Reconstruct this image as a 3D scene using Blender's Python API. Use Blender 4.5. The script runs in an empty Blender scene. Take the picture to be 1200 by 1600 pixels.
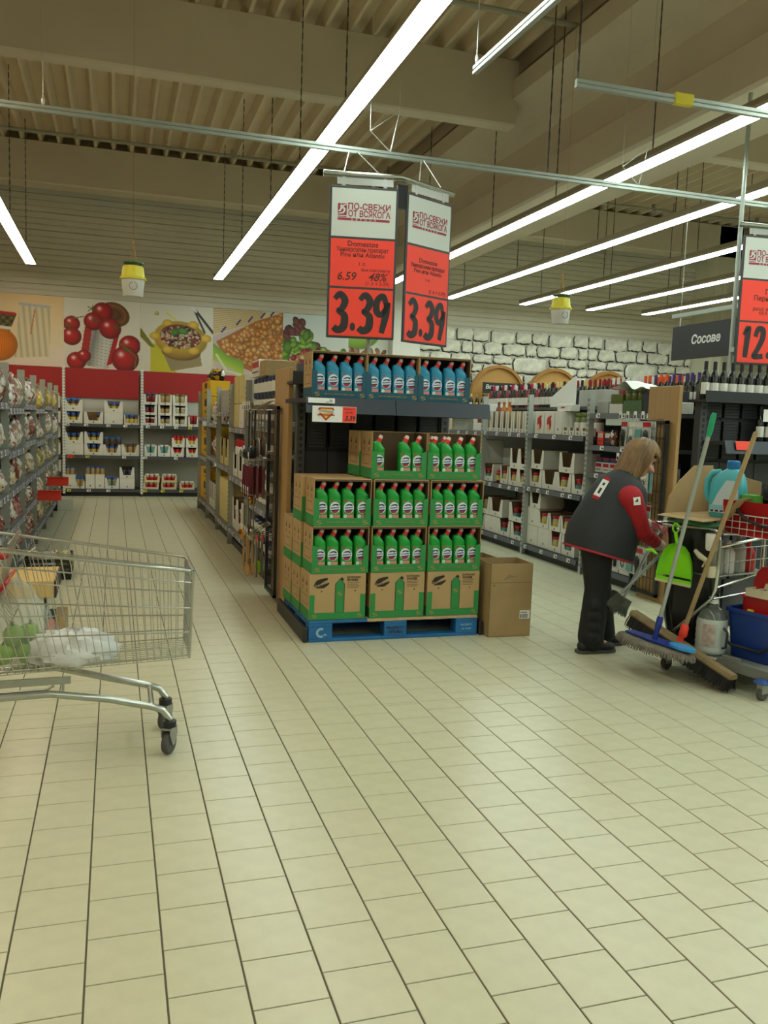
import bpy, math, random, re
import numpy as np
from mathutils import Matrix, Vector, Euler

C = bpy.context.scene.collection
SC = bpy.context.scene
PI = math.pi
rnd = random.Random(11)

# ------------------------------------------------------------------ camera, world, exposure
cam_d = bpy.data.cameras.new('camera')
cam_d.sensor_fit = 'VERTICAL'
cam_d.sensor_height = 36.0
cam_d.lens = 1329.0 / 1600.0 * 36.0
cam_d.clip_start = 0.05
cam_d.clip_end = 100
cam = bpy.data.objects.new('camera', cam_d)
C.objects.link(cam)
H = 1.465
YAW, PIT, ROL = math.radians(17.692), math.radians(6.103), math.radians(2.019)
fw = Vector((math.sin(YAW)*math.cos(PIT), math.cos(YAW)*math.cos(PIT), -math.sin(PIT)))
rt0 = Vector((math.cos(YAW), -math.sin(YAW), 0))
up0 = rt0.cross(fw)
rt = math.cos(ROL)*rt0 + math.sin(ROL)*up0
up = -math.sin(ROL)*rt0 + math.cos(ROL)*up0
cam.matrix_world = Matrix(((rt.x, up.x, -fw.x, 0), (rt.y, up.y, -fw.y, 0), (rt.z, up.z, -fw.z, H), (0, 0, 0, 1)))
SC.camera = cam
SC.view_settings.view_transform = 'Standard'
SC.view_settings.look = 'None'
SC.view_settings.gamma = 1.0
SC.view_settings.use_curve_mapping = False
SC.view_settings.exposure = 0.0
LAMP = 17.5                      # radiance of the lamp diffusers
w = bpy.data.worlds.new('world')
SC.world = w
w.use_nodes = True
w.node_tree.nodes['Background'].inputs[0].default_value = (0.5, 0.55, 0.5, 1)
w.node_tree.nodes['Background'].inputs[1].default_value = 0.05

# ------------------------------------------------------------------ materials
def lin(h):
    h = h.lstrip('#')
    o = []
    for i in (0, 2, 4):
        c = int(h[i:i+2], 16)/255
        o.append(c/12.92 if c <= .04045 else ((c+.055)/1.055)**2.4)
    return o
MATS = {}
def mat(name, col, rough=.55, metal=0, noise=0, ns=6, bump=0, bs=40, emit=0, trans=0, alpha=1, spec=.5, stretch=None, mix=None):
    if name in MATS:
        return MATS[name]
    m = bpy.data.materials.new(name)
    m.use_nodes = True
    nt = m.node_tree
    b = nt.nodes['Principled BSDF']
    c = lin(col)
    b.inputs['Base Color'].default_value = (*c, 1)
    b.inputs['Roughness'].default_value = rough
    b.inputs['Metallic'].default_value = metal
    b.inputs['Specular IOR Level'].default_value = spec
    if trans:
        b.inputs['Transmission Weight'].default_value = trans
    if alpha < 1:
        b.inputs['Alpha'].default_value = alpha
    if emit:
        b.inputs['Emission Color'].default_value = (*c, 1)
        b.inputs['Emission Strength'].default_value = emit
    tc = None
    def coords():
        t = nt.nodes.new('ShaderNodeTexCoord')
        if stretch:
            mp = nt.nodes.new('ShaderNodeMapping')
            mp.inputs['Scale'].default_value = stretch
            nt.links.new(t.outputs['Object'], mp.inputs[0])
            return mp.outputs[0]
        return t.outputs['Object']
    if noise or bump or mix:
        tc = coords()
    if noise:
        n = nt.nodes.new('ShaderNodeTexNoise')
        n.inputs['Scale'].default_value = ns
        n.inputs['Detail'].default_value = 5
        nt.links.new(tc, n.inputs['Vector'])
        r = nt.nodes.new('ShaderNodeMapRange')
        r.inputs[1].default_value = .3
        r.inputs[2].default_value = .7
        r.inputs[3].default_value = 1-noise
        r.inputs[4].default_value = 1+noise*.4
        nt.links.new(n.outputs[0], r.inputs[0])
        mx = nt.nodes.new('ShaderNodeMix')
        mx.data_type = 'RGBA'
        mx.blend_type = 'MULTIPLY'
        mx.inputs[0].default_value = 1
        mx.inputs[6].default_value = (*c, 1)
        nt.links.new(r.outputs[0], mx.inputs[7])
        nt.links.new(mx.outputs[2], b.inputs['Base Color'])
    if mix:          # mottled print: patches of further colours
        n = nt.nodes.new('ShaderNodeTexVoronoi')
        n.inputs['Scale'].default_value = mix[0]
        nt.links.new(tc, n.inputs['Vector'])
        r = nt.nodes.new('ShaderNodeValToRGB')
        r.color_ramp.interpolation = 'CONSTANT'
        cs = [col]+list(mix[1:])
        for i, h in enumerate(cs):
            e = r.color_ramp.elements[i] if i < 2 else r.color_ramp.elements.new(.9)
            e.position = i/len(cs)
            e.color = (*lin(h), 1)
        sp = nt.nodes.new('ShaderNodeSeparateColor')
        nt.links.new(n.outputs['Color'], sp.inputs[0])
        nt.links.new(sp.outputs[0], r.inputs[0])
        nt.links.new(r.outputs[0], b.inputs['Base Color'])
    if bump:
        n = nt.nodes.new('ShaderNodeTexNoise')
        n.inputs['Scale'].default_value = bs
        n.inputs['Detail'].default_value = 4
        nt.links.new(tc, n.inputs['Vector'])
        bp = nt.nodes.new('ShaderNodeBump')
        bp.inputs['Strength'].default_value = bump
        bp.inputs['Distance'].default_value = .01
        nt.links.new(n.outputs[0], bp.inputs['Height'])
        nt.links.new(bp.outputs[0], b.inputs['Normal'])
    MATS[name] = m
    return m

def vcol_mat(name, rough=.5):
    if name in MATS:
        return MATS[name]
    m = bpy.data.materials.new(name)
    m.use_nodes = True
    a = m.node_tree.nodes.new('ShaderNodeVertexColor')
    a.layer_name = 'print'
    b = m.node_tree.nodes['Principled BSDF']
    b.inputs['Roughness'].default_value = rough
    m.node_tree.links.new(a.outputs[0], b.inputs['Base Color'])
    MATS[name] = m
    return m

# ------------------------------------------------------------------ mesh builder
class MB:
    def __init__(s):
        s.v, s.f, s.m = [], [], []
        s.T = None
    def add(s, vs, fs, mi=0):
        o = len(s.v)
        if s.T is not None:
            vs = [tuple(s.T @ Vector(p)) for p in vs]
        s.v += [tuple(p) for p in vs]
        s.f += [tuple(i+o for i in f) for f in fs]
        s.m += [mi]*len(fs)
        return s
    def box(s, x0, x1, y0, y1, z0, z1, mi=0):
        vs = [(x0, y0, z0), (x1, y0, z0), (x1, y1, z0), (x0, y1, z0), (x0, y0, z1), (x1, y0, z1), (x1, y1, z1), (x0, y1, z1)]
        return s.add(vs, [(3, 2, 1, 0), (4, 5, 6, 7), (0, 1, 5, 4), (1, 2, 6, 5), (2, 3, 7, 6), (3, 0, 4, 7)], mi)
    def rbox(s, x0, x1, y0, y1, z0, z1, b=.004, mi=0):
        # box with chamfered vertical and top edges
        P = [(x0+b, y0), (x1-b, y0), (x1, y0+b), (x1, y1-b), (x1-b, y1), (x0+b, y1), (x0, y1-b), (x0, y0+b)]
        Q = [(x0+2*b, y0+b), (x1-2*b, y0+b), (x1-b, y0+2*b), (x1-b, y1-2*b), (x1-2*b, y1-b), (x0+2*b, y1-b), (x0+b, y1-2*b), (x0+b, y0+2*b)]
        vs = [(x, y, z0) for x, y in Q]+[(x, y, z0+b) for x, y in P]+[(x, y, z1-b) for x, y in P]+[(x, y, z1) for x, y in Q]
        fs = [tuple(range(7, -1, -1)), tuple(range(24, 32))]
        for k in range(3):
            for i in range(8):
                j = (i+1) % 8
                fs.append((k*8+i, k*8+j, k*8+8+j, k*8+8+i))
        return s.add(vs, fs, mi)
    def prism(s, P, a, b, ax='y', mi=0):
        # polygon P in the plane across axis ax, swept from a to b
        mk = {'y': lambda p, t: (p[0], t, p[1]), 'x': lambda p, t: (t, p[0], p[1]), 'z': lambda p, t: (p[0], p[1], t)}[ax]
        n = len(P)
        area = sum(P[i][0]*P[(i+1) % n][1]-P[(i+1) % n][0]*P[i][1] for i in range(n))
        if (area < 0) != (ax == 'y'):
            P = P[::-1]
        if ax == 'y':
            P = P[::-1]
            a, b = min(a, b), max(a, b)
            vs = [mk(p, a) for p in P]+[mk(p, b) for p in P]
            fs = [tuple(range(n)), tuple(range(2*n-1, n-1, -1))]
            fs += [(i, n+i, n+(i+1) % n, (i+1) % n) for i in range(n)]
            return s.add(vs, fs, mi)
        a, b = min(a, b), max(a, b)
        vs = [mk(p, a) for p in P]+[mk(p, b) for p in P]
        fs = [tuple(range(n-1, -1, -1)), tuple(range(n, 2*n))]
        fs += [(i, (i+1) % n, n+(i+1) % n, n+i) for i in range(n)]
        return s.add(vs, fs, mi)
    def rings(s, R, mi=0, caps=True, closed=True):
        n = len(R[0])
        vs = [p for r in R for p in r]
        fs = []
        for k in range(len(R)-1):
            for i in range(n if closed else n-1):
                j = (i+1) % n
                fs.append((k*n+i, k*n+j, (k+1)*n+j, (k+1)*n+i))
        if caps:
            fs.append(tuple(range(n-1, -1, -1)))
            fs.append(tuple((len(R)-1)*n+i for i in range(n)))
        return s.add(vs, fs, mi)
    def lathe(s, prof, seg=12, c=(0, 0, 0), mi=0, caps=True, sy=1):
        R = [[(c[0]+r*math.cos(2*PI*i/seg), c[1]+r*sy*math.sin(2*PI*i/seg), c[2]+z) for i in range(seg)] for r, z in prof]
        return s.rings(R, mi, caps)
    def tube(s, pts, r, seg=6, mi=0, loop=False, r2=None):
        P = [Vector(p) for p in pts]
        n = len(P)
        rs = r if isinstance(r, (list, tuple)) else [r]*n
        R = []
        prev = None
        for i in range(n):
            if loop:
                d = (P[(i+1) % n]-P[i-1]).normalized()
            else:
                d = (P[min(i+1, n-1)]-P[max(i-1, 0)]).normalized()
            if prev is None:
                a = d.orthogonal().normalized()
            else:
                a = (prev-d*prev.dot(d))
                a = a.normalized() if a.length > 1e-6 else d.orthogonal().normalized()
            prev = a
            b = d.cross(a)
            R.append([tuple(P[i]+(a*math.cos(2*PI*k/seg)+b*math.sin(2*PI*k/seg))*rs[i]) for k in range(seg)])
        if loop:
            R.append(R[0])
        return s.rings(R, mi, not loop)
    def ball(s, c, r, seg=12, rg=7, mi=0):
        if not isinstance(r, (tuple, list)):
            r = (r, r, r)
        R = []
        for k in range(rg+1):
            t = PI*(k+.001)/(rg+.002)
            R.append([(c[0]+r[0]*math.sin(t)*math.cos(2*PI*i/seg), c[1]+r[1]*math.sin(t)*math.sin(2*PI*i/seg), c[2]-r[2]*math.cos(t)) for i in range(seg)])
        return s.rings(R, mi, True)
    def sheet(s, fn, nu, nv, mi=0, flip=False):
        vs = [fn(i/nu, j/nv) for j in range(nv+1) for i in range(nu+1)]
        fs = []
        for j in range(nv):
            for i in range(nu):
                a = j*(nu+1)+i
                q = (a, a+1, a+nu+2, a+nu+1)
                fs.append(q[::-1] if flip else q)
        return s.add(vs, fs, mi)
    def me(s, name, mats, smooth=None):
        m = bpy.data.meshes.new(name)
        m.from_pydata(s.v, [], s.f)
        for x in (mats if isinstance(mats, (list, tuple)) else [mats]):
            m.materials.append(x)
        if len(m.materials) > 1:
            m.polygons.foreach_set('material_index', s.m)
        if smooth:
            m.polygons.foreach_set('use_smooth', [True]*len(s.f))
            m.set_sharp_from_angle(angle=math.radians(smooth))
        m.update()
        return m

SEEN = {}
NUMW = ['zero', 'one', 'two', 'three', 'four', 'five', 'six', 'seven', 'eight', 'nine']
NUMRE = re.compile(r'(?<![\d.])\d(?![\d.])')
def tagit(o, label, cat, group=None, kind=None):
    if label:
        label = NUMRE.sub(lambda m_: NUMW[int(m_.group(0))], label)
        o['label'] = label
        SEEN.setdefault(label, []).append(group)
    if cat:
        o['category'] = cat
    if group:
        o['group'] = group
    if kind:
        o['kind'] = kind
    return o
def place(o, loc, rz=0, rot=None, scale=None):
    o.location = loc
    o.rotation_euler = rot if rot else (0, 0, rz)
    if scale:
        o.scale = scale if isinstance(scale, (tuple, list)) else (scale,)*3
def ob(name, me, parent=None, loc=(0, 0, 0), rz=0, rot=None, scale=None, label=None):
    o = bpy.data.objects.new(name, me)
    C.objects.link(o)
    o.parent = parent
    place(o, loc, rz, rot, scale)
    if label:
        o['label'] = label
    return o
def thing(name, label, cat, loc=(0, 0, 0), rz=0, group=None, rot=None):
    o = bpy.data.objects.new(name, None)
    o.empty_display_size = .05
    C.objects.link(o)
    place(o, loc, rz, rot)
    return tagit(o, label, cat, group)
def solo(name, me, label, cat, loc=(0, 0, 0), rz=0, group=None, rot=None, scale=None):
    return tagit(ob(name, me, None, loc, rz, rot, scale), label, cat, group)
def struct(name, me, parent=None, loc=(0, 0, 0), rz=0):
    o = ob(name, me, parent, loc, rz)
    if parent is None:
        o['kind'] = 'structure'
    return o
CACHE = {}
def cached(key, fn):
    if key not in CACHE:
        CACHE[key] = fn()
    return CACHE[key]

def text_me(s, size, m, bold=0.0, shear=0.0, align='CENTER', xs=1.0, thick=.0006):
    def go():
        cu = bpy.data.curves.new('lettering', 'FONT')
        cu.body = s
        cu.size = size
        cu.align_x = align
        cu.align_y = 'CENTER'
        cu.offset = bold*size
        cu.shear = shear
        cu.resolution_u = 2
        cu.extrude = thick
        o = bpy.data.objects.new('lettering', cu)
        C.objects.link(o)
        dg = bpy.context.evaluated_depsgraph_get()
        me = bpy.data.meshes.new_from_object(o.evaluated_get(dg))
        bpy.data.objects.remove(o)
        bpy.data.curves.remove(cu)
        n = len(me.vertices)
        a = np.empty(n*3, np.float32)
        me.vertices.foreach_get('co', a)
        a = a.reshape(-1, 3)
        me.vertices.foreach_set('co', np.stack([a[:, 0]*xs, -a[:, 2], a[:, 1]], 1).astype(np.float32).ravel())
        me.materials.clear()
        me.materials.append(m)
        me.update()
        return me
    return cached(('text', s, size, m.name, bold, shear, align, xs), go)

def stroke(b, pts, wd, y=0, mi=0, th=.001, n=6):
    # flat brush stroke in the XZ plane through pts (Catmull-Rom), widths wd
    P = [Vector((p[0], p[1])) for p in pts]
    Q, W = [], []
    for i in range(len(P)-1):
        p0, p1, p2, p3 = P[max(i-1, 0)], P[i], P[i+1], P[min(i+2, len(P)-1)]
        for k in range(n):
            t = k/n
            Q.append(.5*((2*p1)+(p2-p0)*t+(2*p0-5*p1+4*p2-p3)*t*t+(3*p1-p0-3*p2+p3)*t**3))
            W.append(wd[i]*(1-t)+wd[i+1]*t)
    Q.append(P[-1]); W.append(wd[-1])
    L, R = [], []
    for i in range(len(Q)):
        d = (Q[min(i+1, len(Q)-1)]-Q[max(i-1, 0)])
        d = d.normalized() if d.length > 1e-9 else Vector((1, 0))
        nrm = Vector((-d.y, d.x))*W[i]/2
        L.append(Q[i]+nrm); R.append(Q[i]-nrm)
    vs = [(p.x, y-th, p.y) for p in L]+[(p.x, y-th, p.y) for p in R]
    m = len(Q)
    fs = [(i, m+i, m+i+1, i+1) for i in range(m-1)]
    b.add(vs, fs, mi)
def disc(b, cx, cz, rx, rz, y, mi=0, n=20, rot=0, a0=0, a1=2*PI):
    c, s_ = math.cos(rot), math.sin(rot)
    vs = []
    full = a1-a0 > 6.2
    for i in range(n if full else n+1):
        t = a0+(a1-a0)*i/n
        px, pz = rx*math.cos(t), rz*math.sin(t)
        vs.append((cx+px*c-pz*s_, y, cz+px*s_+pz*c))
    b.add(vs, [tuple(range(len(vs)))], mi)
def quad(b, x0, x1, z0, z1, y, mi=0):
    b.add([(x0, y, z0), (x1, y, z0), (x1, y, z1), (x0, y, z1)], [(0, 1, 2, 3)], mi)

# common materials
m_white = mat('white_paint', 'dfe0da', .5)
m_card_white = mat('white_card', 'd9d8cd', .7, noise=.06, ns=9)
m_card_grey = mat('grey_card', 'a9aaa2', .75, noise=.08, ns=7)
m_kraft = mat('brown_card', 'a88d62', .8, noise=.12, ns=5)
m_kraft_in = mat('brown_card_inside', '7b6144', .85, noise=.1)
m_black = mat('black_steel', '26282a', .5, noise=.1)
m_black_plastic = mat('black_plastic', '1b1c1d', .45)
m_grey_steel = mat('grey_steel', 'a3a79e', .4, metal=.0, noise=.06)
m_dark_steel = mat('dark_grey_steel', '4a4d50', .45, noise=.06)
m_rail_dark = mat('grey_price_rail', '5d6066', .4)
m_chrome = mat('chrome', 'c9ccc8', .22, metal=1)
m_galv = mat('galvanised_steel', 'a9b0a8', .38, metal=.85, noise=.1, ns=30)
m_tag = mat('paper_tag', 'e8e8e4', .6)
m_tag_y = mat('yellow_tag', 'd8d23c', .6)
m_tag_r = mat('red_tag', 'f0432e', .6)
m_ink = mat('black_ink', '2a2629', .6)
m_red = mat('red_plastic', 'b3161c', .35)
m_redlid = mat('red_lid', 'b01025', .35)
m_bluelid = mat('blue_lid', '1f63b8', .35)
m_orange = mat('orange_red_paper', 'fb4632', .6)
m_wood = mat('beech_board', 'b3905e', .5, noise=.12, ns=3, stretch=(6, 6, .6))
ORD = ['first', 'second', 'third', 'fourth', 'fifth', 'sixth', 'seventh', 'eighth', 'ninth', 'tenth', 'eleventh', 'twelfth',
       'thirteenth', 'fourteenth', 'fifteenth', 'sixteenth', 'seventeenth', 'eighteenth', 'nineteenth', 'twentieth']
for _t in ('twenty', 'thirty', 'forty'):
    if _t != 'twenty':
        ORD.append(_t[:-1]+'ieth')
    ORD += [_t+'-'+q for q in ORD[:9]]
# ------------------------------------------------------------------ ceiling lamps (each a thing; the light stays here)
m_lamp = mat('lamp_diffuser', 'effff4', .4, emit=LAMP)
m_lamp_warm = mat('lamp_diffuser_warm', 'ffecca', .4, emit=LAMP)
m_house = mat('lamp_housing', 'a79d86', .5)
m_chain = mat('chain_steel', '5a574e', .5, metal=.6)
Z_L, Z_DECK = 3.755, 5.76
def chain_me(hgt):
    def go():
        b = MB()
        n = max(2, int(hgt/.05))
        for i in range(n):
            z = hgt*(i+.5)/n
            e = hgt/n*.62
            if i % 2:
                b.box(-.006, .006, -.0022, .0022, z-e, z+e)
            else:
                b.box(-.0022, .0022, -.006, .006, z-e, z+e)
        return b.me('chain', m_chain)
    return cached(('chain', round(hgt, 2)), go)
LX = [(-4.24, 'outermost, past the left aisle'), (-1.28, 'over the left aisle shelves'), (1.68, 'over the bleach display'), (4.42, 'under the concrete girder'), (5.9, 'next right of the girder'),  # leftmost strip is an added lamp, unseen, in line with the others
      (7.42, 'third to the right of the girder'), (8.85, 'fourth to the right of the girder'), (10.12, 'far right end of the hall')]
Y0L, Y1L = -7.0, 15.0
for i, (x, wh) in enumerate(LX):
    t = thing('ceiling_light', 'long white strip lamp hung on chains, ' + wh, 'lamp', (x, 0, Z_L), group='strip lamps')
    b = MB()
    b.prism([(-.077, .010), (.077, .010), (.085, .035), (.04, .10), (-.04, .10), (-.085, .035)], Y0L, Y1L, 'y')
    ob('housing', b.me('housing', m_house), t)
    b = MB()
    y = Y0L
    while y < Y1L-.5:
        e = min(y+2.75, Y1L)
        b.prism([(-.07, 0), (.07, 0), (.077, .010), (-.077, .010)], y+.004, e-.004, 'y')
        y = e
    ob('diffuser', b.me('diffuser', m_lamp_warm if i < 2 else m_lamp), t)
    b = MB()
    b.box(-.08, .08, Y1L, Y1L+.012, 0, .10)
    ob('end_cap', b.me('end_cap', m_house), t)
    for y in (14.3, 12.2, 9.9, 8.3, 6.6, 4.4, 2.2):
        ob('chain', chain_me(Z_DECK-Z_L-.10 if abs(y-9.9) > .2 else 1.15), t, (0, y, .10))

# ------------------------------------------------------------------ floor
m_grout = mat('grout', '5a5648', .9)
m_tile = mat('cream_tile', 'c4c2a6', .3, noise=.07, ns=14, spec=.45)
nt = m_tile.node_tree
_b = nt.nodes['Principled BSDF']
_oi = nt.nodes.new('ShaderNodeObjectInfo')
b = MB()
b.box(-9, 16, -9, 16.2, -.2, -.003)
floor = struct('floor', b.me('floor', m_grout))
TG = .0022
def tile_box(b, x0, x1, y0, y1):
    g = TG
    X0, X1, Y0_, Y1_ = x0+g*1.2, x1-g*1.2, y0+g*.95, y1-g*.95
    e = .0012
    vs = [(X0, Y0_, -.004), (X1, Y0_, -.004), (X1, Y1_, -.004), (X0, Y1_, -.004), (X0, Y0_, -e), (X1, Y0_, -e), (X1, Y1_, -e), (X0, Y1_, -e),
          (X0+e, Y0_+e, 0), (X1-e, Y0_+e, 0), (X1-e, Y1_-e, 0), (X0+e, Y1_-e, 0)]
    fs = [(8, 9, 10, 11)]
    for k in (0, 4):
        for i in range(4):
            j = (i+1) % 4
            fs.append((k+i, k+j, k+4+j, k+4+i))
    b.add(vs, fs)
b = MB()
tile_box(b, -.1, .1, -.1, .1)
tile_me = b.me('tile', m_tile)
GY = 4.087
def project(p):
    v = Vector(p)-Vector((0, 0, H))
    d = v.dot(fw)
    if d < .1:
        return None
    return 600+1329*v.dot(rt)/d, 800-1329*v.dot(up)/d
cand, rest = [], []
for k in range(-32, 60):
    x0 = -.072+.2*k
    if x0 < -5.2 or x0 > 13:
        continue
    off = .157 if k % 2 == 0 else .057
    ys = []
    y = -1.0+off-.2
    lo = []
    while y < GY:
        lo.append(y); y += .2
    for a in lo:
        ys.append((a, min(a+.2, GY)))
    y = GY-(.1 if k % 2 else 0)
    while y < 16.1:
        ys.append((max(y, GY), y+.2)); y += .2
    for a, c in ys:
        if c-a < .02:
            continue
        full = abs(c-a-.2) < 1e-6
        q = project((x0+.1, (a+c)/2, 0))
        inside = q is not None and -15 < q[0] < 1215 and q[1] < 1610
        if full and inside:
            cand.append((a, x0, c))
        elif x0 > -4 or a < 12:
            rest.append((a, x0, c))
cand.sort()
for a, x0, c in cand[:298]:
    ob('tile', tile_me, floor, (x0+.1, a+.1, 0))
b = MB()
for a, x0, c in rest+cand[298:]:
    tile_box(b, x0, x0+.2, a, c)
o = ob('tile_field', b.me('tile_field', m_tile), floor)
o['kind'] = 'stuff'

# ------------------------------------------------------------------ ceiling: ribbed deck, beams, girder
m_deck = mat('ribbed_deck', 'dccbad', .6, noise=.06, ns=2)
m_conc = mat('painted_concrete', 'd4c7b0', .75, noise=.06, ns=1.2, bump=.05)
b = MB()
prof = []
x = -9.0
while x < 16:
    prof += [(x, Z_DECK), (x+.04, Z_DECK), (x+.085, Z_DECK+.15), (x+.235, Z_DECK+.15)]
    x += .28
vs = [(px, -9, pz) for px, pz in prof]+[(px, 16.2, pz) for px, pz in prof]
n = len(prof)
b.add(vs, [(i, i+1, n+i+1, n+i) for i in range(n-1)])
b.box(-9, 16, -9, 16.2, Z_DECK+.2, Z_DECK+.3)
struct('ceiling', b.me('ceiling', m_deck))
def beam(y0, y1, z0, z1, x0, x1, nm):
    b = MB()
    b.prism([(y0, z1), (y0, z0+.02), (y0+.02, z0), (y1-.02, z0), (y1, z0+.02), (y1, z1)], x0, x1, 'x')
    return struct(nm, b.me(nm, m_conc))
beam(9.65, 9.89, 5.015, 5.75, -9, 4.56, 'trim_1')
beam(9.65, 9.89, 5.0, 5.75, 6.2, 15, 'trim_2')
beam(15.3, 15.72, 5.10, 5.75, -9, 4.56, 'trim_3')
beam(15.3, 15.72, 5.10, 5.75, 6.2, 12.6, 'trim_4')
beam(3.6, 3.84, 5.015, 5.75, -9, 4.56, 'trim_5')
beam(3.6, 3.84, 5.015, 5.75, 6.2, 15, 'trim_6')
b = MB()
gp = [(4.5, 5.53), (4.5, 5.31), (4.86, 5.14), (4.95, 5.0), (4.95, 4.66), (4.9, 4.62), (4.9, 4.27), (4.93, 4.24), (5.77, 4.24), (5.8, 4.27), (5.8, 4.62), (5.75, 4.66), (5.75, 5.0), (5.84, 5.14), (6.2, 5.31), (6.2, 5.53)]
b.prism(gp, -9, 16.0, 'y')
struct('trim_7', b.me('trim_7', m_conc))
m_pipe = mat('sprinkler_pipe', 'a39f8c', .5)
for i, (y, z, x0, x1) in enumerate([(8.3, 5.6, -9, 4.6), (14.5, 5.66, -9, 4.6), (14.5, 5.66, 6.2, 14)]):
    b = MB()
    b.tube([(x0, y, z), (x1, y, z)], .03, 8)
    for q in range(int((x1-x0)/2.4)):
        b.box(x0+1.2+q*2.4, x0+1.24+q*2.4, y-.035, y+.035, z-.04, Z_DECK)
    if i == 0:
        b.lathe([(.012, -.14), (.03, -.12), (.03, -.06), (.012, -.03)], 8, (1.2, y, z))
    solo('sprinkler_pipe', b.me('sprinkler_pipe', m_pipe, 40), ['thin pipe across the ribbed ceiling before the near beam', 'thin pipe across the ribbed ceiling before the back wall, left of girder',
         'thin pipe across the ribbed ceiling right of the concrete girder'][i], 'pipe', group='ceiling pipes')

# ------------------------------------------------------------------ walls
m_side = mat('cream_siding', 'd8d2bf', .5, noise=.04, ns=1.5)
m_wall = mat('pale_wall', 'cfcab4', .7, noise=.05, ns=2)
YW = 16.0
b = MB()
b.box(-9, 16, YW+.06, YW+.26, 0, 6.0)
wall = struct('wall_back', b.me('wall_back', m_wall))
b = MB()      # one horizontal siding board: flat with two shallow flutes and a lap joint
ph = .30
pp = [(0, 0), (-.012, .006), (-.012, .085), (-.004, .095), (-.004, .105), (-.012, .115), (-.012, .185), (-.004, .195), (-.004, .205), (-.012, .215), (-.012, .288), (0, .30)]
pp = [(YW+.055+y*2.0, z) for y, z in pp]
n = len(pp)
b.add([(-9, y, z) for y, z in pp]+[(16, y, z) for y, z in pp], [(i, n+i, n+i+1, i+1) for i in range(n-1)])
sid = b.me('siding_board', m_side)
for i in range(13):
    ob('siding_board', sid, wall, (0, 0, 2.1+.30*i))
b = MB(); b.box(-9.2, -9, -9, 16.2, 0, 6); struct('wall_left', b.me('wall_left', m_wall))
b = MB(); b.box(15, 15.2, -9, 16.2, 0, 6); struct('wall_right', b.me('wall_right', m_wall))
b = MB(); b.box(-9, 16, -9.2, -9, 0, 6); struct('wall_front', b.me('wall_front', m_wall))
# columns
m_col = mat('white_column', 'dcdbd2', .6, noise=.04)
b = MB()
b.rbox(5.07, 5.63, 15.72, YW+.06, 0, 4.3, .01)
struct('trim_8', b.me('trim_8', m_col))
b = MB()
b.rbox(12.0, 12.6, 15.3, YW+.06, 0, 5.75, .01)
b.rbox(12.15, 12.25, 15.2, 15.3, 2.2, 4.6, .01)
struct('trim_9', b.me('trim_9', m_wall))

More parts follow.
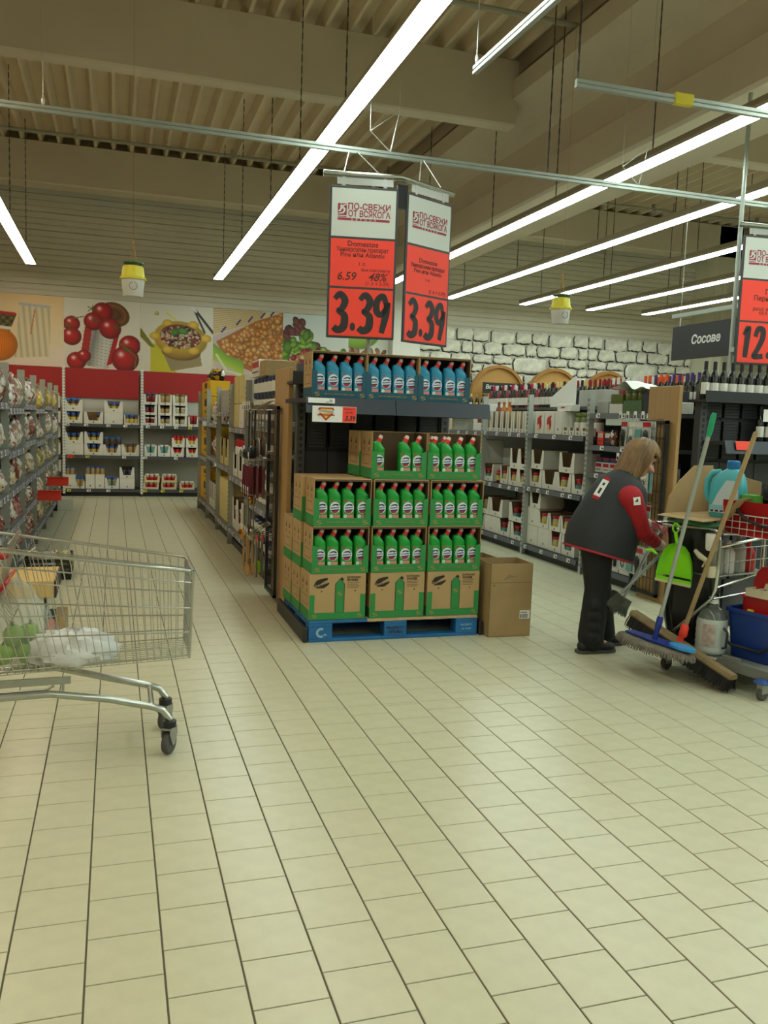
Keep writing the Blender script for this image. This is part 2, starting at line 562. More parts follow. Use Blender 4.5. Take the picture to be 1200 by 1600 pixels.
# ------------------------------------------------------------------ painted mural boards: colours held on a fine mesh
class Pic:
    def __init__(s, wpx, hpx, bg):
        s.w, s.h = wpx, hpx
        s.a = np.zeros((hpx, wpx, 3)) + np.array(bg, float)
        s.X, s.Y = np.meshgrid((np.arange(wpx)+.5)/wpx, (np.arange(hpx)+.5)/hpx)   # y up
        s.r = np.random.RandomState(5)
    def grad(s, c0, c1):
        s.a = (np.array(c0, float)*(1-s.Y[..., None])+np.array(c1, float)*s.Y[..., None])
    def ell(s, cx, cy, rx, ry, col, rot=0, shade=.35, hl=0, soft=.06, clip=None, edge=None):
        c, n = math.cos(rot), math.sin(rot)
        dx, dy = s.X-cx, s.Y-cy
        u, v = (dx*c+dy*n)/rx, (-dx*n+dy*c)/ry
        d = np.sqrt(u*u+v*v)
        m = np.clip((1-d)/soft, 0, 1)
        if clip is not None:
            m = m*clip
        lum = 1-shade*np.clip(d, 0, 1)**2-shade*.4*np.clip((-v+u)*.5, -1, 1)
        cc = np.array(col, float)*lum[..., None]
        if hl:
            k = np.exp(-(((u+.3)**2+(v-.35)**2)/.05))*hl
            cc = cc+(255-cc)*np.clip(k, 0, 1)[..., None]
        s.a = s.a*(1-m[..., None])+cc*m[..., None]
        return m
    def poly(s, pts, col, shade=None):
        m = np.zeros(s.X.shape, bool)
        n = len(pts)
        for i in range(n):
            x0, y0 = pts[i]; x1, y1 = pts[(i+1) % n]
            cond = ((y0 > s.Y) != (y1 > s.Y))
            xi = (x1-x0)*(s.Y-y0)/((y1-y0) if abs(y1-y0) > 1e-9 else 1e-9)+x0
            m ^= cond & (s.X < xi)
        cc = np.array(col, float)+np.zeros_like(s.a)
        if shade is not None:
            cc = cc*shade(s.X, s.Y)[..., None]
        s.a[m] = cc[m]
        return m
    def line(s, pts, wd, col):
        for i in range(len(pts)-1):
            (x0, y0), (x1, y1) = pts[i], pts[i+1]
            L = max((x1-x0)**2+(y1-y0)**2, 1e-9)
            t = np.clip(((s.X-x0)*(x1-x0)+(s.Y-y0)*(y1-y0))/L, 0, 1)
            d = np.sqrt((s.X-x0-t*(x1-x0))**2+(s.Y-y0-t*(y1-y0))**2)
            m = np.clip((wd-d)/(wd*.5), 0, 1)[..., None]
            s.a = s.a*(1-m)+np.array(col, float)*m
    def mesh(s, name, W, Hh, m, fn=None):
        nx, ny = s.w, s.h
        gx, gy = np.meshgrid(np.arange(nx+1)/nx*W, np.arange(ny+1)/ny*Hh)
        co = np.stack([gx, np.zeros_like(gx), gy], -1).reshape(-1, 3)
        if fn is not None:
            co = fn(co)
        me = bpy.data.meshes.new(name)
        idx = (np.arange(ny)[:, None]*(nx+1)+np.arange(nx)[None]).ravel()
        fc = np.stack([idx, idx+1, idx+nx+2, idx+nx+1], 1)
        me.vertices.add(len(co)); me.vertices.foreach_set('co', co.astype(np.float32).ravel())
        me.loops.add(fc.size); me.loops.foreach_set('vertex_index', fc.astype(np.int32).ravel())
        me.polygons.add(len(fc)); me.polygons.foreach_set('loop_start', (np.arange(len(fc))*4).astype(np.int32))
        at = me.color_attributes.new('print', 'BYTE_COLOR', 'CORNER')
        px = np.clip(s.a, 0, 255).reshape(-1, 3)/255
        rgba = np.ones((len(px), 4), np.float32); rgba[:, :3] = px
        at.data.foreach_set('color_srgb', np.repeat(rgba, 4, 0).ravel())
        me.materials.append(m)
        me.update(); me.validate()
        return me
m_print = vcol_mat('printed_board', .55)
m_pedge = mat('board_edge', 'd8d4c4', .6)
TOM, CAN = (190, 22, 22), (205, 203, 196)
def pic_jars():
    p = Pic(110, 104, (0, 0, 0)); p.grad((226, 214, 190), (233, 203, 152))
    p.poly([(0, 0), (1, 0), (1, .3), (0, .18)], (228, 212, 192))
    p.poly([(.36, .1), (.82, .14), (.83, .82), (.44, .84)], (222, 208, 172), lambda x, y: .82+.18*np.abs(np.sin(x*40+y*3)))
    p.line([(.45, .86), (.82, .84)], .022, (176, 182, 196)); p.line([(.63, .78), (.58, .45)], .01, (196, 120, 90))
    p.poly([(-.1, .45), (.3, .42), (.4, .7), (-.1, .72)], (120, 112, 58), lambda x, y: .7+.3*np.sin(x*60)*np.sin(y*60))
    p.line([(-.05, .74), (.38, .71)], .028, (186, 30, 32))
    p.ell(.18, .28, .24, .24, (238, 138, 18), 0, .3, 0)
    for k in range(14):
        x = .0+k*.026
        p.line([(x, .14), (x+.02, .42)], .006, (206, 92, 10))
    p.line([(.05, .53), (.32, .51)], .03, (226, 220, 206))
    return p
def pic_tomato():
    p = Pic(116, 108, (0, 0, 0)); p.grad((222, 210, 196), (226, 222, 208))
    p.ell(.66, .80, .21, .17, (128, 84, 48), -.5, .25)
    for q in (.8, .62, .45):
        p.ell(.66, .80, .21*q, .17*q, (150*q+40, 100*q+20, 60*q), -.5, .2)
    p.poly([(.2, .06), (.56, .0), (.73, .55), (.28, .62)], CAN, lambda x, y: .62+.38*np.abs(np.sin((x-.2*y)*9+.4)))
    for k in range(9):
        p.line([(.27-.006*k, .46-.045*k), (.68-.012*k, .39-.045*k)], .003, (130, 128, 120))
    p.poly([(.2, .1), (.30, .08), (.36, .55), (.27, .6)], (170, 40, 34)); p.poly([(.55, .05), (.62, .08), (.72, .5), (.66, .52)], (172, 30, 28))
    for cx, cy, r in [(.5, .82, .14), (.38, .68, .13), (.60, .59, .15), (.10, .63, .11), (.10, .45, .13), (.86, .36, .15), (.8, .16, .19), (.16, .1, .13), (.26, .18, .09)]:
        p.ell(cx, cy, r, r*1.02, TOM, 0, .45, .8)
    for cx, cy in [(.36, .86), (.4, .7), (.68, .62), (.05, .6), (.82, .3)]:
        for t in range(5):
            p.line([(cx, cy), (cx+.06*math.cos(t*1.3), cy+.05*math.sin(t*1.3))], .008, (62, 92, 30))
    p.line([(.74, .38), (.95, .2), (.93, .05)], .012, (86, 110, 50)); p.line([(.1, .7), (.25, .74)], .009, (86, 110, 50))
    return p
def pic_bowl():
    p = Pic(116, 108, (0, 0, 0)); p.grad((214, 206, 186), (222, 218, 204))
    p.poly([(.14, 0), (.5, 0), (.3, .4), (.14, .42)], (196, 186, 40)); p.poly([(0, .64), (0, .5), (.14, .36), (.2, .36)], (120, 118, 24))
    p.poly([(.42, .02), (.85, .12), (.82, .3), (.6, .32), (.3, .3)], (150, 132, 92))
    p.ell(.56, .32, .28, .14, (188, 140, 50), 0, .4); p.ell(.55, .50, .38, .27, (222, 178, 56), -.1, .3)
    for k in range(6):
        t = k*1.05
        p.ell(.55+.35*math.cos(t), .53+.22*math.sin(t), .08, .06, (226, 184, 66), 0, .2)
    p.ell(.55, .54, .29, .18, (122, 76, 52), -.1, .2)
    for k in range(210):
        a, r = p.r.uniform(0, 6.28), math.sqrt(p.r.uniform(0, 1))
        c = [(206, 176, 140), (190, 150, 116), (150, 40, 36), (60, 30, 30), (220, 200, 170)][p.r.randint(5)]
        p.ell(.55+.27*r*math.cos(a), .53+.16*r*math.sin(a), .022, .02, c, 0, .3)
    p.ell(.47, .6, .055, .05, (70, 140, 40), .5, .3); p.ell(.58, .62, .075, .045, (84, 150, 46), -.2, .3)
    p.line([(.74, .93), (.88, .62)], .018, (52, 52, 54)); p.line([(.76, .93), (1.0, .62)], .022, (48, 48, 52)); p.line([(.70, .98), (.76, .92)], .02, (230, 230, 230))
    p.ell(.22, .86, .03, .03, (214, 208, 90)); p.line([(.36, .87), (.48, .78)], .02, (220, 214, 120))
    return p
def pic_chick():
    p = Pic(116, 108, (214, 196, 158))
    for k in range(15):
        p.line([(-.02, .62+.036*k), (.7, .86+.02*k)], .012, (190, 164, 116))
    p.poly([(0, .58), (1, .98), (1, .10), (.55, 0), (.1, .02), (0, .2)], (196, 178, 176))
    for x, y in [(.12, .68), (.33, .8), (.5, .86), (.68, .93), (.82, .97)]:
        p.line([(x, y-.03), (x+.05, y+.04)], .016, (66, 54, 120))
    p.poly([(.04, .5), (.6, .84), (1, 1.0), (1, .12), (.6, .06), (.2, .2)], (170, 102, 44))
    for k in range(300):
        x, y = p.r.uniform(.1, 1), p.r.uniform(.1, .98)
        if y < .52+.44*x and y > .1+.12*(1-x) and x > .12+.25*max(0, .5-y):
            c = [(224, 150, 72), (214, 136, 60), (232, 166, 92)][p.r.randint(3)]
            p.ell(x, y, .045, .047, c, 0, .45, .25)
    for t in range(5):
        p.line([(.0, .45-.05*t), (.2, .28-.03*t), (.42, .2-.04*t)], .03, (120+12*t, 160+8*t, 60))
    p.line([(.05, .3), (.2, .06), (.4, .02)], .022, (206, 214, 170)); p.poly([(.3, 0), (1, 0), (1, .1), (.6, .04)], (216, 208, 200))
    return p
def pic_salad():
    p = Pic(116, 108, (0, 0, 0)); p.grad((206, 202, 190), (204, 214, 212))
    for k in range(150):
        x, y = p.r.uniform(0, 1), p.r.uniform(.25, .88)
        if y < .62+.25*math.sin(x*5.5+.3):
            c = [(120, 170, 40), (150, 196, 60), (96, 140, 36), (130, 60, 50), (176, 206, 90)][p.r.choice(5, p=[.3, .25, .2, .12, .13])]
            if x > .75 and y > .5 or (x < .3 and y > .65):
                c = (126, 64, 58)
            p.ell(x, y, p.r.uniform(.05, .11), p.r.uniform(.03, .08), c, p.r.uniform(0, 3), .5)
    for k in range(140):
        x, y = p.r.uniform(.08, .98), p.r.uniform(.0, .45)
        if y < .18+.3*math.sin(x*3.0):
            c = [(210, 150, 84), (150, 30, 50), (214, 172, 110), (120, 30, 40), (190, 60, 70)][p.r.randint(5)]
            p.ell(x, y, .05, .045, c, p.r.uniform(0, 3), .4, .35)
    return p
def pic_beans():
    p = Pic(72, 108, (0, 0, 0)); p.grad((200, 200, 180), (206, 212, 200))
    p.ell(.2, .8, .6, .3, (150, 190, 60), 0, .3)
    for k in range(120):
        x, y = p.r.uniform(0, 1), p.r.uniform(0, .5)
        p.ell(x, y, .07, .045, [(120, 62, 48), (176, 110, 84), (140, 80, 60)][p.r.randint(3)], p.r.uniform(0, 3), .4, .3)
    return p
for i, (x0, x1, fn, lb) in enumerate([(-2.10, -.838, pic_jars, 'mural board of pickle jars, above the left aisle'), (-.836, .433, pic_tomato, 'mural board of red tomatoes in an open can'),
        (.435, 1.71, pic_bowl, 'mural board of a yellow bowl with bean salad'), (1.712, 2.99, pic_chick, 'mural board of orange chickpeas in a dish'),
        (2.992, 4.26, pic_salad, 'mural board of lettuce and mixed beans'), (4.262, 5.06, pic_beans, 'narrow mural board of brown beans beside white column')]):
    t = thing('mural_board', lb, 'poster', (x0, 15.965, 2.2), group='food mural boards')
    b = MB(); b.box(0, x1-x0, .001, .05, 0, 1.2)
    ob('backing', b.me('backing', m_pedge), t)
    ob('print', fn().mesh('print', x1-x0, 1.2, m_print), t)

# ------------------------------------------------------------------ stone cladding, mirrored courses in low relief
m_stone = mat('white_stone', 'e6e3d4', .85, noise=.30, ns=7, bump=.9, bs=12)
m_stone_e = mat('stone_dark_edge', '35342f', .9)  # dark rim colour stands in for shadow below and left of each stone
m_mort = mat('stone_mortar', 'bdbcae', .9, noise=.35, ns=5, bump=.5)
b = MB()
b.box(5.64, 12.0, 15.975, 16.05, 1.2, 3.32)
cl = struct('trim_10', b.me('trim_10', m_mort))
S = .0034
half = [[(3.12, 3.36, [(5, 105, 0), (112, 272, -.05), (285, 385, .02)])], [(2.87, 3.10, [(-32, 32, 0), (40, 186, 0), (196, 308, .03), (322, 385, 0)])],
        [(2.69, 2.85, [(126, 246, .01), (258, 375, .02)]), (2.51, 2.67, [(118, 312, .03), (322, 385, 0)]), (2.52, 2.85, [(-114, 114, 0)])],
        [(2.31, 2.49, [(-40, 40, 0), (50, 178, .02), (190, 298, 0), (310, 385, .02)])], [(2.10, 2.29, [(0, 150, 0), (160, 280, .01), (292, 385, 0)])],
        [(1.88, 2.08, [(-50, 50, 0), (60, 200, 0), (212, 385, 0)])]]
def stone_me(wd, hg, sd):
    def go():
        r = random.Random(sd)
        b = MB()
        n = 7
        ring0, ring1, ring2 = [], [], []
        pts = []
        for k in range(n):
            pts.append((-wd/2+wd*k/n, -hg/2))
        for k in range(3):
            pts.append((wd/2, -hg/2+hg*k/3))
        for k in range(n):
            pts.append((wd/2-wd*k/n, hg/2))
        for k in range(3):
            pts.append((-wd/2, hg/2-hg*k/3))
        for x, z in pts:
            j = lambda q: r.uniform(-q, q)
            ex, ez = x+j(.018), z+j(.014)
            if abs(x) > wd/2-.001 and abs(z) > hg/2-.001:
                ex, ez = x*.95+j(.01), z*.86
            ring0.append((ex-.008, 0, ez-.006)); ring1.append((ex*.965+.006+j(.006), -.014, ez*.9+.012+j(.006))); ring2.append((ex*.86+.006, -.036+j(.008), ez*.68+.012))
        m = len(pts)
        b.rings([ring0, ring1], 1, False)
        b.rings([ring1, ring2], 0, False)
        b.add(ring2+[(r.uniform(-.1, .1)*wd, -.043, 0)], [(i, (i+1) % m, m) for i in range(m)], 0)
        b.f = [f[::-1] for f in b.f]
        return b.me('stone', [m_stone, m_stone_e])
    return go()
sd = 0
for per in range(-1, 3):
    axx = 8.13+per*2.62
    for course in half:
        for z0, z1, sts in course:
            for a, c, dz in sts:
                for sgn in (1, -1):
                    if sgn < 0 and a+c == 0:
                        continue
                    xa, xb = sorted((axx+sgn*a*S, axx+sgn*c*S))
                    xa, xb = max(xa, 5.66), min(xb, 11.98)
                    if xb-xa < .1:
                        continue
                    sd += 1
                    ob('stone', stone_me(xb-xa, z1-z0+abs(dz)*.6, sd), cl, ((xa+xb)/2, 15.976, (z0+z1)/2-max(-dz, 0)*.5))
# ------------------------------------------------------------------ shelving
class Bay:
    def __init__(s, x, y, th):
        s.x, s.y, s.th = x, y, th
        s.c, s.s = math.cos(th), math.sin(th)
    def p(s, x, y, z):
        return (s.x+x*s.c-y*s.s, s.y+x*s.s+y*s.c, z)
def post_me(h, m, holes=True):
    def go():
        b = MB()
        b.box(0, .044, -.03, .03, 0, h)
        if holes:
            z = .08
            while z < h-.04:
                b.box(.006, .015, -.0312, -.03, z, z+.026, 1)
                b.box(.029, .038, -.0312, -.03, z, z+.026, 1)
                z += .05
        b.box(0, .044, -.03, .52, 0, .05)
        return b.me('post', [m, m_ink])
    return cached(('post', h, m.name, holes), go)
def shelf_me(wd, d, m):
    def go():
        b = MB()
        b.box(.046, wd-.002, 0, d, -.03, 0)
        b.box(.046, wd-.002, 0, .006, -.05, 0)
        return b.me('shelf', m)
    return cached(('shelf', wd, d, m.name), go)
def rail_me(wd, m):
    def go():
        b = MB()
        b.prism([(-.010, -.048), (-.003, -.048), (.0, .002), (-.004, .003)], .046, wd-.002, 'x')
        return b.me('price_rail', m)
    return cached(('rail', wd, m.name), go)
def tag_me(m):
    def go():
        b = MB()
        b.box(-.032, .032, -.0012, 0, -.02, .02)
        b.box(-.005, .024, -.0018, -.0012, -.012, .004, 1)
        b.box(-.026, .010, -.0018, -.0012, .009, .013, 1)
        return b.me('price_tag', [m, m_ink])
    return cached(('tag', m.name), go)
def bay(B, wd, zs, d, h, label, group, pm, sm, rm, back=None, end=False, tags=None, ys=None, base=True):
    t = thing('shelving_bay', label, 'shelving', (B.x, B.y, 0), B.th, group)
    ob('post', post_me(h, pm), t, (0, 0, 0))
    if end:
        ob('post', post_me(h, pm), t, (wd, 0, 0))
    if back:
        b = MB(); b.box(.02, wd-.02, d+.005, d+.02, .05, h-.02)
        ob('back_panel', b.me('back_panel', back), t)
    if base:
        b = MB(); b.box(.024, wd-.024, .02, .04, 0, .075)
        ob('plinth', b.me('plinth', m_black), t)
    for i, z in enumerate(zs):
        y0 = -.02
        s_ = ob('shelf', shelf_me(wd, d+.02, sm), t, (0, y0, z))
        ob('price_rail', rail_me(wd, rm), s_, (0, -.001, 0))
        k = tags[i] if tags else rnd.randint(3, 5)
        if isinstance(k, int):
            k = [((j+.5+rnd.uniform(-.25, .25))*wd/k, 'w') for j in range(k)]
        for x, c in k:
            ob('price_tag', tag_me({'w': m_tag, 'y': m_tag_y, 'r': m_tag_r}[c]), s_, (min(max(x, .06), wd-.06), -.0135, -.02), rot=(-.1, 0, 0))
    return t

# ------------------------------------------------------------------ cartons, trays, jars, bottles
m_emb = mat('emblem_brown', '6b5a4a', .7)
def tray_me(wd, d, h, top, bot, lip, body=None, inner=None, emb=True, split=1):
    body = body or m_card_white
    inner = inner or m_kraft_in
    def go():
        b = MB()
        t = .005
        b.box(-wd/2, wd/2, 0, d, 0, t)
        b.box(-wd/2, -wd/2+t, 0, d, 0, h); b.box(wd/2-t, wd/2, 0, d, 0, h)
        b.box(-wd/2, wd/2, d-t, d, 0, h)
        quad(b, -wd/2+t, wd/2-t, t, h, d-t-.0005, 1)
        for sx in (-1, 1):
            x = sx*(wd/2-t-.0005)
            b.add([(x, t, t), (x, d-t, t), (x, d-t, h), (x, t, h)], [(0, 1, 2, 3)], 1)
        n = split
        u = wd/n
        for k in range(n):
            c = -wd/2+u*(k+.5)
            P = [(c-u/2, 0), (c+u/2, 0), (c+u/2, h), (c+u/2*top, h), (c+u/2*bot, lip), (c-u/2*bot, lip), (c-u/2*top, h), (c-u/2, h)]
            b.prism(P, -.001, t, 'y')
            if emb:
                disc(b, c, lip*.45, .013, .015, -.002, 2, 7)
        return b.me('tray', [body, inner, m_emb])
    return cached(('tray', round(wd, 3), d, round(h, 3), top, bot, round(lip, 3), body.name, emb, split), go)
def carton_me(wd, d, h, body, emb=True, seam=True, band=None):
    def go():
        b = MB()
        b.rbox(-wd/2, wd/2, 0, d, 0, h, .003)
        if seam:
            b.box(-wd/2, wd/2, d*.47, d*.53, h, h+.0006, 1)
        if emb:
            disc(b, 0, h*.22, .013, .015, -.0006, 1, 7)
        if band:
            quad(b, -wd/2+.01, wd/2-.01, h*.55, h*.9, -.0006, 2)
            quad(b, -wd/2+.02, wd/2-.02, h*.25, h*.34, -.0006, 1)
        return b.me('carton', [body, m_emb, band or m_emb], 25)
    return cached(('carton', round(wd, 3), d, round(h, 3), body.name, emb, seam, band and band.name), go)
def jar_parts(r, h, body, lid, lab=None):
    def go():
        b = MB()
        b.lathe([(r*.9, 0), (r, .006), (r, h*.72), (r*.86, h*.80), (r*.8, h*.82)], 12)
        if lab:
            b.lathe([(r*1.012, h*.18), (r*1.012, h*.58)], 12, mi=1, caps=False)
        j = b.me('glass', [body, lab or body], 40)
        b = MB()
        b.lathe([(r*.92, h*.815), (r*.94, h*.83), (r*.94, h*.97), (r*.86, h)], 12)
        return j, b.me('lid', lid, 40)
    return cached(('jar', r, h, body.name, lid.name, lab and lab.name), go)
def jar(p, rz, r, h, body, lid, label, group=None, lab=None):
    j, l = jar_parts(r, h, body, lid, lab)
    t = thing('jar', label, 'jar', p, rz, group)
    ob('glass', j, t); ob('lid', l, t)
    return t
def bottle_parts(r, h, glass, cap, lab, kind='wine'):
    def go():
        b = MB()
        if kind == 'wine':
            b.lathe([(r*.85, 0), (r, .006), (r, h*.58), (r*.85, h*.66), (r*.42, h*.74), (r*.36, h*.80), (r*.36, h*.97)], 12)
        else:
            b.lathe([(r*.85, 0), (r, .006), (r, h*.66), (r*.7, h*.78), (r*.4, h*.84), (r*.4, h*.9)], 12)
        g = b.me('glass', glass, 40)
        b = MB()
        b.lathe([(r*.40, h*(.78 if kind == 'wine' else .86)), (r*.41, h*.79 if kind == 'wine' else h*.87), (r*.41, h*.995), (r*.34, h)], 10)
        c = b.me('cap', cap, 40)
        b = MB()
        a0, a1 = PI*1.02, PI*1.98
        b.sheet(lambda u, v: (r*1.015*math.cos(a0+(a1-a0)*u), r*1.015*math.sin(a0+(a1-a0)*u), h*(.14+.30*v)), 8, 1)
        return g, c, b.me('paper_label', lab, 40)
    return cached(('bot', r, h, glass.name, cap.name, lab.name, kind), go)
def bottle(p, rz, r, h, glass, cap, lab, label, group=None, kind='wine'):
    g, c, l = bottle_parts(r, h, glass, cap, lab, kind)
    t = thing('bottle', label, 'bottle', p, rz, group)
    ob('glass', g, t); ob('cap', c, t); ob('paper_label', l, t)
    return t
m_jar_dark = mat('jar_dark_beans', '4d3a32', .25)
m_jar_beige = mat('jar_beige_beans', 'a98b5a', .25)
m_jar_pale = mat('jar_pale_pickles', 'b6ad84', .25)
m_jar_red = mat('jar_red_sauce', '7a1c18', .25)
m_jar_green = mat('jar_green_olives', '5c6830', .25)
m_lab_w = mat('label_white', 'd8d6cc', .6)
m_lab_y = mat('label_yellow', 'c9b755', .6)
m_lab_blue = mat('label_blue', '28406f', .6)
m_lab_teal = mat('label_teal', '5f9591', .6)
SIDE3 = {1: ['alone'], 2: ['left', 'right'], 3: ['left', 'middle', 'right'], 4: ['first from left', 'second from left', 'third from left', 'fourth from left']}
def tray(B, x0, x1, z, where, lv='', h=.23, d=.30, jars=None, y=.03, top=.74, bot=.5, lipf=.28, body=None, cat='tray', desc='white notched tray', emb=True, split=1):
    # one display tray with the front row (and where seen from above the second row) of its jars
    wd = x1-x0-.006
    c = (x0+x1)/2
    jt = rnd.uniform(-.008, .008)
    me = tray_me(wd, d, h, top, bot, h*lipf, body, None, emb, split)
    solo('display_tray', me, (desc+' '+lv+', '+where).replace('  ', ' ').replace(' ,', ','), 'tray', B.p(c+jt, y, z), B.th+rnd.uniform(-.02, .02), 'display trays')
    if jars:
        n, r, jh, jb, jl, lab, nm, rows = jars[:8]
        skip = jars[8] if len(jars) > 8 else ()
        for ro in range(rows):
            for k in range(n):
                if (ro, k) in skip:
                    continue
                pos = SIDE3.get(n, ORD)[k]
                row = '' if rows == 1 else (' front row' if ro == 0 else ' second row')
                lo = x0+.008
                jx = lo+(wd-.012)*(k+.5)/n
                jar(B.p(jx+jt, y+.012+r+ro*(2*r+.004), z+.006), B.th, r, jh, jb, jl, (nm+', '+pos+row+' in '+lv+' tray, '+where).replace('  ', ' '), nm+'s in trays', lab)

# ------------------------------------------------------------------ back wall shelves
m_back = mat('white_back_panel', 'c9c9bd', .6)
m_backred = mat('red_back_board', 'a81a1c', .5, noise=.05)
m_shelf_blk = mat('charcoal_shelf', '3c3f42', .45)
BW = [('left bay', -.84), ('right bay', .432)]
bays = {}
for nm, x in [('far left bay', -2.11)]+BW+[('hidden bay', 1.704)]:
    B = Bay(x, 15.45, 0)
    bays[nm] = B
    t = bay(B, 1.272, [.12, .70, 1.24], .5, 2.2, 'dark shelving bay under red board on the back wall, '+nm, 'back wall bays', m_white, m_shelf_blk, m_shelf_blk, m_back, nm == 'hidden bay',
        {'left bay': [[(.1, 'y'), (.42, 'w'), (.74, 'w')], [(.1, 'r'), (.15, 'r'), (.4, 'y'), (1.0, 'w')], [(.08, 'w'), (.38, 'w'), (.74, 'w'), (1.02, 'w')]],
         'right bay': [[(.08, 'y'), (.38, 'y'), (.7, 'y')], [(.08, 'w'), (.6, 'w')], [(.12, 'w'), (.36, 'w'), (.6, 'w'), (.84, 'y')]]}.get(nm))
    b = MB(); b.box(.02, 1.255, .465, .50, 1.69, 2.195)
    ob('red_board', b.me('red_board', m_backred), t)
k = .002838
CX = lambda cx: (cx-367)*k
JB = (3, .045, .175, m_jar_dark, m_bluelid, m_lab_y, 'blue-lidded bean jar', 1)
B = bays['left bay']
def T(c0, c1, z, wh, lv='', **kw):
    tray(B, CX(c0), CX(c1), z, wh, lv, **kw)
def closed(B, x0, x1, z, h, label, d=.30, body=None, y=.03, name='carton', grp='white closed cartons', band=None):
    solo(name, carton_me(x1-x0-.006, d, h, body or m_card_white, True, True, band), label, 'carton', B.p((x0+x1)/2, y, z), B.th+rnd.uniform(-.015, .015), grp)
w1 = 'stack %s, top shelf of left back bay'
T(375, 482, 1.245, w1 % 'one', 'lower', h=.2, jars=JB)
T(375, 482, 1.447, w1 % 'one', 'upper', h=.2, jars=(3, .045, .21, m_jar_dark, m_bluelid, m_lab_y, 'blue-lidded bean jar', 1), lipf=.5)
T(488, 600, 1.245, w1 % 'two', 'single', h=.2, jars=JB[:8]+(((0, 0), (0, 1)),))
closed(B, CX(603), CX(712), 1.245, .2, 'white closed carton under an open tray, back wall top shelf, stack three')
T(603, 712, 1.447, w1 % 'three', 'upper', h=.2, jars=JB, lipf=.35)
T(718, 808, 1.245, w1 % 'four', 'single', h=.17, jars=(3, .04, .17, m_jar_dark, m_bluelid, m_lab_y, 'blue-lidded bean jar', 1), lipf=.2, top=.85, bot=.8)
w2 = 'stack %s, middle shelf of left back bay'
closed(B, CX(375), CX(485), .705, .19, 'white closed carton under an open tray, back wall middle shelf, first stack')
T(375, 485, .897, w2 % 'one', 'upper', h=.2, jars=JB, lipf=.3)
T(488, 597, .705, w2 % 'two', 'lower', h=.2, jars=JB); T(488, 597, .907, w2 % 'two', 'upper', h=.2, jars=JB)
T(598, 703, .705, w2 % 'three', 'single', h=.19, jars=(3, .047, .15, m_jar_beige, m_bluelid, None, 'blue-lidded bean jar', 1))
for q in range(3):
    jar(B.p(CX(615+35*q), .09, .86), 0, .045, .16, m_jar_dark, m_bluelid, 'blue-lidded jar piled on the jars below, %s one, back wall middle shelf' % SIDE3[3][q], 'piled blue-lidded jars')
T(705, 812, .705, w2 % 'four', 'single', h=.2, jars=(3, .045, .19, m_jar_beige, m_emb, None, 'brown-lidded bean jar', 1), lipf=.3)
w3 = 'stack %s, bottom shelf of left back bay'
for q, (c0, c1, hh) in enumerate([(378, 440, .24), (495, 550, .25), (551, 606, .25)]):
    closed(B, CX(c0), CX(c1), .125, hh, 'tall white carton with bean packs on top, back wall bottom shelf, %s' % SIDE3[3][q], name='carton')
    for e in range(2):
        jar(B.p(CX(c0+14+e*28), .08, .126+hh), 0, .035, .13, m_jar_beige, m_bluelid, 'small blue-topped pack on tall white carton %s, bottom shelf, %s' % (SIDE3[3][q], ['left', 'right'][e]), 'packs on tall cartons')
T(438, 495, .125, w3 % 'two', 'single', h=.13, jars=(2, .036, .19, m_jar_beige, m_bluelid, None, 'blue-topped bean pack', 1), lipf=.3)
T(605, 690, .125, w3 % 'five', 'single', h=.19, jars=(2, .05, .2, m_jar_beige, m_bluelid, m_lab_teal, 'blue-topped bean pack', 1), lipf=.3)
closed(B, CX(693), CX(783), .125, .19, 'white closed carton under an open tray, back wall bottom shelf, right end')
T(693, 783, .317, w3 % 'six', 'upper', h=.19, jars=(2, .05, .13, m_jar_dark, m_bluelid, None, 'blue-lidded bean jar', 1))
B = bays['right bay']
CX = lambda cx: (cx-367)*k-1.272
for ci, (c0, c1, n, lids) in enumerate([(830, 915, 3, m_lab_blue), (918, 1002, 3, m_jar_green), (1006, 1095, 3, m_jar_green), (1097, 1163, 1, m_redlid)]):
    for r_ in range(n):
        lid = lids if r_ == n-1 else [m_lab_w, m_lab_blue, m_jar_dark][(ci+r_) % 3]
        T(c0, c1, 1.245+.182*r_, 'column %d, top shelf of right back bay' % (ci+1), ['bottom', 'middle', 'top'][r_] if n > 1 else 'single', h=.178, lipf=.24, top=.72, bot=.62,
          desc='white framed tray', jars=(2, .05, .19 if r_ == n-1 else .14, [m_jar_red, m_jar_beige, m_jar_pale, m_jar_red][ci], lid, None, 'small round pack', 1))
for ci, (c0, c1) in enumerate([(836, 912), (918, 995)]):
    T(c0, c1, .705, 'spot %d, middle shelf of right back bay' % (ci+1), 'single', h=.19, jars=(2, .045, .2, m_lab_teal, m_lab_w, None, 'grey toiletry pack', 1), lipf=.32)
for ci, (c0, c1) in enumerate([(1000, 1080), (1090, 1163)]):
    for r_ in range(2):
        T(c0, c1, .705+.17*r_, 'red stack %d, middle shelf of right back bay' % (ci+1), ['lower', 'upper'][r_], h=.165, lipf=.36, desc='white tray with red stripe',
          jars=(3, .035, .2 if r_ else .13, m_red, m_redlid, m_lab_y, 'red topped bottle', 1))
for ci, (c0, c1, n) in enumerate([(836, 930, 2), (942, 1036, 2), (1052, 1145, 1)]):
    for r_ in range(n):
        T(c0, c1, .125+.125*r_, 'stack %d, bottom shelf of right back bay' % (ci+1), ['lower', 'upper'][r_] if n > 1 else 'single', h=.12, lipf=.3, top=.8, bot=.7, emb=False,
          desc='low cream box with red corner', body=mat('cream_card', 'cfc09a', .7), jars=(3, .04, .14, m_jar_beige, m_lab_w, m_redlid, 'small biscuit pack', 1))
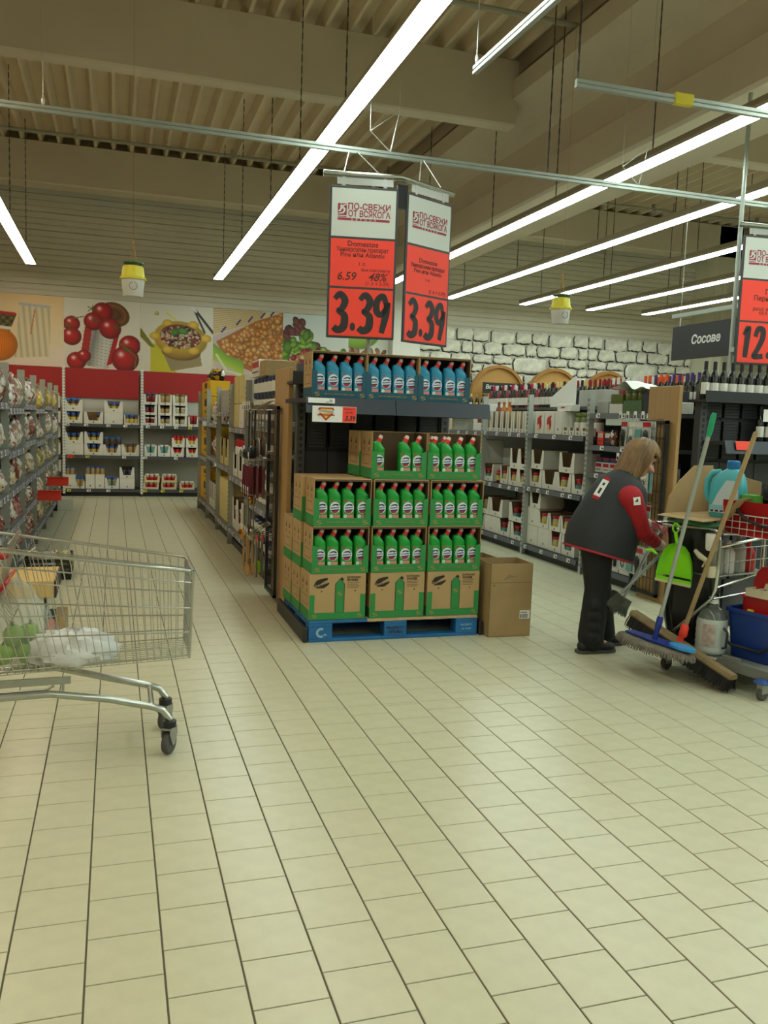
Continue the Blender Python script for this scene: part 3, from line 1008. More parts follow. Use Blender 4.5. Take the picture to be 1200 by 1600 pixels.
# the narrow slice of the far left bay seen beside the post: red goods
B = bays['far left bay']
for i, z in enumerate([.125, .42, .705, 1.0, 1.245, 1.5]):
    tray(B, 1.0, 1.24, z, 'level %d beside post of far left back bay' % (i+1), '', h=.2, desc='white tray of red packs', jars=(3, .036, .24, [m_jar_red, m_redlid][i % 2], [m_redlid, m_jar_red, m_lab_y][i % 3], m_lab_w, 'red pack', 1), lipf=.3)

# ------------------------------------------------------------------ left aisle rack: bagged sweets and biscuits
m_rack = mat('grey_rack_post', '9c9f93', .45, noise=.05)
m_rack_sh = mat('grey_rack_shelf', '777a78', .45)
m_lilac = mat('lilac_price_rail', '80818f', .4)
m_fbags = [mat('clear_bag', 'b9b3a2', .25, mix=(28, 'a08a70', 'd4cfc2', '8c6a54')), mat('red_brown_bag', '6e3a34', .25, mix=(24, 'c8c0b4', '8a4a3c', '4a2a28')), mat('cream_bag', 'c2ab7c', .3, mix=(24, 'a3835a', 'd8cfb0', '7c5c40')),
           mat('white_bag', 'd6d2c6', .25, mix=(26, 'b0a8a0', 'e0dcd0', '9a4a44')), mat('pink_bag', 'b08078', .25, mix=(26, 'd8cec6', '94504c', '6c4440')), mat('yellow_bag', 'd9ac22', .3, mix=(20, 'c9801a', 'e0c860', '8a6a20')), mat('olive_bag', '7f8246', .3, mix=(24, 'b8b07c', 'a0863c', 'd4d0b4'))]
m_foilp = mat('black_gold_foil', '1c1a18', .25, metal=.3, mix=(16, 'c39a3a', '26221e', 'd8d4c8'))
def bag_me(i, wd, hg, dp):
    def go():
        r = random.Random(i*7+3)
        b = MB()
        n, mm = 10, 8
        R = []
        for j in range(mm+1):
            v = j/mm
            pr = math.sin(PI*min(max(v, .02), .98))**.6
            ring = []
            for q in range(n):
                t = 2*PI*q/n
                cx, cy = math.cos(t), math.sin(t)
                X = wd/2*(abs(cx)**.6)*(1 if cx > 0 else -1)*(1-.12*(1-pr)+r.uniform(-.05, .05))
                Y = dp/2*cy*max(pr, .06)*(1+r.uniform(-.22, .22))
                ring.append((X, Y, hg*v+r.uniform(-.006, .006)))
            R.append(ring)
        b.rings(R)
        return b.me('bag', m_fbags[i % 7] if i < 40 else m_foilp, 50)
    return cached(('bag', i, wd, hg, dp), go)
BAGN = ['clear', 'red-brown', 'cream', 'white', 'pink', 'yellow', 'olive']
LB = []
for i in range(6):
    B = Bay(-.83, 7.37+1.25*i-1.25, PI/2)
    LB.append(B)
    zs = [.15, .47, .78, 1.10, 1.46] if i % 2 else [.15, .5, .78, 1.14, 1.5]
    bay(B, 1.25, zs, .5, 1.82, 'grey rack bay of bagged goods, left aisle, %s from the front' % ORD[i], 'left aisle bays', m_rack, m_rack_sh, m_lilac, m_rack_sh, i == 5)
    for li, z in enumerate(zs):
        hh = (zs[li+1]-z if li < 4 else .38)-.07
        n = 8
        pal = [[1, 0, 4], [0, 4, 3, 1], [0, 2, 3, 1], [4, 1, 0, 3], [3, 0, 4, 1]] if i < 3 else [[2, 6, 1], [0, 2, 3], [2, 0, 6], [2, 3, 0], [5, 6, 2, 5]]
        for q in range(n):
            ki = pal[li][rnd.randrange(len(pal[li]))]
            hg = round(min(hh, .30)*rnd.choice([.6, .75, .9]), 2)
            wd_ = rnd.choice([.13, .15])
            solo('snack_bag', bag_me(ki, wd_, hg, .12), '%s snack bag, %s from near post, shelf %d, %s rack bay on left' % (BAGN[ki], ORD[q], li+1, ORD[i]), 'bag',
                 B.p(.12+q*.15+rnd.uniform(-.01, .01), .05+rnd.uniform(-.02, .02), z+.004), B.th+rnd.uniform(-.4, .4), 'bagged snacks on left rack')
            if li == 4 and q % 2 == 0:
                ki = pal[li][(q+i+1) % len(pal[li])]
                solo('snack_bag', bag_me(ki, .15, .2, .12), '%s snack bag piled behind the %s one, top shelf, %s rack bay on left' % (BAGN[ki], ORD[q], ORD[i]), 'bag',
                     B.p(.12+q*.15, .2, z+.004+.13), B.th+rnd.uniform(-.4, .4), 'bagged snacks on left rack')
for i, (y, z) in enumerate([(11.6, .50), (10.0, .47)]):
    b = MB(); b.box(0, .30, -.002, .002, -.055, .055); b.box(0, .3, -.03, .03, .055, .058)
    solo('red_shelf_flag', b.me('shelf_flag', m_tag_r), ['small red shelf flag, farther of two, jutting from left rack', 'red shelf flag, nearer of two, jutting from left rack'][i], 'sign', (-.86, y, z+.05))
# parcels at the foot of the left rack's far end
solo('carton', carton_me(.26, .24, .16, m_card_white, False), 'white carton at the far foot of the left rack', 'carton', (-.70, 13.2, 0), .1)
solo('dark_carton', carton_me(.14, .3, .2, m_black_plastic, False, False), 'dark box beside white carton at the far foot of left rack', 'carton', (-.86, 13.12, 0), 0)

# ------------------------------------------------------------------ right-hand rack of the left aisle (gondola end at the bleach display)
m_yel = mat('yellow_card', 'd9a905', .6, noise=.06)
m_cream_c = mat('cream_card2', 'cdbf7e', .65, noise=.05)
GB = []
m_navy = mat('navy_wrap', '2b3350', .4)
G1 = [8.55, 9.80, 11.05, 12.30, 13.55]
G1Z = [[.17, .64, 1.14, 1.42], [.2, .79, 1.33], [.18, .86, 1.5], [.2, .9, 1.35], [.2, .85, 1.42]]
NB = ['nearest', 'second', 'third', 'fourth', 'farthest']
for i, ytop in enumerate(G1):
    B = Bay(1.27, ytop, -PI/2)
    GB.append(B)
    bay(B, 1.25, G1Z[i], .5, 1.82, 'grey rack bay facing the left aisle, %s one on its right side' % NB[i], 'right side bays of left aisle', m_rack, m_rack_sh, m_lilac, m_rack_sh, False)
def gbox(i, x0, x1, z, h, body, nm, d=.28, y=.02, band=None, emb=True):
    closed(GB[i], x0, x1, z, h, nm, d, body, y, grp='boxes on the rack right of the left aisle', band=band)
cnt = [0]
def gtray(i, x0, x1, z, h, nm, jars=None, body=None, lipf=.3, split=1, **kw):
    tray(GB[i], x0, x1, z, nm, '', h=h, d=.28, y=.02, jars=jars, body=body, lipf=lipf, split=split, **kw)
for z, h, n, l in [(.205, .3, 3, 'bottom'), (.205+.305, .16, 3, 'second'), (.855, .3, 3, 'middle'), (1.16, .14, 3, 'fourth'), (1.425, .3, 3, 'top'), (1.73, .22, 3, 'crown')]:
    for q in range(n):
        gbox(4, .03+q*.4, .42+q*.4, z, h, m_yel, 'yellow carton, %s from far post, %s level of farthest yellow bay' % (ORD[q], l), band=m_ink if q % 2 else None)
for q in range(5):
    solo('snack_bag', bag_me(40+q, .2, round(.13+.03*(q % 3), 2), .13), 'black and gold foil bag on yellow cartons, %s from far post' % ORD[q], 'bag', GB[4].p(.12+q*.24, .15, 1.955), -PI/2+.2*q, 'foil bags on yellow cartons')
for li, (z, h) in enumerate([(.205, .34), (.905, .3), (1.355, .32)]):
    for q in range(5):
        if li == 0:
            gtray(3, .03+q*.24, .265+q*.24, z, h, 'white slit tray %s, bottom of fourth rack bay' % ORD[q], (2, .045, .3, m_ink, m_redlid, m_lab_w, 'black pack', 1), top=.5, bot=.5)
        elif li == 1:
            solo('snack_bag', bag_me(3 if q % 2 else 1, .2, .28, .13), 'bag with %s print, %s on middle shelf of fourth rack bay' % (['white', 'red'][1-q % 2], ORD[q]), 'bag', GB[3].p(.13+q*.24, .1, z+.003), -PI/2, 'bags on fourth rack bay')
        else:
            solo('snack_bag', bag_me(3, .2, .3, .13), 'white foil bag, %s on top shelf of fourth rack bay' % ORD[q], 'bag', GB[3].p(.13+q*.24, .1, z+.003), -PI/2+.1, 'bags on fourth rack bay')
for q in range(3):
    gbox(2, .03+q*.4, .42+q*.4, .185, .3, m_cream_c, 'cream carton, %s on bottom shelf of third rack bay' % ORD[q])
    gbox(2, .03+q*.4, .42+q*.4, .49, .2, m_cream_c, 'cream carton stacked above bottom row, %s in third rack bay' % ORD[q])
    gtray(2, .03+q*.4, .42+q*.4, .865, .32, 'cream slit tray %s, middle of third rack bay' % ORD[q], (3, .05, .26, m_kraft, m_ink, None, 'brown pack', 1), body=m_cream_c, top=.6, bot=.5)
    gbox(2, .03+q*.4, .42+q*.4, 1.505, .27, m_card_grey, 'grey white carton, %s on top shelf of third rack bay' % ORD[q])
for q in range(3):
    gtray(1, .03+q*.4, .42+q*.4, .205, .34, 'brown notched tray %s, bottom of second rack bay' % ORD[q], (3, .05, .24, m_kraft, m_card_white, m_redlid, 'brown pack', 1), body=m_card_white, top=.7, bot=.4)
    gtray(1, .03+q*.4, .42+q*.4, .795, .26, 'white tall tray %s, middle of second rack bay' % ORD[q], (3, .05, .40, m_card_white, m_redlid, m_ink, 'red-topped pack', 1), top=.6, bot=.5)
    gbox(1, .03+q*.4, .42+q*.4, 1.335, .26, [m_cream_c, m_card_white, m_kraft][q], '%s carton on top shelf of second rack bay' % ['cream', 'white', 'brown'][q])
    gbox(1, .05+q*.4, .40+q*.4, 1.6, .3, [m_cream_c, m_cream_c, m_card_white][q], '%s display carton at the crown of second rack bay, %s' % (['cream', 'cream', 'white'][q], ORD[q]))
for q in range(6):
    for li, (z, h, bd) in enumerate([(.175, .15, m_navy), (.33, .15, m_navy), (.645, .2, m_card_white), (.85, .12, m_card_grey), (1.145, .24, m_card_white), (1.425, .2, m_lab_w), (1.63, .2, m_navy)]):
        solo('roll_pack', cached(('roll', bd.name, h), lambda: MB().lathe([(.07, 0), (.085, .015), (.085, h-.015), (.07, h)], 12, sy=.9).lathe([(.0855, h*.3), (.0855, h*.75)], 12, mi=1, caps=False, sy=.9).me('roll_pack', [bd, m_card_white if bd is m_navy else m_emb], 40)),
             '%s round pack, %s from far post, level %d of nearest rack bay' % ({'navy_wrap': 'navy', 'white_card': 'white', 'grey_card': 'grey'}.get(bd.name, 'pale'), ORD[q], li+1), 'pack', GB[0].p(.12+.2*q, .12, z+.002), 0, 'round packs on nearest rack bay')
gbox(0, .05, .5, 1.84-.0, .16, m_card_white, 'white carton with red edge crowning the nearest rack bay, far end', band=m_redlid)
gbox(0, .55, .85, 1.835, .14, m_kraft, 'brown carton crowning the nearest rack bay, middle')
# ------------------------------------------------------------------ right aisle rack (jars in white trays), facing the aisle
m_g2 = mat('pale_grey_post', 'aab0a9', .45, noise=.05)
m_back_dk = mat('dark_back_panel', '4c4f4c', .6)
RJ = (2, .045, .15, m_jar_pale, m_redlid, m_lab_y, 'red-lidded jar', 2)
RJd = (2, .045, .15, m_jar_red, m_redlid, m_lab_teal, 'red-lidded jar', 2)
G2 = [12.55, 11.30, 10.05, 8.80, 7.50]
G2Z = [[.12, .76, 1.37], [.12, .76, 1.37], [.12, .75, 1.38], [.12, .78, 1.38], [.12, .40, .72, 1.03, 1.30, 1.61]]
RB = []
for i, y in enumerate(G2):
    B = Bay(4.5, y, -PI/2)
    RB.append(B)
    par = bay(B, 1.25, G2Z[i], .5, 1.82, 'pale grey jar rack bay facing the right aisle, %s from the near end' % ORD[4-i], 'right aisle bays', m_g2, m_dark_steel, m_rail_dark, None, i == 4)
    b = MB(); b.box(.03, 1.22, .525, .54, .1, 1.05 if i < 4 else 1.85)
    ob('back_panel', b.me('back_panel', m_back_dk), par)
    # wide central deck that carries the bottles
    b = MB(); b.box(.0, 1.25, .2 if i < 4 else .30, 1.2, 1.655, 1.685)
    dk = ob('top_deck', b.me('top_deck', m_back_dk), par)
    b = MB(); b.box(.0, 1.25, 1.19, 1.2, 0, 1.655)
    ob('far_panel', b.me('far_panel', m_back_dk), par)
def R(i, x0, x1, z, wh, lv='', **kw):
    tray(RB[i], x0, x1, z, wh, lv, **kw)
def P1(px):   # bay 3 (Y 8.8..7.5) by crop position 480..960
    return (px-482)/(962-482)*1.25
# --- bay four from the far end (Y 8.8 to 7.5)
W = 'second jar bay'
for q, (a, c, jj) in enumerate([(485, 605, RJ), (612, 735, None), (738, 855, RJ), (858, 958, RJd)]):
    R(3, P1(a), P1(c), .785, '%s spot, middle shelf of %s' % (ORD[q], W), 'lower', h=.20, jars=jj)
R(3, P1(500), P1(612), .99, 'left, middle shelf of %s' % W, 'empty upper', h=.21)
R(3, P1(745), P1(868), .99, 'right, middle shelf of %s' % W, 'empty upper', h=.21)
for q, (a, c) in enumerate([(482, 595), (597, 700)]):
    closed(RB[3], P1(a), P1(c), .125, .22, 'white closed carton on the bottom shelf of second jar rack bay, %s' % ['left', 'next'][q])
R(3, P1(702), P1(805), .125, 'third, bottom shelf of %s' % W, 'lower', h=.22, jars=RJ); R(3, P1(808), P1(910), .125, 'fourth, bottom shelf of %s' % W, 'lower', h=.22, jars=RJd)
closed(RB[3], P1(485), P1(597), .348, .2, 'white closed carton stacked second high, bottom shelf of second jar rack bay')
for q, (a, c) in enumerate([(600, 690), (692, 785), (787, 880)]):
    R(3, P1(a), P1(c), .348, '%s spot, bottom shelf of %s' % (ORD[q+1], W), 'upper', h=.18, jars=RJ, top=.86, bot=.6)
R(3, P1(505), P1(605), .55, 'left, bottom shelf of %s' % W, 'topmost', h=.18)
m_straw = mat('strawberry_print', 'b3202a', .5)
for q, (a, c) in enumerate([(518, 600), (603, 688)]):
    t = thing('carton', 'white carton with red fruit print, %s on top shelf of second jar rack bay' % ['left', 'right'][q], 'carton', RB[3].p((P1(a)+P1(c))/2, .03, 1.385), RB[3].th, 'fruit cartons')
    ob('box_body', carton_me(P1(c)-P1(a)-.006, .26, .25, m_card_white, False), t)
    b = MB(); disc(b, .0, .12, .05, .075, -.002, 0, 14, .2); disc(b, -.015, .07, .03, .04, -.003, 1, 10); disc(b, .03, .19, .02, .015, -.003, 0, 8)
    ob('fruit_print', b.me('fruit_print', [m_straw, mat('pale_print', 'd8b890', .6)]), t)
closed(RB[3], P1(690), P1(752), 1.385, .25, 'plain white narrow carton between fruit cartons and jars, second jar rack bay')
for q in range(4):
    jar(RB[3].p(P1(780+48*q), .2, 1.385), 0, .055, .24, [m_jar_green, m_jar_green, m_jar_red, m_jar_dark][q], [m_jar_green, m_jar_green, m_redlid, m_ink][q], 'tall dark jar behind cookie tray, %s, top shelf of second jar rack bay' % ORD[q], 'tall jars behind trays', m_lab_w)
    R(3, P1(762+48*q), P1(808+48*q), 1.385, '%s cookie spot, top shelf of %s' % (ORD[q], W), 'low', h=.08, d=.1, top=.7, bot=.6, lipf=.6)
    b = MB(); b.ball((0, 0, 0), (.03, .012, .03), 10, 5)
    solo('cookie', cached(('cookie',), lambda: b.me('cookie', m_jar_beige, 50)), 'round biscuit in low tray, %s, top shelf of second jar rack bay' % ORD[q], 'biscuit', RB[3].p(P1(784+48*q), .06, 1.468-.03), RB[3].th, 'biscuits in low trays', rot=(.2, 0, RB[3].th))
# white cardboard header and cartons above the top shelf
hz = 1.69
b = MB(); b.prism([(-.30, 0), (.26, 0), (.26, .32), (.2, .32), (-.3, .10)], 0, .006, 'y'); b.box(-.3, .26, .006, .25, 0, .006)
solo('cardboard_header', b.me('header', m_white), 'white slanted cardboard header standing above the jar rack', 'display', RB[3].p(.62-.25, .22, 1.69), RB[3].th)
closed(RB[3], .72, 1.22, 1.69, .17, 'pale grey long carton above the top shelf, right end of second jar rack bay', .16, m_card_grey, .21)
b = MB(); b.rbox(-.12, .12, 0, .12, 0, .07, .003); quad(b, -.05, .02, .03, .045, -.001, 1)
solo('small_carton', b.me('carton', [m_white, m_redlid]), 'small white carton lying on the fruit cartons, second jar rack bay', 'carton', RB[3].p(P1(740), .06, 1.638), RB[3].th+.1)
# --- bay three from far end (Y 10.05 to 8.8)
W = 'third jar bay'
P0 = lambda px: (px-120)/(470-120)*1.25
R(2, P0(120), P0(205), .755, 'left, middle shelf of %s' % W, 'single', h=.22, jars=RJd, top=.85, bot=.6)
for q in range(3):
    jar(RB[2].p(P0(218+16*q), .1+.05*(q % 2), .755), 0, .042, .15, m_jar_red, m_redlid, 'red-lidded jar standing loose between trays, %s, third jar rack bay' % SIDE3[3][q], 'loose red-lidded jars', m_lab_y)
R(2, P0(262), P0(325), .755, 'centre, middle shelf of %s' % W, 'single', h=.22, jars=RJ, top=.85, bot=.6)
R(2, P0(326), P0(466), .755, 'right, middle shelf of %s' % W, 'lower double', h=.2, split=2, jars=(4, .042, .15, m_jar_pale, m_redlid, m_lab_y, 'red-lidded jar', 1))
R(2, P0(330), P0(466), .957, 'right, middle shelf of %s' % W, 'upper double', h=.24, split=2, jars=(4, .042, .13, m_jar_red, m_redlid, None, 'red-lidded jar', 1, ((0, 0), (0, 2), (0, 3))))
t = thing('carton', 'large grey carton with red stamp behind jars, third jar rack bay', 'carton', RB[2].p(.36, .28, .755), RB[2].th)
ob('box_body', carton_me(.66, .2, .42, m_card_grey, False), t)
tx = text_me('LIZI', .09, m_straw, .01)
ob('lettering', tx, t, (.08, -.002, .24))
for q, (a, c, jj) in enumerate([(110, 185, (2, .05, .17, m_kraft, m_jar_beige, None, 'brown pack', 1)), (187, 290, (2, .045, .15, m_jar_red, m_redlid, None, 'red-lidded jar', 2, ((0, 0), (0, 1)))), (340, 462, RJd)]):
    R(2, P0(a), P0(c), .335, '%s spot, bottom shelf of %s' % (ORD[q], W), 'upper', h=.22, jars=jj)
closed(RB[2], P0(150), P0(262), .125, .2, 'white closed carton, bottom shelf of third jar rack bay, left of jars')
R(2, P0(110), P0(148), .125, 'brown, bottom shelf of %s' % W, 'narrow', h=.2, jars=(1, .05, .16, m_kraft, m_jar_beige, None, 'brown pack', 1))
for q, (a, c) in enumerate([(265, 360), (362, 466)]):
    R(2, P0(a), P0(c), .125, '%s spot, bottom shelf of %s' % (ORD[q+2], W), 'lower', h=.2, jars=RJd)
jar(RB[2].p(P0(388), .15, .56), 0, .05, .14, m_jar_red, m_redlid, 'red-lidded jar standing high on the trays, third jar rack bay', None)
m_amber = mat('amber_bottle', 'b0621a', .25); m_choc = mat('brown_pack_print', '6e3a22', .4)
for q in range(8):
    solo('slotted_tray', cached(('slot',), lambda: tray_me(.135, .26, .25, .5, .5, .045, None, m_kraft)), 'tall white slotted tray, %s from left on top shelf of third jar rack bay' % ORD[q], 'tray', RB[2].p(.09+.152*q, .03, 1.385), RB[2].th, 'slotted trays')
    if q not in (0, 5, 6):
        bottle(RB[2].p(.09+.152*q, .09, 1.392), RB[2].th, .042, .36 if q < 4 else .2, m_amber if q in (2, 3) else m_choc, m_amber if q in (2, 3) else m_choc, m_lab_y if q > 3 else m_amber,
               '%s bottle in slotted tray, %s from left, third jar rack bay' % ('amber' if q in (2, 3) else 'brown', ORD[q]), 'bottles in slotted trays', 'round')
b = MB(); b.rbox(-.2, .2, 0, .3, 0, .34, .004); quad(b, -.06, .10, .10, .2, -.001, 1)
solo('carton', b.me('carton', [m_white, m_jar_red]), 'tall white carton at the far end of the top shelf, beside bleach display', 'carton', RB[1].p(1.05, .03, 1.385), RB[1].th)
solo('carton', carton_me(.4, .3, .5, m_card_white, True), 'white carton in the bay half hidden by the bleach display', 'carton', RB[1].p(1.0, .03, .77), RB[1].th)
# --- near bay behind the woman (Y 7.5 to 6.25)
B = RB[4]
def small(x, z, me, nm, cat, y=.08, rz=0, grp=None):
    solo(nm.split('|')[0], me, nm.split('|')[1], cat, B.p(x, y, z), B.th+rz, grp)
small(.10, 1.615, carton_me(.2, .25, .12, m_card_grey, False), 'carton|grey open carton, left on upper shelf behind the woman', 'carton')
small(.33, 1.615, carton_me(.22, .25, .09, m_card_white, False), 'carton|low pale carton, upper shelf behind the woman', 'carton')
small(.34, 1.71, carton_me(.2, .2, .09, m_jar_green, False, False), 'carton|olive pack on low pale carton, upper shelf behind the woman', 'carton')
m_greenp = mat('green_pack', '55744a', .5, noise=.3, ns=30)
m_darkp = mat('dark_blue_pack', '33373f', .5, noise=.4, ns=30)
small(.60, 1.615, carton_me(.30, .25, .12, m_greenp, False, False), 'carton|green pack on upper shelf behind the woman', 'carton')
for q in range(3):
    jar(B.p(.5+.1*q, .12, 1.735), 0, .04, .09, m_jar_green, m_jar_green, 'olive jar under white film, %s, on the green pack' % SIDE3[3][q], 'olive jars under film')
small(.93, 1.615, carton_me(.33, .25, .2, m_darkp, False, False), 'carton|dark blue pack on upper shelf, next to wooden board', 'carton')
b = MB(); b.sheet(lambda u, v: (-.3+.62*u, -.02+.3*v, .012*math.sin(u*17+v*5)+.07*math.exp(-((u-.35)/.16)**2)), 18, 8)
b.sheet(lambda u, v: (-.3+.62*u, -.02+.3*v, -.002+.012*math.sin(u*17+v*5)+.07*math.exp(-((u-.35)/.16)**2)), 18, 8, flip=True)
small(.62, 1.84, b.me('film', m_white, 60), 'plastic_film|white crumpled plastic film over packs on upper shelf', 'film', .03)
small(1.17, 1.615, carton_me(.12, .2, .1, m_card_white, False, False), 'carton|small white carton beside the wooden board, upper shelf', 'carton')
b = MB(); b.box(-.28, .28, 0, .004, 0, .075)
small(.62, 1.50, b.me('strip', mat('pale_blue_card', 'b9c6c0', .5)), 'shelf_strip|pale blank shelf strip behind the woman, under upper shelf', 'sign', -.024)
cols = [m_orange, m_darkp, m_lab_w, m_jar_green, m_card_grey, m_jar_red, m_card_grey, m_jar_dark]
for q in range(9):
    small(.09+.13*q, 1.305, bag_me(20+q % 3, .11, .15, .09) if q % 3 == 2 else carton_me(.11, .14, .13, cols[q % 8], False, False, m_lab_w), 'small_pack|small %s pack, %s from left post, shelf at her head height' % (['orange', 'dark', 'clear'][q % 3], ORD[q]), 'pack', grp='small packs behind the woman')
    small(.09+.13*q, 1.035, carton_me(.12, .14, .10, m_lab_w, False, False, m_redlid), 'sweet_box|white and red sweets box, %s from left post, shelf at her neck height' % ORD[q], 'box', grp='sweets boxes behind the woman')
    small(.09+.13*q, 1.137, carton_me(.12, .14, .05, m_lab_blue, False, False, m_redlid), 'sweet_box|flat blue sweets box, %s from left post, on the white and red ones' % ORD[q], 'box', grp='sweets boxes behind the woman')
    small(.09+.13*q, .405, bag_me(q % 7, .12, .2, .1) if q % 2 else carton_me(.12, .14, .18, [m_jar_red, m_card_white, m_jar_green][q % 3], False, False, m_lab_y), 'small_pack|mixed small pack, %s from left post, second shelf from floor behind the woman' % ORD[q], 'pack', grp='mixed packs behind the woman')
    small(.09+.13*q, .725, carton_me(.12, .2, .2, [m_card_grey, m_card_white, m_jar_red][q % 3], False, False), 'small_pack|pack %s from left post, middle shelf behind the woman' % ORD[q], 'pack', grp='middle packs behind the woman')
    if q > 2:
        small(.09+.13*q, .125, cached(('can', q % 3), lambda: MB().lathe([(.045, 0), (.05, .01), (.05, .15), (.045, .16)], 12).lathe([(.0505, .03), (.0505, .1)], 12, mi=1, caps=False).me('can', [[m_lab_w, m_kraft, m_lab_w][q % 3], [m_redlid, m_jar_dark, m_darkp][q % 3]], 40)),
              'can|%s can, %s from left post, lowest shelf behind the woman' % (['white and red', 'brown', 'white and blue'][q % 3], ORD[q]), 'can', grp='cans on the lowest shelf')
for q in range(3):
    small(.55+.22*q, .124, MB().box(-.1, .1, -.02, .0, 0, .05).me('carton_lip', m_card_white), 'carton|low white carton lip before the cans, %s' % SIDE3[3][q], 'carton', .03)
# --- wine bottles standing on the central deck
m_glass_d = mat('dark_wine_glass', '14170f', .12)
m_glass_r = mat('rose_wine', '7c2430', .15)
m_cap = {n: mat('capsule_'+n, c, .35) for n, c in dict(red='8c1420', white='d8d6d0', orange='e2531a', purple='4a3572', cream='d9c07c', black='202022', pink='c01550', gold='a8853a').items()}
def wine(x, y, z, cap, lab, nm, grp, glass=None, h=.31, r=.038, rz=None):
    bottle((x, y, z), -PI/2+rnd.uniform(-.3, .3) if rz is None else rz, r, h, glass or m_glass_d, m_cap[cap], lab, nm, grp)
seq = []
y = 10.9
i = 0
cnt_ = {}
while y > 6.35:
    if y > 9.4:
        cp, gl, lb = ['black', 'pink', 'white', 'black', 'red', 'white'][i % 6], m_glass_d if i % 3 else m_glass_r, m_lab_w
    elif y > 8.75:
        cp, gl, lb = ['cream', 'black', 'cream'][i % 3], m_glass_d, m_lab_w
    elif y > 7.9:
        cp, gl, lb = ['cream', 'red', 'black'][i % 3] if y > 8.3 else 'red', m_glass_d, m_ink
    elif y > 7.35:
        cp, gl, lb = 'white', m_glass_r, m_lab_w
    elif y > 6.85:
        cp, gl, lb = ['orange', 'orange', 'purple'][i % 3], m_glass_d, m_lab_w
    else:
        cp, gl, lb = 'purple', m_glass_d, m_lab_w
    for ro, xx in enumerate([4.98, 5.16]):
        cnt_[(cp, ro)] = cnt_.get((cp, ro), 0)+1
        wine(xx+rnd.uniform(-.01, .01), y+(.03 if ro else 0), 1.686, cp, lb, 'wine bottle with %s capsule, %s of them %s row, top of jar rack' % (cp, ORD[cnt_[(cp, ro)]-1], ['front', 'rear'][ro]), 'wine bottles on top of the jar rack', gl)
    y -= .092
    i += 1
# ------------------------------------------------------------------ wooden end board with hanging goods of the right rack
def grid_panel(t, w_, h_, z0, m, px, pz, name='wire_grid'):
    b = MB()
    b.box(0, .025, -.012, .012, z0, z0+h_); b.box(w_-.025, w_, -.012, .012, z0, z0+h_); b.box(0, w_, -.012, .012, z0+h_-.025, z0+h_); b.box(0, w_, -.012, .012, z0, z0+.025)
    x = px
    while x < w_-.02:
        b.box(x-.002, x+.002, -.004, .0, z0+.02, z0+h_-.02); x += px
    z = z0+pz
    while z < z0+h_-.02:
        b.box(.02, w_-.02, 0, .004, z-.002, z+.002); z += pz
    return ob(name, b.me(name, m), t)
def board(B, w_, lb, xg, wg):
    t = thing('end_board', lb, 'board', B.p(0, 0, 0), B.th)
    b = MB(); b.rbox(0, w_, 0, .035, .0, 1.84, .003)
    ob('wooden_panel', b.me('wooden_panel', m_wood), t)
    g = grid_panel(t, wg, 1.5, .05, m_black, .05, .15)
    g.location = (xg, -.03, 0)
    return t
BB = Bay(4.425, 6.42, -PI/2)
board(BB, .42, 'wooden end board with black wire grid behind the cleaning cart', -.06, .40)
m_blister = mat('clear_blister_card', 'b9c0ba', .35, noise=.25, ns=25)
def hook_row(B, z, xs, items, nm):
    for q, x in enumerate(xs):
        t = thing('hook', 'chrome grid hook with price tag, %s, %s' % (ORD[q], nm), 'hook', B.p(x, -.045, z), B.th, 'grid hooks')
        b = MB(); b.tube([(0, 0, 0), (0, -.18, -.005), (0, -.2, .012)], .003, 5)
        ob('wire', b.me('wire', m_chrome), t)
        b = MB(); b.box(-.02, .02, -.202, -.2, -.005, .06); b.box(-.012, .012, -.2028, -.202, .0, .03, 1)
        ob('price_tag', b.me('price_tag', [m_tag, m_ink]), t)
def blister(kind):
    def go():
        b = MB()
        b.box(-.055, .055, 0, .002, -.24, 0)
        b.box(-.055, .055, -.001, 0, -.05, -.01, 1)
        if kind == 0:
            b.ball((0, -.015, -.13), (.03, .016, .06), 10, 6, 2); b.box(-.012, .012, -.02, 0, -.22, -.12, 2)
        elif kind == 1:
            b.tube([(.02*math.cos(t*.5), -.008, -.17+.035*math.sin(t*.5)) for t in range(13)], .004, 5, 2); b.box(-.03, .03, -.006, 0, -.12, -.07, 1)
        else:
            b.box(-.04, .04, -.014, 0, -.22, -.07, 3)
        return b.me('blister_card', [m_blister, [m_redlid, m_lab_w, m_lab_w][kind], m_black_plastic, m_lab_teal], 40)
    return cached(('blister', kind), go)
for ri, (z, lvl) in enumerate([(1.56, 'top row'), (1.20, 'middle row'), (.86, 'third row'), (.5, 'lowest row')]):
    xs = [-.04, .07, .18, .29]
    hook_row(BB, z, xs, None, lvl+' on the right wire grid')
    for q, x in enumerate(xs):
        for dpt in range(2):
            solo('blister_pack', blister((q+ri+dpt) % 3), 'blister pack %s on hook %s, %s on the right wire grid' % (['in front', 'behind'][dpt], ORD[q], lvl), 'pack', BB.p(x, -.2+.05*dpt, z-.02), BB.th+rnd.uniform(-.15, .15), 'hanging blister packs')
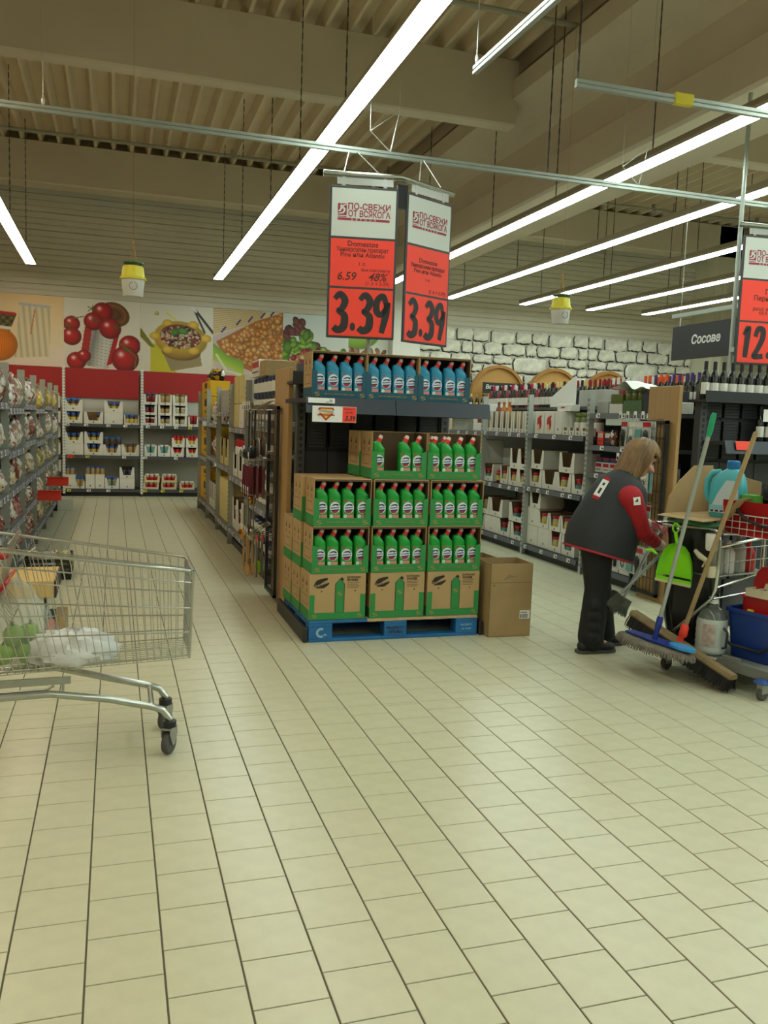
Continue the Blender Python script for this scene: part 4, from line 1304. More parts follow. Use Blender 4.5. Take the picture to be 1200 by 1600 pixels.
# ------------------------------------------------------------------ utensil board of the left rack
BL = Bay(1.232, 6.86, -PI/2)
board(BL, .57, 'wooden end board with black wire grid for kitchen utensils', -.08, .42)
m_spoonwood = mat('wood_spoon', 'b08b58', .6)
m_cop = mat('copper_steel', 'c48a4a', .25, metal=.9)
m_grn = mat('lime_plastic', '8ad014', .4)
m_wine_p = mat('maroon_plastic', '5e1f28', .35, noise=.2)
m_steel = mat('brushed_steel', '9a9a94', .3, metal=.9)
def utensil(kind):
    def go():
        b = MB()
        if kind == 'ladle':
            b.tube([(0, 0, 0), (0, -.004, -.2), (0, 0, -.27)], .006, 6, 0); b.ball((0, -.012, -.31), (.042, .03, .045), 10, 6, 1)
        elif kind == 'turner':
            b.tube([(0, 0, 0), (0, 0, -.22)], .006, 6, 0); b.prism([(-.035, -.33), (.035, -.33), (.045, -.24), (.015, -.2), (-.015, -.2), (-.045, -.24)], -.003, .001, 'y', 1)
        elif kind == 'spoon':
            b.tube([(0, 0, 0), (0, 0, -.22)], [.007, .008], 6, 0); b.ball((0, 0, -.265), (.026, .009, .05), 10, 6, 1)
        elif kind == 'maroon':
            b.tube([(0, 0, 0), (0, 0, -.06)], .007, 6, 0); b.prism([(-.03, -.26), (.025, -.27), (.04, -.06), (-.02, -.05)], -.008, .008, 'y', 1)
        else:
            b.tube([(0, 0, 0), (0, 0, -.16), (.004, 0, -.30)], [.008, .009, .011], 6, 0); b.box(-.012, .012, -.004, .004, -.05, .0, 1)
        return b
    return go()
UT = [(1.52, 'top hook row', [('ladle', m_steel, m_steel), ('turner', m_steel, m_cop), ('ladle', m_black_plastic, m_black_plastic), ('turner', m_steel, m_steel), ('turner', m_steel, m_steel)]),
      (1.13, 'second hook row', [('maroon', m_steel, m_wine_p), ('maroon', m_steel, m_wine_p), ('maroon', m_steel, m_wine_p), ('maroon', m_steel, m_wine_p), ('ladle', m_steel, m_cop)]),
      (.86, 'third hook row', [('ladle', m_steel, m_cop), ('ladle', m_steel, m_steel), ('spoon', m_steel, m_steel)]),
      (.54, 'bottom hook row', [('spoon', m_spoonwood, m_spoonwood), ('spoon', m_steel, m_grn), ('spoon', m_spoonwood, m_spoonwood), ('brush', m_steel, m_tag_r), ('brush', m_steel, m_tag), ('brush', m_steel, m_tag), ('spoon', m_steel, m_spoonwood)])]
KN = dict(ladle='ladle', turner='spatula', spoon='spoon', maroon='maroon packet', brush='grey whisk')
for z, lvl, its in UT:
    n = len(its)
    hook_row(BL, z, [-.06+.11*q for q in range(4)], None, lvl+' of utensil board')
    for q, (kd, m0, m1) in enumerate(its):
        x = -.06+.11*(q % 4)
        yy = [-.22, -.19, -.225, -.20][q % 4]+.07*(q//4)+.03*(q % 2)
        u = utensil(kd)
        solo('kitchen_utensil', u.me('utensil', [m0, m1], 50), 'hanging %s, %s from left on the %s of utensil board' % (KN[kd], ORD[q], lvl), 'utensil', BL.p(x, yy, z+.004), BL.th+rnd.uniform(-.9, .9), 'hanging utensils', scale=1.12)
        if q < 4 and lvl != 'third hook row':
            solo('kitchen_utensil', u.me('utensil', [m0, m1], 50), 'hanging %s just behind the %s one from left, %s of utensil board' % (KN[kd], ORD[q], lvl), 'utensil', BL.p(x, yy+.045, z+.004), BL.th+rnd.uniform(-.9, .9), 'hanging utensils', scale=1.1)
for z, lvl in [(1.50, 'top'), (1.10, 'lower'), (.53, 'lowest')]:
    b = MB()
    for sx in (-.1, .0, .1):
        b.tube([(sx*.7, 0, .09), (sx, -.18, .0)], .004, 5)
    b.tube([(-.12, -.18, 0), (.12, -.18, 0)], .006, 6); b.tube([(-.09, -.002, .09), (.09, -.002, .09)], .005, 6)
    solo('wire_bracket', b.me('bracket', m_chrome), 'chrome sloped wire bracket, %s on the utensil board' % lvl, 'bracket', BL.p(.12, -.045, z), BL.th, 'wire brackets')

# ------------------------------------------------------------------ end displays (black shelving facing the camera)
m_slot = mat('black_slotted_panel', '33373a', .5, noise=.12, ns=6)
m_lip = mat('blue_grey_shelf_lip', '2b343f', .38)
def end_display(x0, wd, y, label, shelves, top_z):
    t = thing('end_display', label, 'shelving', (x0, y, 0))
    b = MB(); b.box(.12, wd-.06, .018, .03, .1, 1.82)  # added black sheet blocks light from beyond, keeps the slots dark
    ob('rear_sheet', b.me('rear_sheet', m_black), t)
    for sx in (.095, wd-.025):
        b = MB(); b.box(sx-.03, sx+.03, -.03, .05, 0, 1.86)
        z = .1
        while z < 1.8:
            b.box(sx-.012, sx+.012, -.0315, -.03, z, z+.03, 1); z += .05
        ob('post', b.me('post', [m_dark_steel, m_ink]), t)
        b = MB(); fx = -.042 if sx < .5 else wd-.05; b.rbox(fx, fx+.032, -.90, .05, 0, .10, .006)
        ob('base_foot', b.me('base_foot', m_black), t)
    n = 6
    for k in range(n):
        for lv, (z0, z1) in enumerate([(.12, .62), (.64, 1.02), (1.04, 1.22), (1.24, 1.56), (1.58, 1.82)]):
            b = MB()
            xa, xb = .13+(wd-.19)*k/n+.004, .13+(wd-.19)*(k+1)/n-.004
            if lv == 2 or (lv == 0 and False):
                b.box(xa, xb, .0, .012, z0, z1)
            else:
                z = z0+.01
                b.box(xa, xa+.012, 0, .012, z0, z1); b.box(xb-.012, xb, 0, .012, z0, z1)
                while z < z1-.02:
                    b.box(xa, xb, 0, .012, z, z+.0205); z += .024
            ob('slotted_panel', b.me('slotted_panel', m_slot), t)
    for (z, d, parts) in shelves:
        for a, c in parts:
            b = MB(); b.box(a, c, -d, 0, z-.03, z)
            sh = ob('shelf', b.me('shelf', m_black), t)
            b = MB(); b.prism([(-d-.03, z-.095), (-d-.024, z-.098), (-d+.004, z-.01), (-d+.004, z+.006), (-d, z+.006)], a, c, 'x')
            ob('price_rail', b.me('price_rail', m_lip, 30), sh)
    b = MB(); b.box(0, wd, -.16, .06, top_z-.09, top_z-.07); b.box(0, wd, -.165, -.155, top_z-.09, top_z)
    ob('top_shelf', b.me('top_shelf', m_black), t)
    return t
ed = end_display(1.22, 1.26, 6.24, 'black end display shelving behind the pallet of green bleach', [(1.60, .70, [(-.02, .60), (.605, 1.30)])], 1.80)
b = MB(); b.box(-.09, .09, -.001, .001, -.017, .017); b.box(.055, .06, -.0016, -.001, -.011, .009, 1); b.box(.066, .071, -.0016, -.001, -.011, .009, 1); b.box(.03, .05, -.0016, -.001, -.012, -.008, 1)
tg = ob('price_tag', b.me('price_tag', [m_tag, m_ink]), ed, (.08, -.728, 1.585), rot=(-.1, 0, 0))
# promo card under the lip
t = thing('shelf_price_card', 'white promo card with red yellow shield and 3.39, under the blue-grey shelf lip', 'sign', (1.235, 5.488, 1.445), .02)
b = MB(); b.box(0, .30, 0, .003, 0, .105)
ob('card', b.me('card', m_tag), t)
b = MB(); quad(b, .205, .298, .002, .103, -.001)
ob('red_panel', b.me('red_panel', m_orange), t)
b = MB()
b.add([(.045, -.001, .095), (.14, -.001, .095), (.155, -.001, .07), (.092, -.001, .008), (.03, -.001, .07)], [(0, 1, 2, 3, 4)], 0)
b.add([(.055, -.002, .087), (.13, -.002, .087), (.14, -.002, .07), (.092, -.002, .022), (.045, -.002, .07)], [(0, 1, 2, 3, 4)], 1)
quad(b, .028, .158, .058, .078, -.003, 2); quad(b, .035, .15, .042, .05, -.003, 0)
ob('shield_emblem', b.me('emblem', [mat('shield_red', 'b02a20', .5), mat('shield_yellow', 'e5b423', .5), m_tag]), t)
ob('lettering', text_me('СУПЕРЦЕНА', .016, mat('shield_grey', '8a7d6a', .6), .03), t, (.093, -.004, .068))
ob('lettering', text_me('3.39', .042, m_ink, .03, .25), t, (.255, -.002, .028))
ob('lettering', text_me('Domestos 1 л', .012, m_ink), t, (.25, -.002, .09))
ob('lettering', text_me('6.59   48%', .012, m_ink), t, (.25, -.002, .066))

# ------------------------------------------------------------------ bleach bottles
def superring(a, bb, z, n=16, e=3.2, shear=0, cx=0):
    r = []
    for i in range(n):
        t = 2*PI*i/n
        c, s_ = math.cos(t), math.sin(t)
        x = a*abs(c)**(2/e)*(1 if c > 0 else -1)
        y = bb*abs(s_)**(2/e)*(1 if s_ > 0 else -1)
        r.append((cx+x, y, z-shear*x))
    return r
def bleach(colname, body, labbg):
    def go():
        b = MB()
        a, d = .0438, .032
        b.rings([superring(a*.9, d*.9, 0), superring(a, d, .008), superring(a, d, .13), superring(a*.985, d*.985, .135), superring(a, d, .14), superring(a, d, .192, shear=.06),
                 superring(a*.995, d*.97, .208, shear=.34), superring(a*.93, d*.92, .218, shear=.46), superring(a*.72, d*.8, .226, shear=.48), superring(a*.42, d*.55, .236, shear=.45), superring(a*.36, d*.5, .245, shear=.4, cx=.002)])
        body_me = b.me('body', body, 50)
        ax = Vector((.42, 0, .9)).normalized()
        o = Vector((0, 0, .238))
        b = MB(); b.tube([o, o+ax*.012, o+ax*.013, o+ax*.028], [.0185, .0185, .0175, .017], 12)
        collar = b.me('red_collar', m_redcap, 40)
        b = MB(); b.tube([o+ax*.028, o+ax*.045, o+ax*.05], [.0165, .0145, .011], 12)
        tip = b.me('cap', m_captip, 40)
        b = MB()
        y = -.0328
        o0 = len(b.v)
        quad(b, -.034, .034, .012, .128, y, 0)
        disc(b, .001, .076, .033, .036, y-.0005, 1, 22)
        # dark blue swoosh above, red crescent below
        pts = [(-.026, .086), (-.008, .098), (.012, .1), (.028, .094), (.02, .086), (.005, .092), (-.01, .088)]
        b.add([(x, y-.001, z) for x, z in pts], [tuple(range(len(pts)))], 2)
        b.add([(x, y-.001, z) for x, z in [(-.028, .062), (.03, .068), (.022, .058), (.012, .055), (-.014, .05)]], [(0, 1, 2, 3, 4)], 2)
        b.add([(x, y-.0012, z) for x, z in [(-.022, .052), (.024, .06), (.014, .046), (0, .042), (-.012, .044)]], [(0, 1, 2, 3, 4)], 3)
        quad(b, -.006, .034, .018, .032, y-.0006, 4)
        disc(b, -.02, .025, .011, .011, y-.0008, 5, 12)
        quad(b, -.03, -.01, .116, .124, y-.0006, 3)
        b.v = b.v[:o0]+[(x*1.06, yy, .012+(z-.012)*1.42 if z < .02 else z*1.08+.034) for x, yy, z in b.v[o0:]]
        lab = b.me('front_label', [labbg, m_lab_oval, m_lab_navy, m_lab_red, m_lab_pink, m_lab_pale])
        return body_me, collar, tip, lab
    return cached(('bleach', colname), go)
m_redcap = mat('cap_red', 'd02a24', .35); m_captip = mat('cap_tip_pale', 'd8b8b0', .35)
m_green_b = mat('green_bottle', '149534', .32); m_blue_b = mat('blue_bottle', '1f86ac', .32)
m_lab_green = mat('green_label', '3d9440', .5); m_lab_aqua = mat('aqua_label', '3f8ea8', .5)
m_lab_oval = mat('white_oval', 'd8dfe8', .5); m_lab_navy = mat('navy_swoosh', '27305e', .5); m_lab_red = mat('label_red', 'b0243c', .5)
m_lab_pink = mat('label_pink', 'd68c7c', .5); m_lab_pale = mat('label_pale_disc', 'c4dccc', .5)
def bleach_bottle(kind, p, rz, label):
    bm, cm, tm, lm = bleach(kind, m_green_b if kind == 'green' else m_blue_b, m_lab_green if kind == 'green' else m_lab_aqua)
    t = thing('bleach_bottle', label, 'bottle', p, rz, kind+' bleach bottles')
    ob('body', bm, t); ob('red_collar', cm, t); ob('cap', tm, t, label='pale flip tip of the red cap'); ob('front_label', lm, t)
    ob('lettering', text_me('Domestos', .0135, m_lab_navy, .03, .15), t, (.001, -.0345, .1175), rot=(0, -.13, 0))
# pallet
m_blue_w = mat('blue_painted_wood', '1f6aa5', .65, noise=.25, ns=8)
m_rawwood = mat('raw_splintered_wood', 'bda57c', .8, noise=.2, ns=10)
m_print_b = mat('pallet_pale_print', '8fb6cc', .7)
PX0, PY0 = 1.215, 5.345
t = thing('pallet', 'blue painted wooden pallet under the green bleach cartons', 'pallet', (PX0, PY0, 0), .0)
for j, yy in enumerate([0, .35, .70]):
    b = MB(); b.rbox(0, 1.2, yy, yy+.1, 0, .022, .003); ob('bottom_board', b.me('board', m_blue_w), t)
    for q, xx in enumerate([(0, .16), (.52, .68), (1.04, 1.2)]):
        b = MB(); b.rbox(xx[0], xx[1], yy, yy+.1, .022, .104, .003)
        bk = ob('block', b.me('block', m_blue_w), t)
        if j == 0:
            b = MB()
            if q == 0:
                pts = [(.085+.028*math.cos(a), .063+.026*math.sin(a)) for a in [PI*.35+PI*1.3*k_/8 for k_ in range(9)]]
                stroke(b, pts, [.016]*9, -.001)
                b.add([(.1, -.0015, .042), (.128, -.0015, .046), (.106, -.0015, .058)], [(0, 1, 2)])
                ob('painted_mark', b.me('mark', m_print_b), bk)
            elif q == 1:
                ob('painted_mark', text_me('PROPERTY', .026, m_ink, .02), bk, (.6, -.001, .076)); ob('painted_mark', text_me('RETURN', .026, m_ink, .02), bk, (.6, -.001, .048))
            else:
                ob('painted_mark', text_me('PROPERTY', .018, m_print_b, .02), bk, (1.12, -.001, .078)); ob('painted_mark', text_me('OF CHEP', .018, m_print_b, .02), bk, (1.12, -.001, .05))
for q in range(3):
    xx = [0, .52, 1.04][q]
    b = MB(); b.rbox(xx, xx+.16, 0, .8, .104, .124, .002); ob('stringer', b.me('stringer', m_blue_w), t)
for j in range(7):
    yy = .8/7*j*1.0
    b = MB()
    b.rbox(0, .40 if j == 0 else 1.2, yy, yy+.098, .124, .143, .003)
    ob('deck_board', b.me('deck_board', m_blue_w), t)
    if j == 0:
        b = MB()
        top, bot = [], []
        r5 = random.Random(4)
        for q in range(21):
            x = .40+.8*q/20
            top.append((x, r5.uniform(-.004, .008)))
        vs = [(x, y, .126) for x, y in top]+[(x, y, .143) for x, y in top]+[(x, .098, .143) for x, y in top]+[(x, .098, .126) for x, y in top]
        n = 21
        fs = []
        for g in range(4):
            for i in range(n-1):
                a = g*n; c2 = ((g+1) % 4)*n
                fs.append((a+i, a+i+1, c2+i+1, c2+i))
        b.add(vs, fs)
        ob('deck_board', b.me('deck_board', m_rawwood), t, label='bare splintered front deck board')
# cartons
m_cgreen = mat('printed_green', '2f8a45', .7, noise=.05); m_cteal = mat('printed_teal', '1d5468', .7, noise=.05)
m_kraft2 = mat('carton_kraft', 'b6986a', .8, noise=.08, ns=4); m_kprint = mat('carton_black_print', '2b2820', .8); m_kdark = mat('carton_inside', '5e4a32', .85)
m_gold = mat('print_gold', '9a8a4a', .7)
CW, CD, CH = .386, .265, .311
def swirl(b, cx, cz, s_, y, mi):
    stroke(b, [(cx+.5*s_, cz+.28*s_), (cx-.1*s_, cz+.3*s_), (cx-.4*s_, cz+.1*s_), (cx+.1*s_, cz), (cx+.4*s_, cz-.12*s_), (cx, cz-.3*s_), (cx-.5*s_, cz-.28*s_)], [.02*s_, .16*s_, .2*s_, .16*s_, .2*s_, .14*s_, .02*s_], y, mi, n=3)
def sideprint(b, gm, hl=None):
    # print on both ends of a carton: green foot, arrows, text panel
    for sx in (-1, 1):
        x = sx*(CW/2+.0008)
        b.add([(x, 0, 0), (x, CD, 0), (x, CD, .07), (x, 0, .07)], [(0, 1, 2, 3)], 2)
        for yy in (.07, .19):
            b.add([(x, yy-.016, .225), (x, yy+.016, .225), (x, yy, .27)], [(0, 1, 2)], 3)
            b.add([(x, yy-.006, .18), (x, yy+.006, .18), (x, yy+.006, .205), (x, yy-.006, .205)], [(0, 1, 2, 3)], 3)
        for a0, a1, z0, z1 in [(.05, .21, .152, .155), (.05, .21, .092, .095), (.05, .053, .092, .155), (.207, .21, .092, .155)]:
            b.add([(x*1.0005, a0, z0), (x*1.0005, a1, z0), (x*1.0005, a1, z1), (x*1.0005, a0, z1)], [(0, 1, 2, 3)], 3)
def full_carton():
    def go():
        b = MB()
        b.rbox(-CW/2, CW/2, 0, CD, 0, CH, .003, 0)
        sideprint(b, m_cgreen)
        y = -.0008
        quad(b, -CW/2+.002, CW/2-.002, .002, .05, y, 2)
        for sx in (-1, 1):
            x0, x1 = sorted((sx*CW/2-sx*.002, sx*(CW/2-.038)))
            quad(b, x0, x1, .05, .17, y, 2)
            swirl(b, sx*.155, .026, .035, y-.0006, 4)
        # bottle silhouette
        for s_, mi, yy in ((1.0, 3, y-.0003), (.86, 2, y-.001)):
            P = [(-.03, .0), (.03, .0), (.033, .01), (.033, .19), (.018, .208), (.026, .222), (.012, .236), (-.004, .222), (-.012, .214), (-.033, .19), (-.033, .01)]
            cz = .115
            vs = [(.015+px*s_, yy, .05+cz+(pz-cz)*(s_*.04+.95 if s_ < 1 else 1)) for px, pz in P]
            b.add(vs, [tuple(range(len(vs)))], mi)
        b.add([(.015+px, y-.0014, .05+pz) for px, pz in [(.018, .208), (.026, .222), (.012, .236), (-.004, .222)]], [(0, 1, 2, 3)], 3)
        swirl(b, .015, .175, .035, y-.0015, 4)
        # oval logo
        stroke(b, [(-.155, .225), (-.13, .255), (-.07, .278)], [.02, .034, .012], y, 3)
        stroke(b, [(-.15, .222), (-.1, .23), (-.06, .248)], [.012, .03, .01], y, 3)
        for k_ in range(4):
            quad(b, .065, .15-.012*(k_ % 2), .246-.011*k_, .249-.011*k_, y, 3)
        for sx in (-.11, .12):
            b.add([(sx-.006, y, .197), (sx+.006, y, .197), (sx, y, .185)], [(0, 1, 2)], 3)
        return b.me('box_body', [m_kraft2, m_kdark, m_cgreen, m_kprint, m_gold])
    return cached(('fullcarton',), go)
def shelf_carton(gm, lid=True, torn=False):
    def go():
        b = MB()
        t = .004
        b.box(-CW/2, CW/2, 0, CD, 0, t, 0)
        b.box(-CW/2, -CW/2+t, 0, CD, 0, CH, 0); b.box(CW/2-t, CW/2, 0, CD, 0, CH, 0)
        b.box(-CW/2, CW/2, CD-t, CD, 0, CH, 0)
        quad(b, -CW/2+t, CW/2-t, t, CH-t, CD-t-.001, 1)
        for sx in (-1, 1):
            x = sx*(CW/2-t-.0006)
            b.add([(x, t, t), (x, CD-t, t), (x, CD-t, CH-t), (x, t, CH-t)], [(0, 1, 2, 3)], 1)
        if lid:
            b.box(-CW/2, CW/2, .0, CD, CH-t, CH, 0)
            quad(b, -CW/2, CW/2, CH-t-.012, CH-t, .0005, 1)
        m = len(b.f)
        sideprint(b, gm)
        ww = .036
        P = [(-CW/2, 0), (CW/2, 0), (CW/2, .19), (CW/2-ww, .175), (CW/2-ww-.004, .055), (-CW/2+ww+.004, .055), (-CW/2+ww, .175), (-CW/2, .19)]
        b.prism(P, -.0015, .0025, 'y', 2)
        for sx in (-1, 1):
            swirl(b, sx*.155, .026, .038, -.002, 4)
        return b.me('box_body', [m_kraft2, m_kdark, gm, m_kprint, m_gold])
    return cached(('shelfcarton', gm.name, lid), go)
COLN = ['left', 'middle', 'right']
def carton_with_bottles(col, x, y, z, gm, kind, where, skip=(), lid=True, back=()):
    t = thing('bleach_carton', 'open %s carton showing bleach bottles, %s' % ('green' if kind == 'green' else 'dark teal', where), 'carton', (x, y, z), rnd.uniform(-.012, .012), kind+' bleach cartons')
    ob('box_body', shelf_carton(gm, lid), t)
    ob('lettering', text_me('KILLS ALL KNOWN GERMS. DEAD.', .0135, m_gold, .01), t, (0, -.0025, .028))
    for q in range(4):
        if q in skip:
            continue
        bleach_bottle(kind, (x-.139+.0925*q+rnd.uniform(-.003, .003), y+.045, z+.005), rnd.uniform(-.06, .06), '%s bleach bottle, %s in %s' % (kind, SIDE3[4][q], where))
    for q in back:
        bleach_bottle(kind, (x-.139+.0925*q, y+.118, z+.005), rnd.uniform(-.06, .06), '%s bleach bottle, second row behind the %s, in %s' % (kind, SIDE3[4][q], where))
def plain_carton(x, y, z, where):
    t = thing('bleach_carton', 'closed brown carton with green bottle print, ' + where, 'carton', (x, y, z), rnd.uniform(-.01, .01), 'closed bleach cartons')
    ob('box_body', full_carton(), t)
    ob('lettering', text_me('Domestos', .024, m_kraft2, .02, .1), t, (-.108, -.0016, .242), rot=(0, -.35, 0))
    ob('lettering', text_me('EXTENDED', .019, m_kprint, .012), t, (.11, -.0012, .283)); ob('lettering', text_me('POWER', .021, m_kprint, .03), t, (.102, -.0012, .264))
cxs = [1.408, 1.825, 2.232]
FY = 5.36
for c_ in range(3):
    plain_carton(cxs[c_], FY, .144, 'bottom tier front, %s stack' % COLN[c_])
    for tr, (zz, lb) in enumerate([(.456, 'second tier %s carton'), (.768, 'third tier %s carton')]):
        carton_with_bottles(c_, cxs[c_]+[.012, 0, -.005][c_]+.006*tr, FY+.004*tr, zz, m_cgreen, 'green', lb % COLN[c_])
    for dp in (1, 2):
        for tr in range(3):
            if dp == 2 and tr == 2:
                continue
            plain_carton(cxs[c_]-.008*dp, FY+.268*dp, .144+.312*tr, '%s tier, %s row behind, %s stack' % (['bottom', 'second', 'third'][tr], ['next', 'rear'][dp-1], COLN[c_]))
carton_with_bottles(1, 1.815, FY+.03, 1.082, m_cgreen, 'green', 'fourth tier middle carton', skip=(1,), lid=False)
carton_with_bottles(2, 2.21, FY+.03, 1.082, m_cgreen, 'green', 'fourth tier right carton', lid=False, back=(0, 1))
plain_carton(1.80, FY+.30, 1.082, 'fourth tier middle, behind open carton'); plain_carton(2.20, FY+.30, 1.082, 'fourth tier right, behind open carton')
for c_ in range(3):
    carton_with_bottles(c_, [1.432, 1.806, 2.18][c_]*1.0+.005, 5.57, 1.603, m_cteal, 'blue', 'upper shelf %s carton' % COLN[c_])

# ------------------------------------------------------------------ empty cardboard cartons beside the pallet
def open_box(x, y, rz, wd, d, h, nm, m=None, label_q=True, flap=True, tape=True):
    t = thing('cardboard_box', nm, 'box', (x, y, 0), rz, 'open cardboard boxes')
    m = m or m_kraft
    b = MB(); tt = .005
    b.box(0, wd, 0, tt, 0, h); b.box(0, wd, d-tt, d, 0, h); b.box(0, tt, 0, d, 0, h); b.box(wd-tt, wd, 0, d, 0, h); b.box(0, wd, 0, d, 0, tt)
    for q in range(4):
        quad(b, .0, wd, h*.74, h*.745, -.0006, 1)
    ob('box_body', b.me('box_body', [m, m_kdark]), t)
    if label_q:
        b = MB(); b.box(wd-.085, wd-.008, -.001, 0, .125, .185)
        for q in range(5):
            b.box(wd-.08+q*.012, wd-.074+q*.012, -.0016, -.001, .13, .16, 1)
        b.box(wd-.08, wd-.03, -.0016, -.001, .168, .173, 1)
        ob('paper_label', b.me('paper_label', [m_tag, m_ink]), t)
    return t
bx = open_box(2.468, 5.27, -.03, .315, .27, .515, 'tall open brown box with paper label beside the pallet')
b = MB()
for q in range(6):
    b.tube([(.10+.02*q, -.001, .40+.006*q), (.14+.012*q, -.001, .44-.004*q)], .0012, 4)
b.tube([(.02, -.001, .36), (.035, -.001, .365)], .003, 4)
ob('pen_marks', b.me('pen_marks', m_kdark), bx)
open_box(2.475, 5.58, .05, .30, .45, .47, 'second open brown box behind the tall one', label_q=False)
b = MB(); b.box(-.06, .06, 0, .004, 0, .20); b.box(-.07, .05, .006, .010, -.02, .12)
solo('paper_sheet', b.me('sheet', m_card_white), 'white folded card wedged between pallet and brown box', 'card', (2.452, 5.50, .32), 1.4)
# ------------------------------------------------------------------ suspended rails, price signs, traps
m_alu = mat('aluminium', 'aab2ab', .4, metal=.55)
m_wire = mat('thin_wire', 'c8c8c2', .4, metal=.5)
def rail(nm, p0, p1, label, hangers, extra=None, w_=.03, h_=.045):
    t = thing('hanging_rail', label, 'rail', p0)
    d = Vector(p1)-Vector(p0)
    t.rotation_euler = (0, 0, math.atan2(d.y, d.x))
    L = d.length
    b = MB()
    b.prism([(-w_/2, 0), (w_/2, 0), (w_/2, h_*.4), (w_/2-.006, h_*.5), (w_/2, h_*.6), (w_/2, h_), (-w_/2, h_), (-w_/2, h_*.6), (-w_/2+.006, h_*.5), (-w_/2, h_*.4)], 0, L, 'x')
    ob('beam', b.me('beam', m_alu), t)
    for kind, x in hangers:
        b = MB()
        if kind == 'tri':
            b.tube([(x, 0, h_), (x-.16, 0, h_+.13), (x+.06, 0, h_+.30), (x, 0, h_)], .005, 5)
            b.tube([(x-.16, 0, h_+.13), (x-.17, 0, Z_DECK-p0[2])], .0025, 4); b.tube([(x+.06, 0, h_+.30), (x+.07, 0, Z_DECK-p0[2])], .0025, 4)
            ob('triangle_hanger', b.me('hanger', m_wire), t)
        elif kind == 'chain':
            ob('chain', chain_me(Z_DECK-p0[2]-h_), t, (x, 0, h_))
        else:
            b.tube([(x, 0, h_), (x, 0, .9)], .0035, 5); b.ball((x, 0, h_+.03), (.012, .012, .03), 8, 5)
            b.tube([(x, 0, .9), (x, 0, Z_DECK-p0[2])], .002, 4)
            ob('wire_hanger', b.me('hanger', m_wire), t)
    return t
r1 = rail('rail', (-2.2, 6.28, 3.405), (6.6, 6.25, 3.405), 'long thin aluminium rail hanging across the whole hall', [('tri', 4.15), ('tri', 6.28), ('wire', 1.75), ('chain', 5.45)])
r2 = rail('rail', (2.55, 4.62, 3.43), (6.2, 4.57, 3.43), 'shorter thin rail with yellow clip, above the right aisle', [('chain', .01), ('wire', 2.6)])
b = MB(); b.rbox(.66, .79, -.022, .022, -.004, .062, .004); ob('yellow_clip', b.me('clip', mat('yellow_plastic', 'd9c81a', .45)), r2, label='yellow clip')
rail('rail', (1.99, 4.80, 3.48), (2.06, 1.0, 3.48), 'thin rail pointing toward the camera under the ceiling', [('wire', .02), ('wire', 2.0)])
m_logo = mat('maroon_print', '9d2a48', .6); m_signw = mat('sign_white', 'cdd2cb', .5); m_frame = mat('sign_frame', '37373a', .5)
m_clear = mat('clear_plastic', 'd8dcd8', .2, alpha=.45)
m_ink_red = mat('dark_print_on_red', '5a211c', .6)
def digits(b, s_, x, z, h, mi=0):
    G = {'3': ([(.04, .84), (.28, .98), (.50, .80), (.36, .58), (.20, .52), (.48, .40), (.46, .10), (.20, .0), (.0, .08)], [.13, .17, .2, .17, .12, .2, .22, .2, .17]),
         '9': ([(.50, .72), (.34, .97), (.08, .84), (.06, .56), (.26, .46), (.50, .66), (.54, .80), (.48, .45), (.30, -.04)], [.14, .16, .18, .19, .16, .14, .17, .2, .15]),
         '1': ([(.10, .72), (.34, .96), (.30, .5), (.24, 0.0)], [.10, .2, .2, .17]),
         '2': ([(.04, .68), (.18, .93), (.46, .9), (.46, .62), (.2, .26), (.02, .06), (.3, .05), (.56, .07)], [.14, .18, .2, .2, .17, .18, .17, .17]),
         '.': ([(.11, .21), (.10, .01)], [.17, .16])}
    for ch in s_:
        P, Wd = G[ch]
        if ch == '.':
            disc(b, x+.075*h, z+.10*h, .078*h, .115*h, -.003, mi, 16)
            x += h*.24
            continue
        stroke(b, [(x+px*h*.62, z+pz*h) for px, pz in P], [w_*h for w_ in Wd], -.002, mi, n=5)
        x += h*(.24 if ch == '.' else .46)
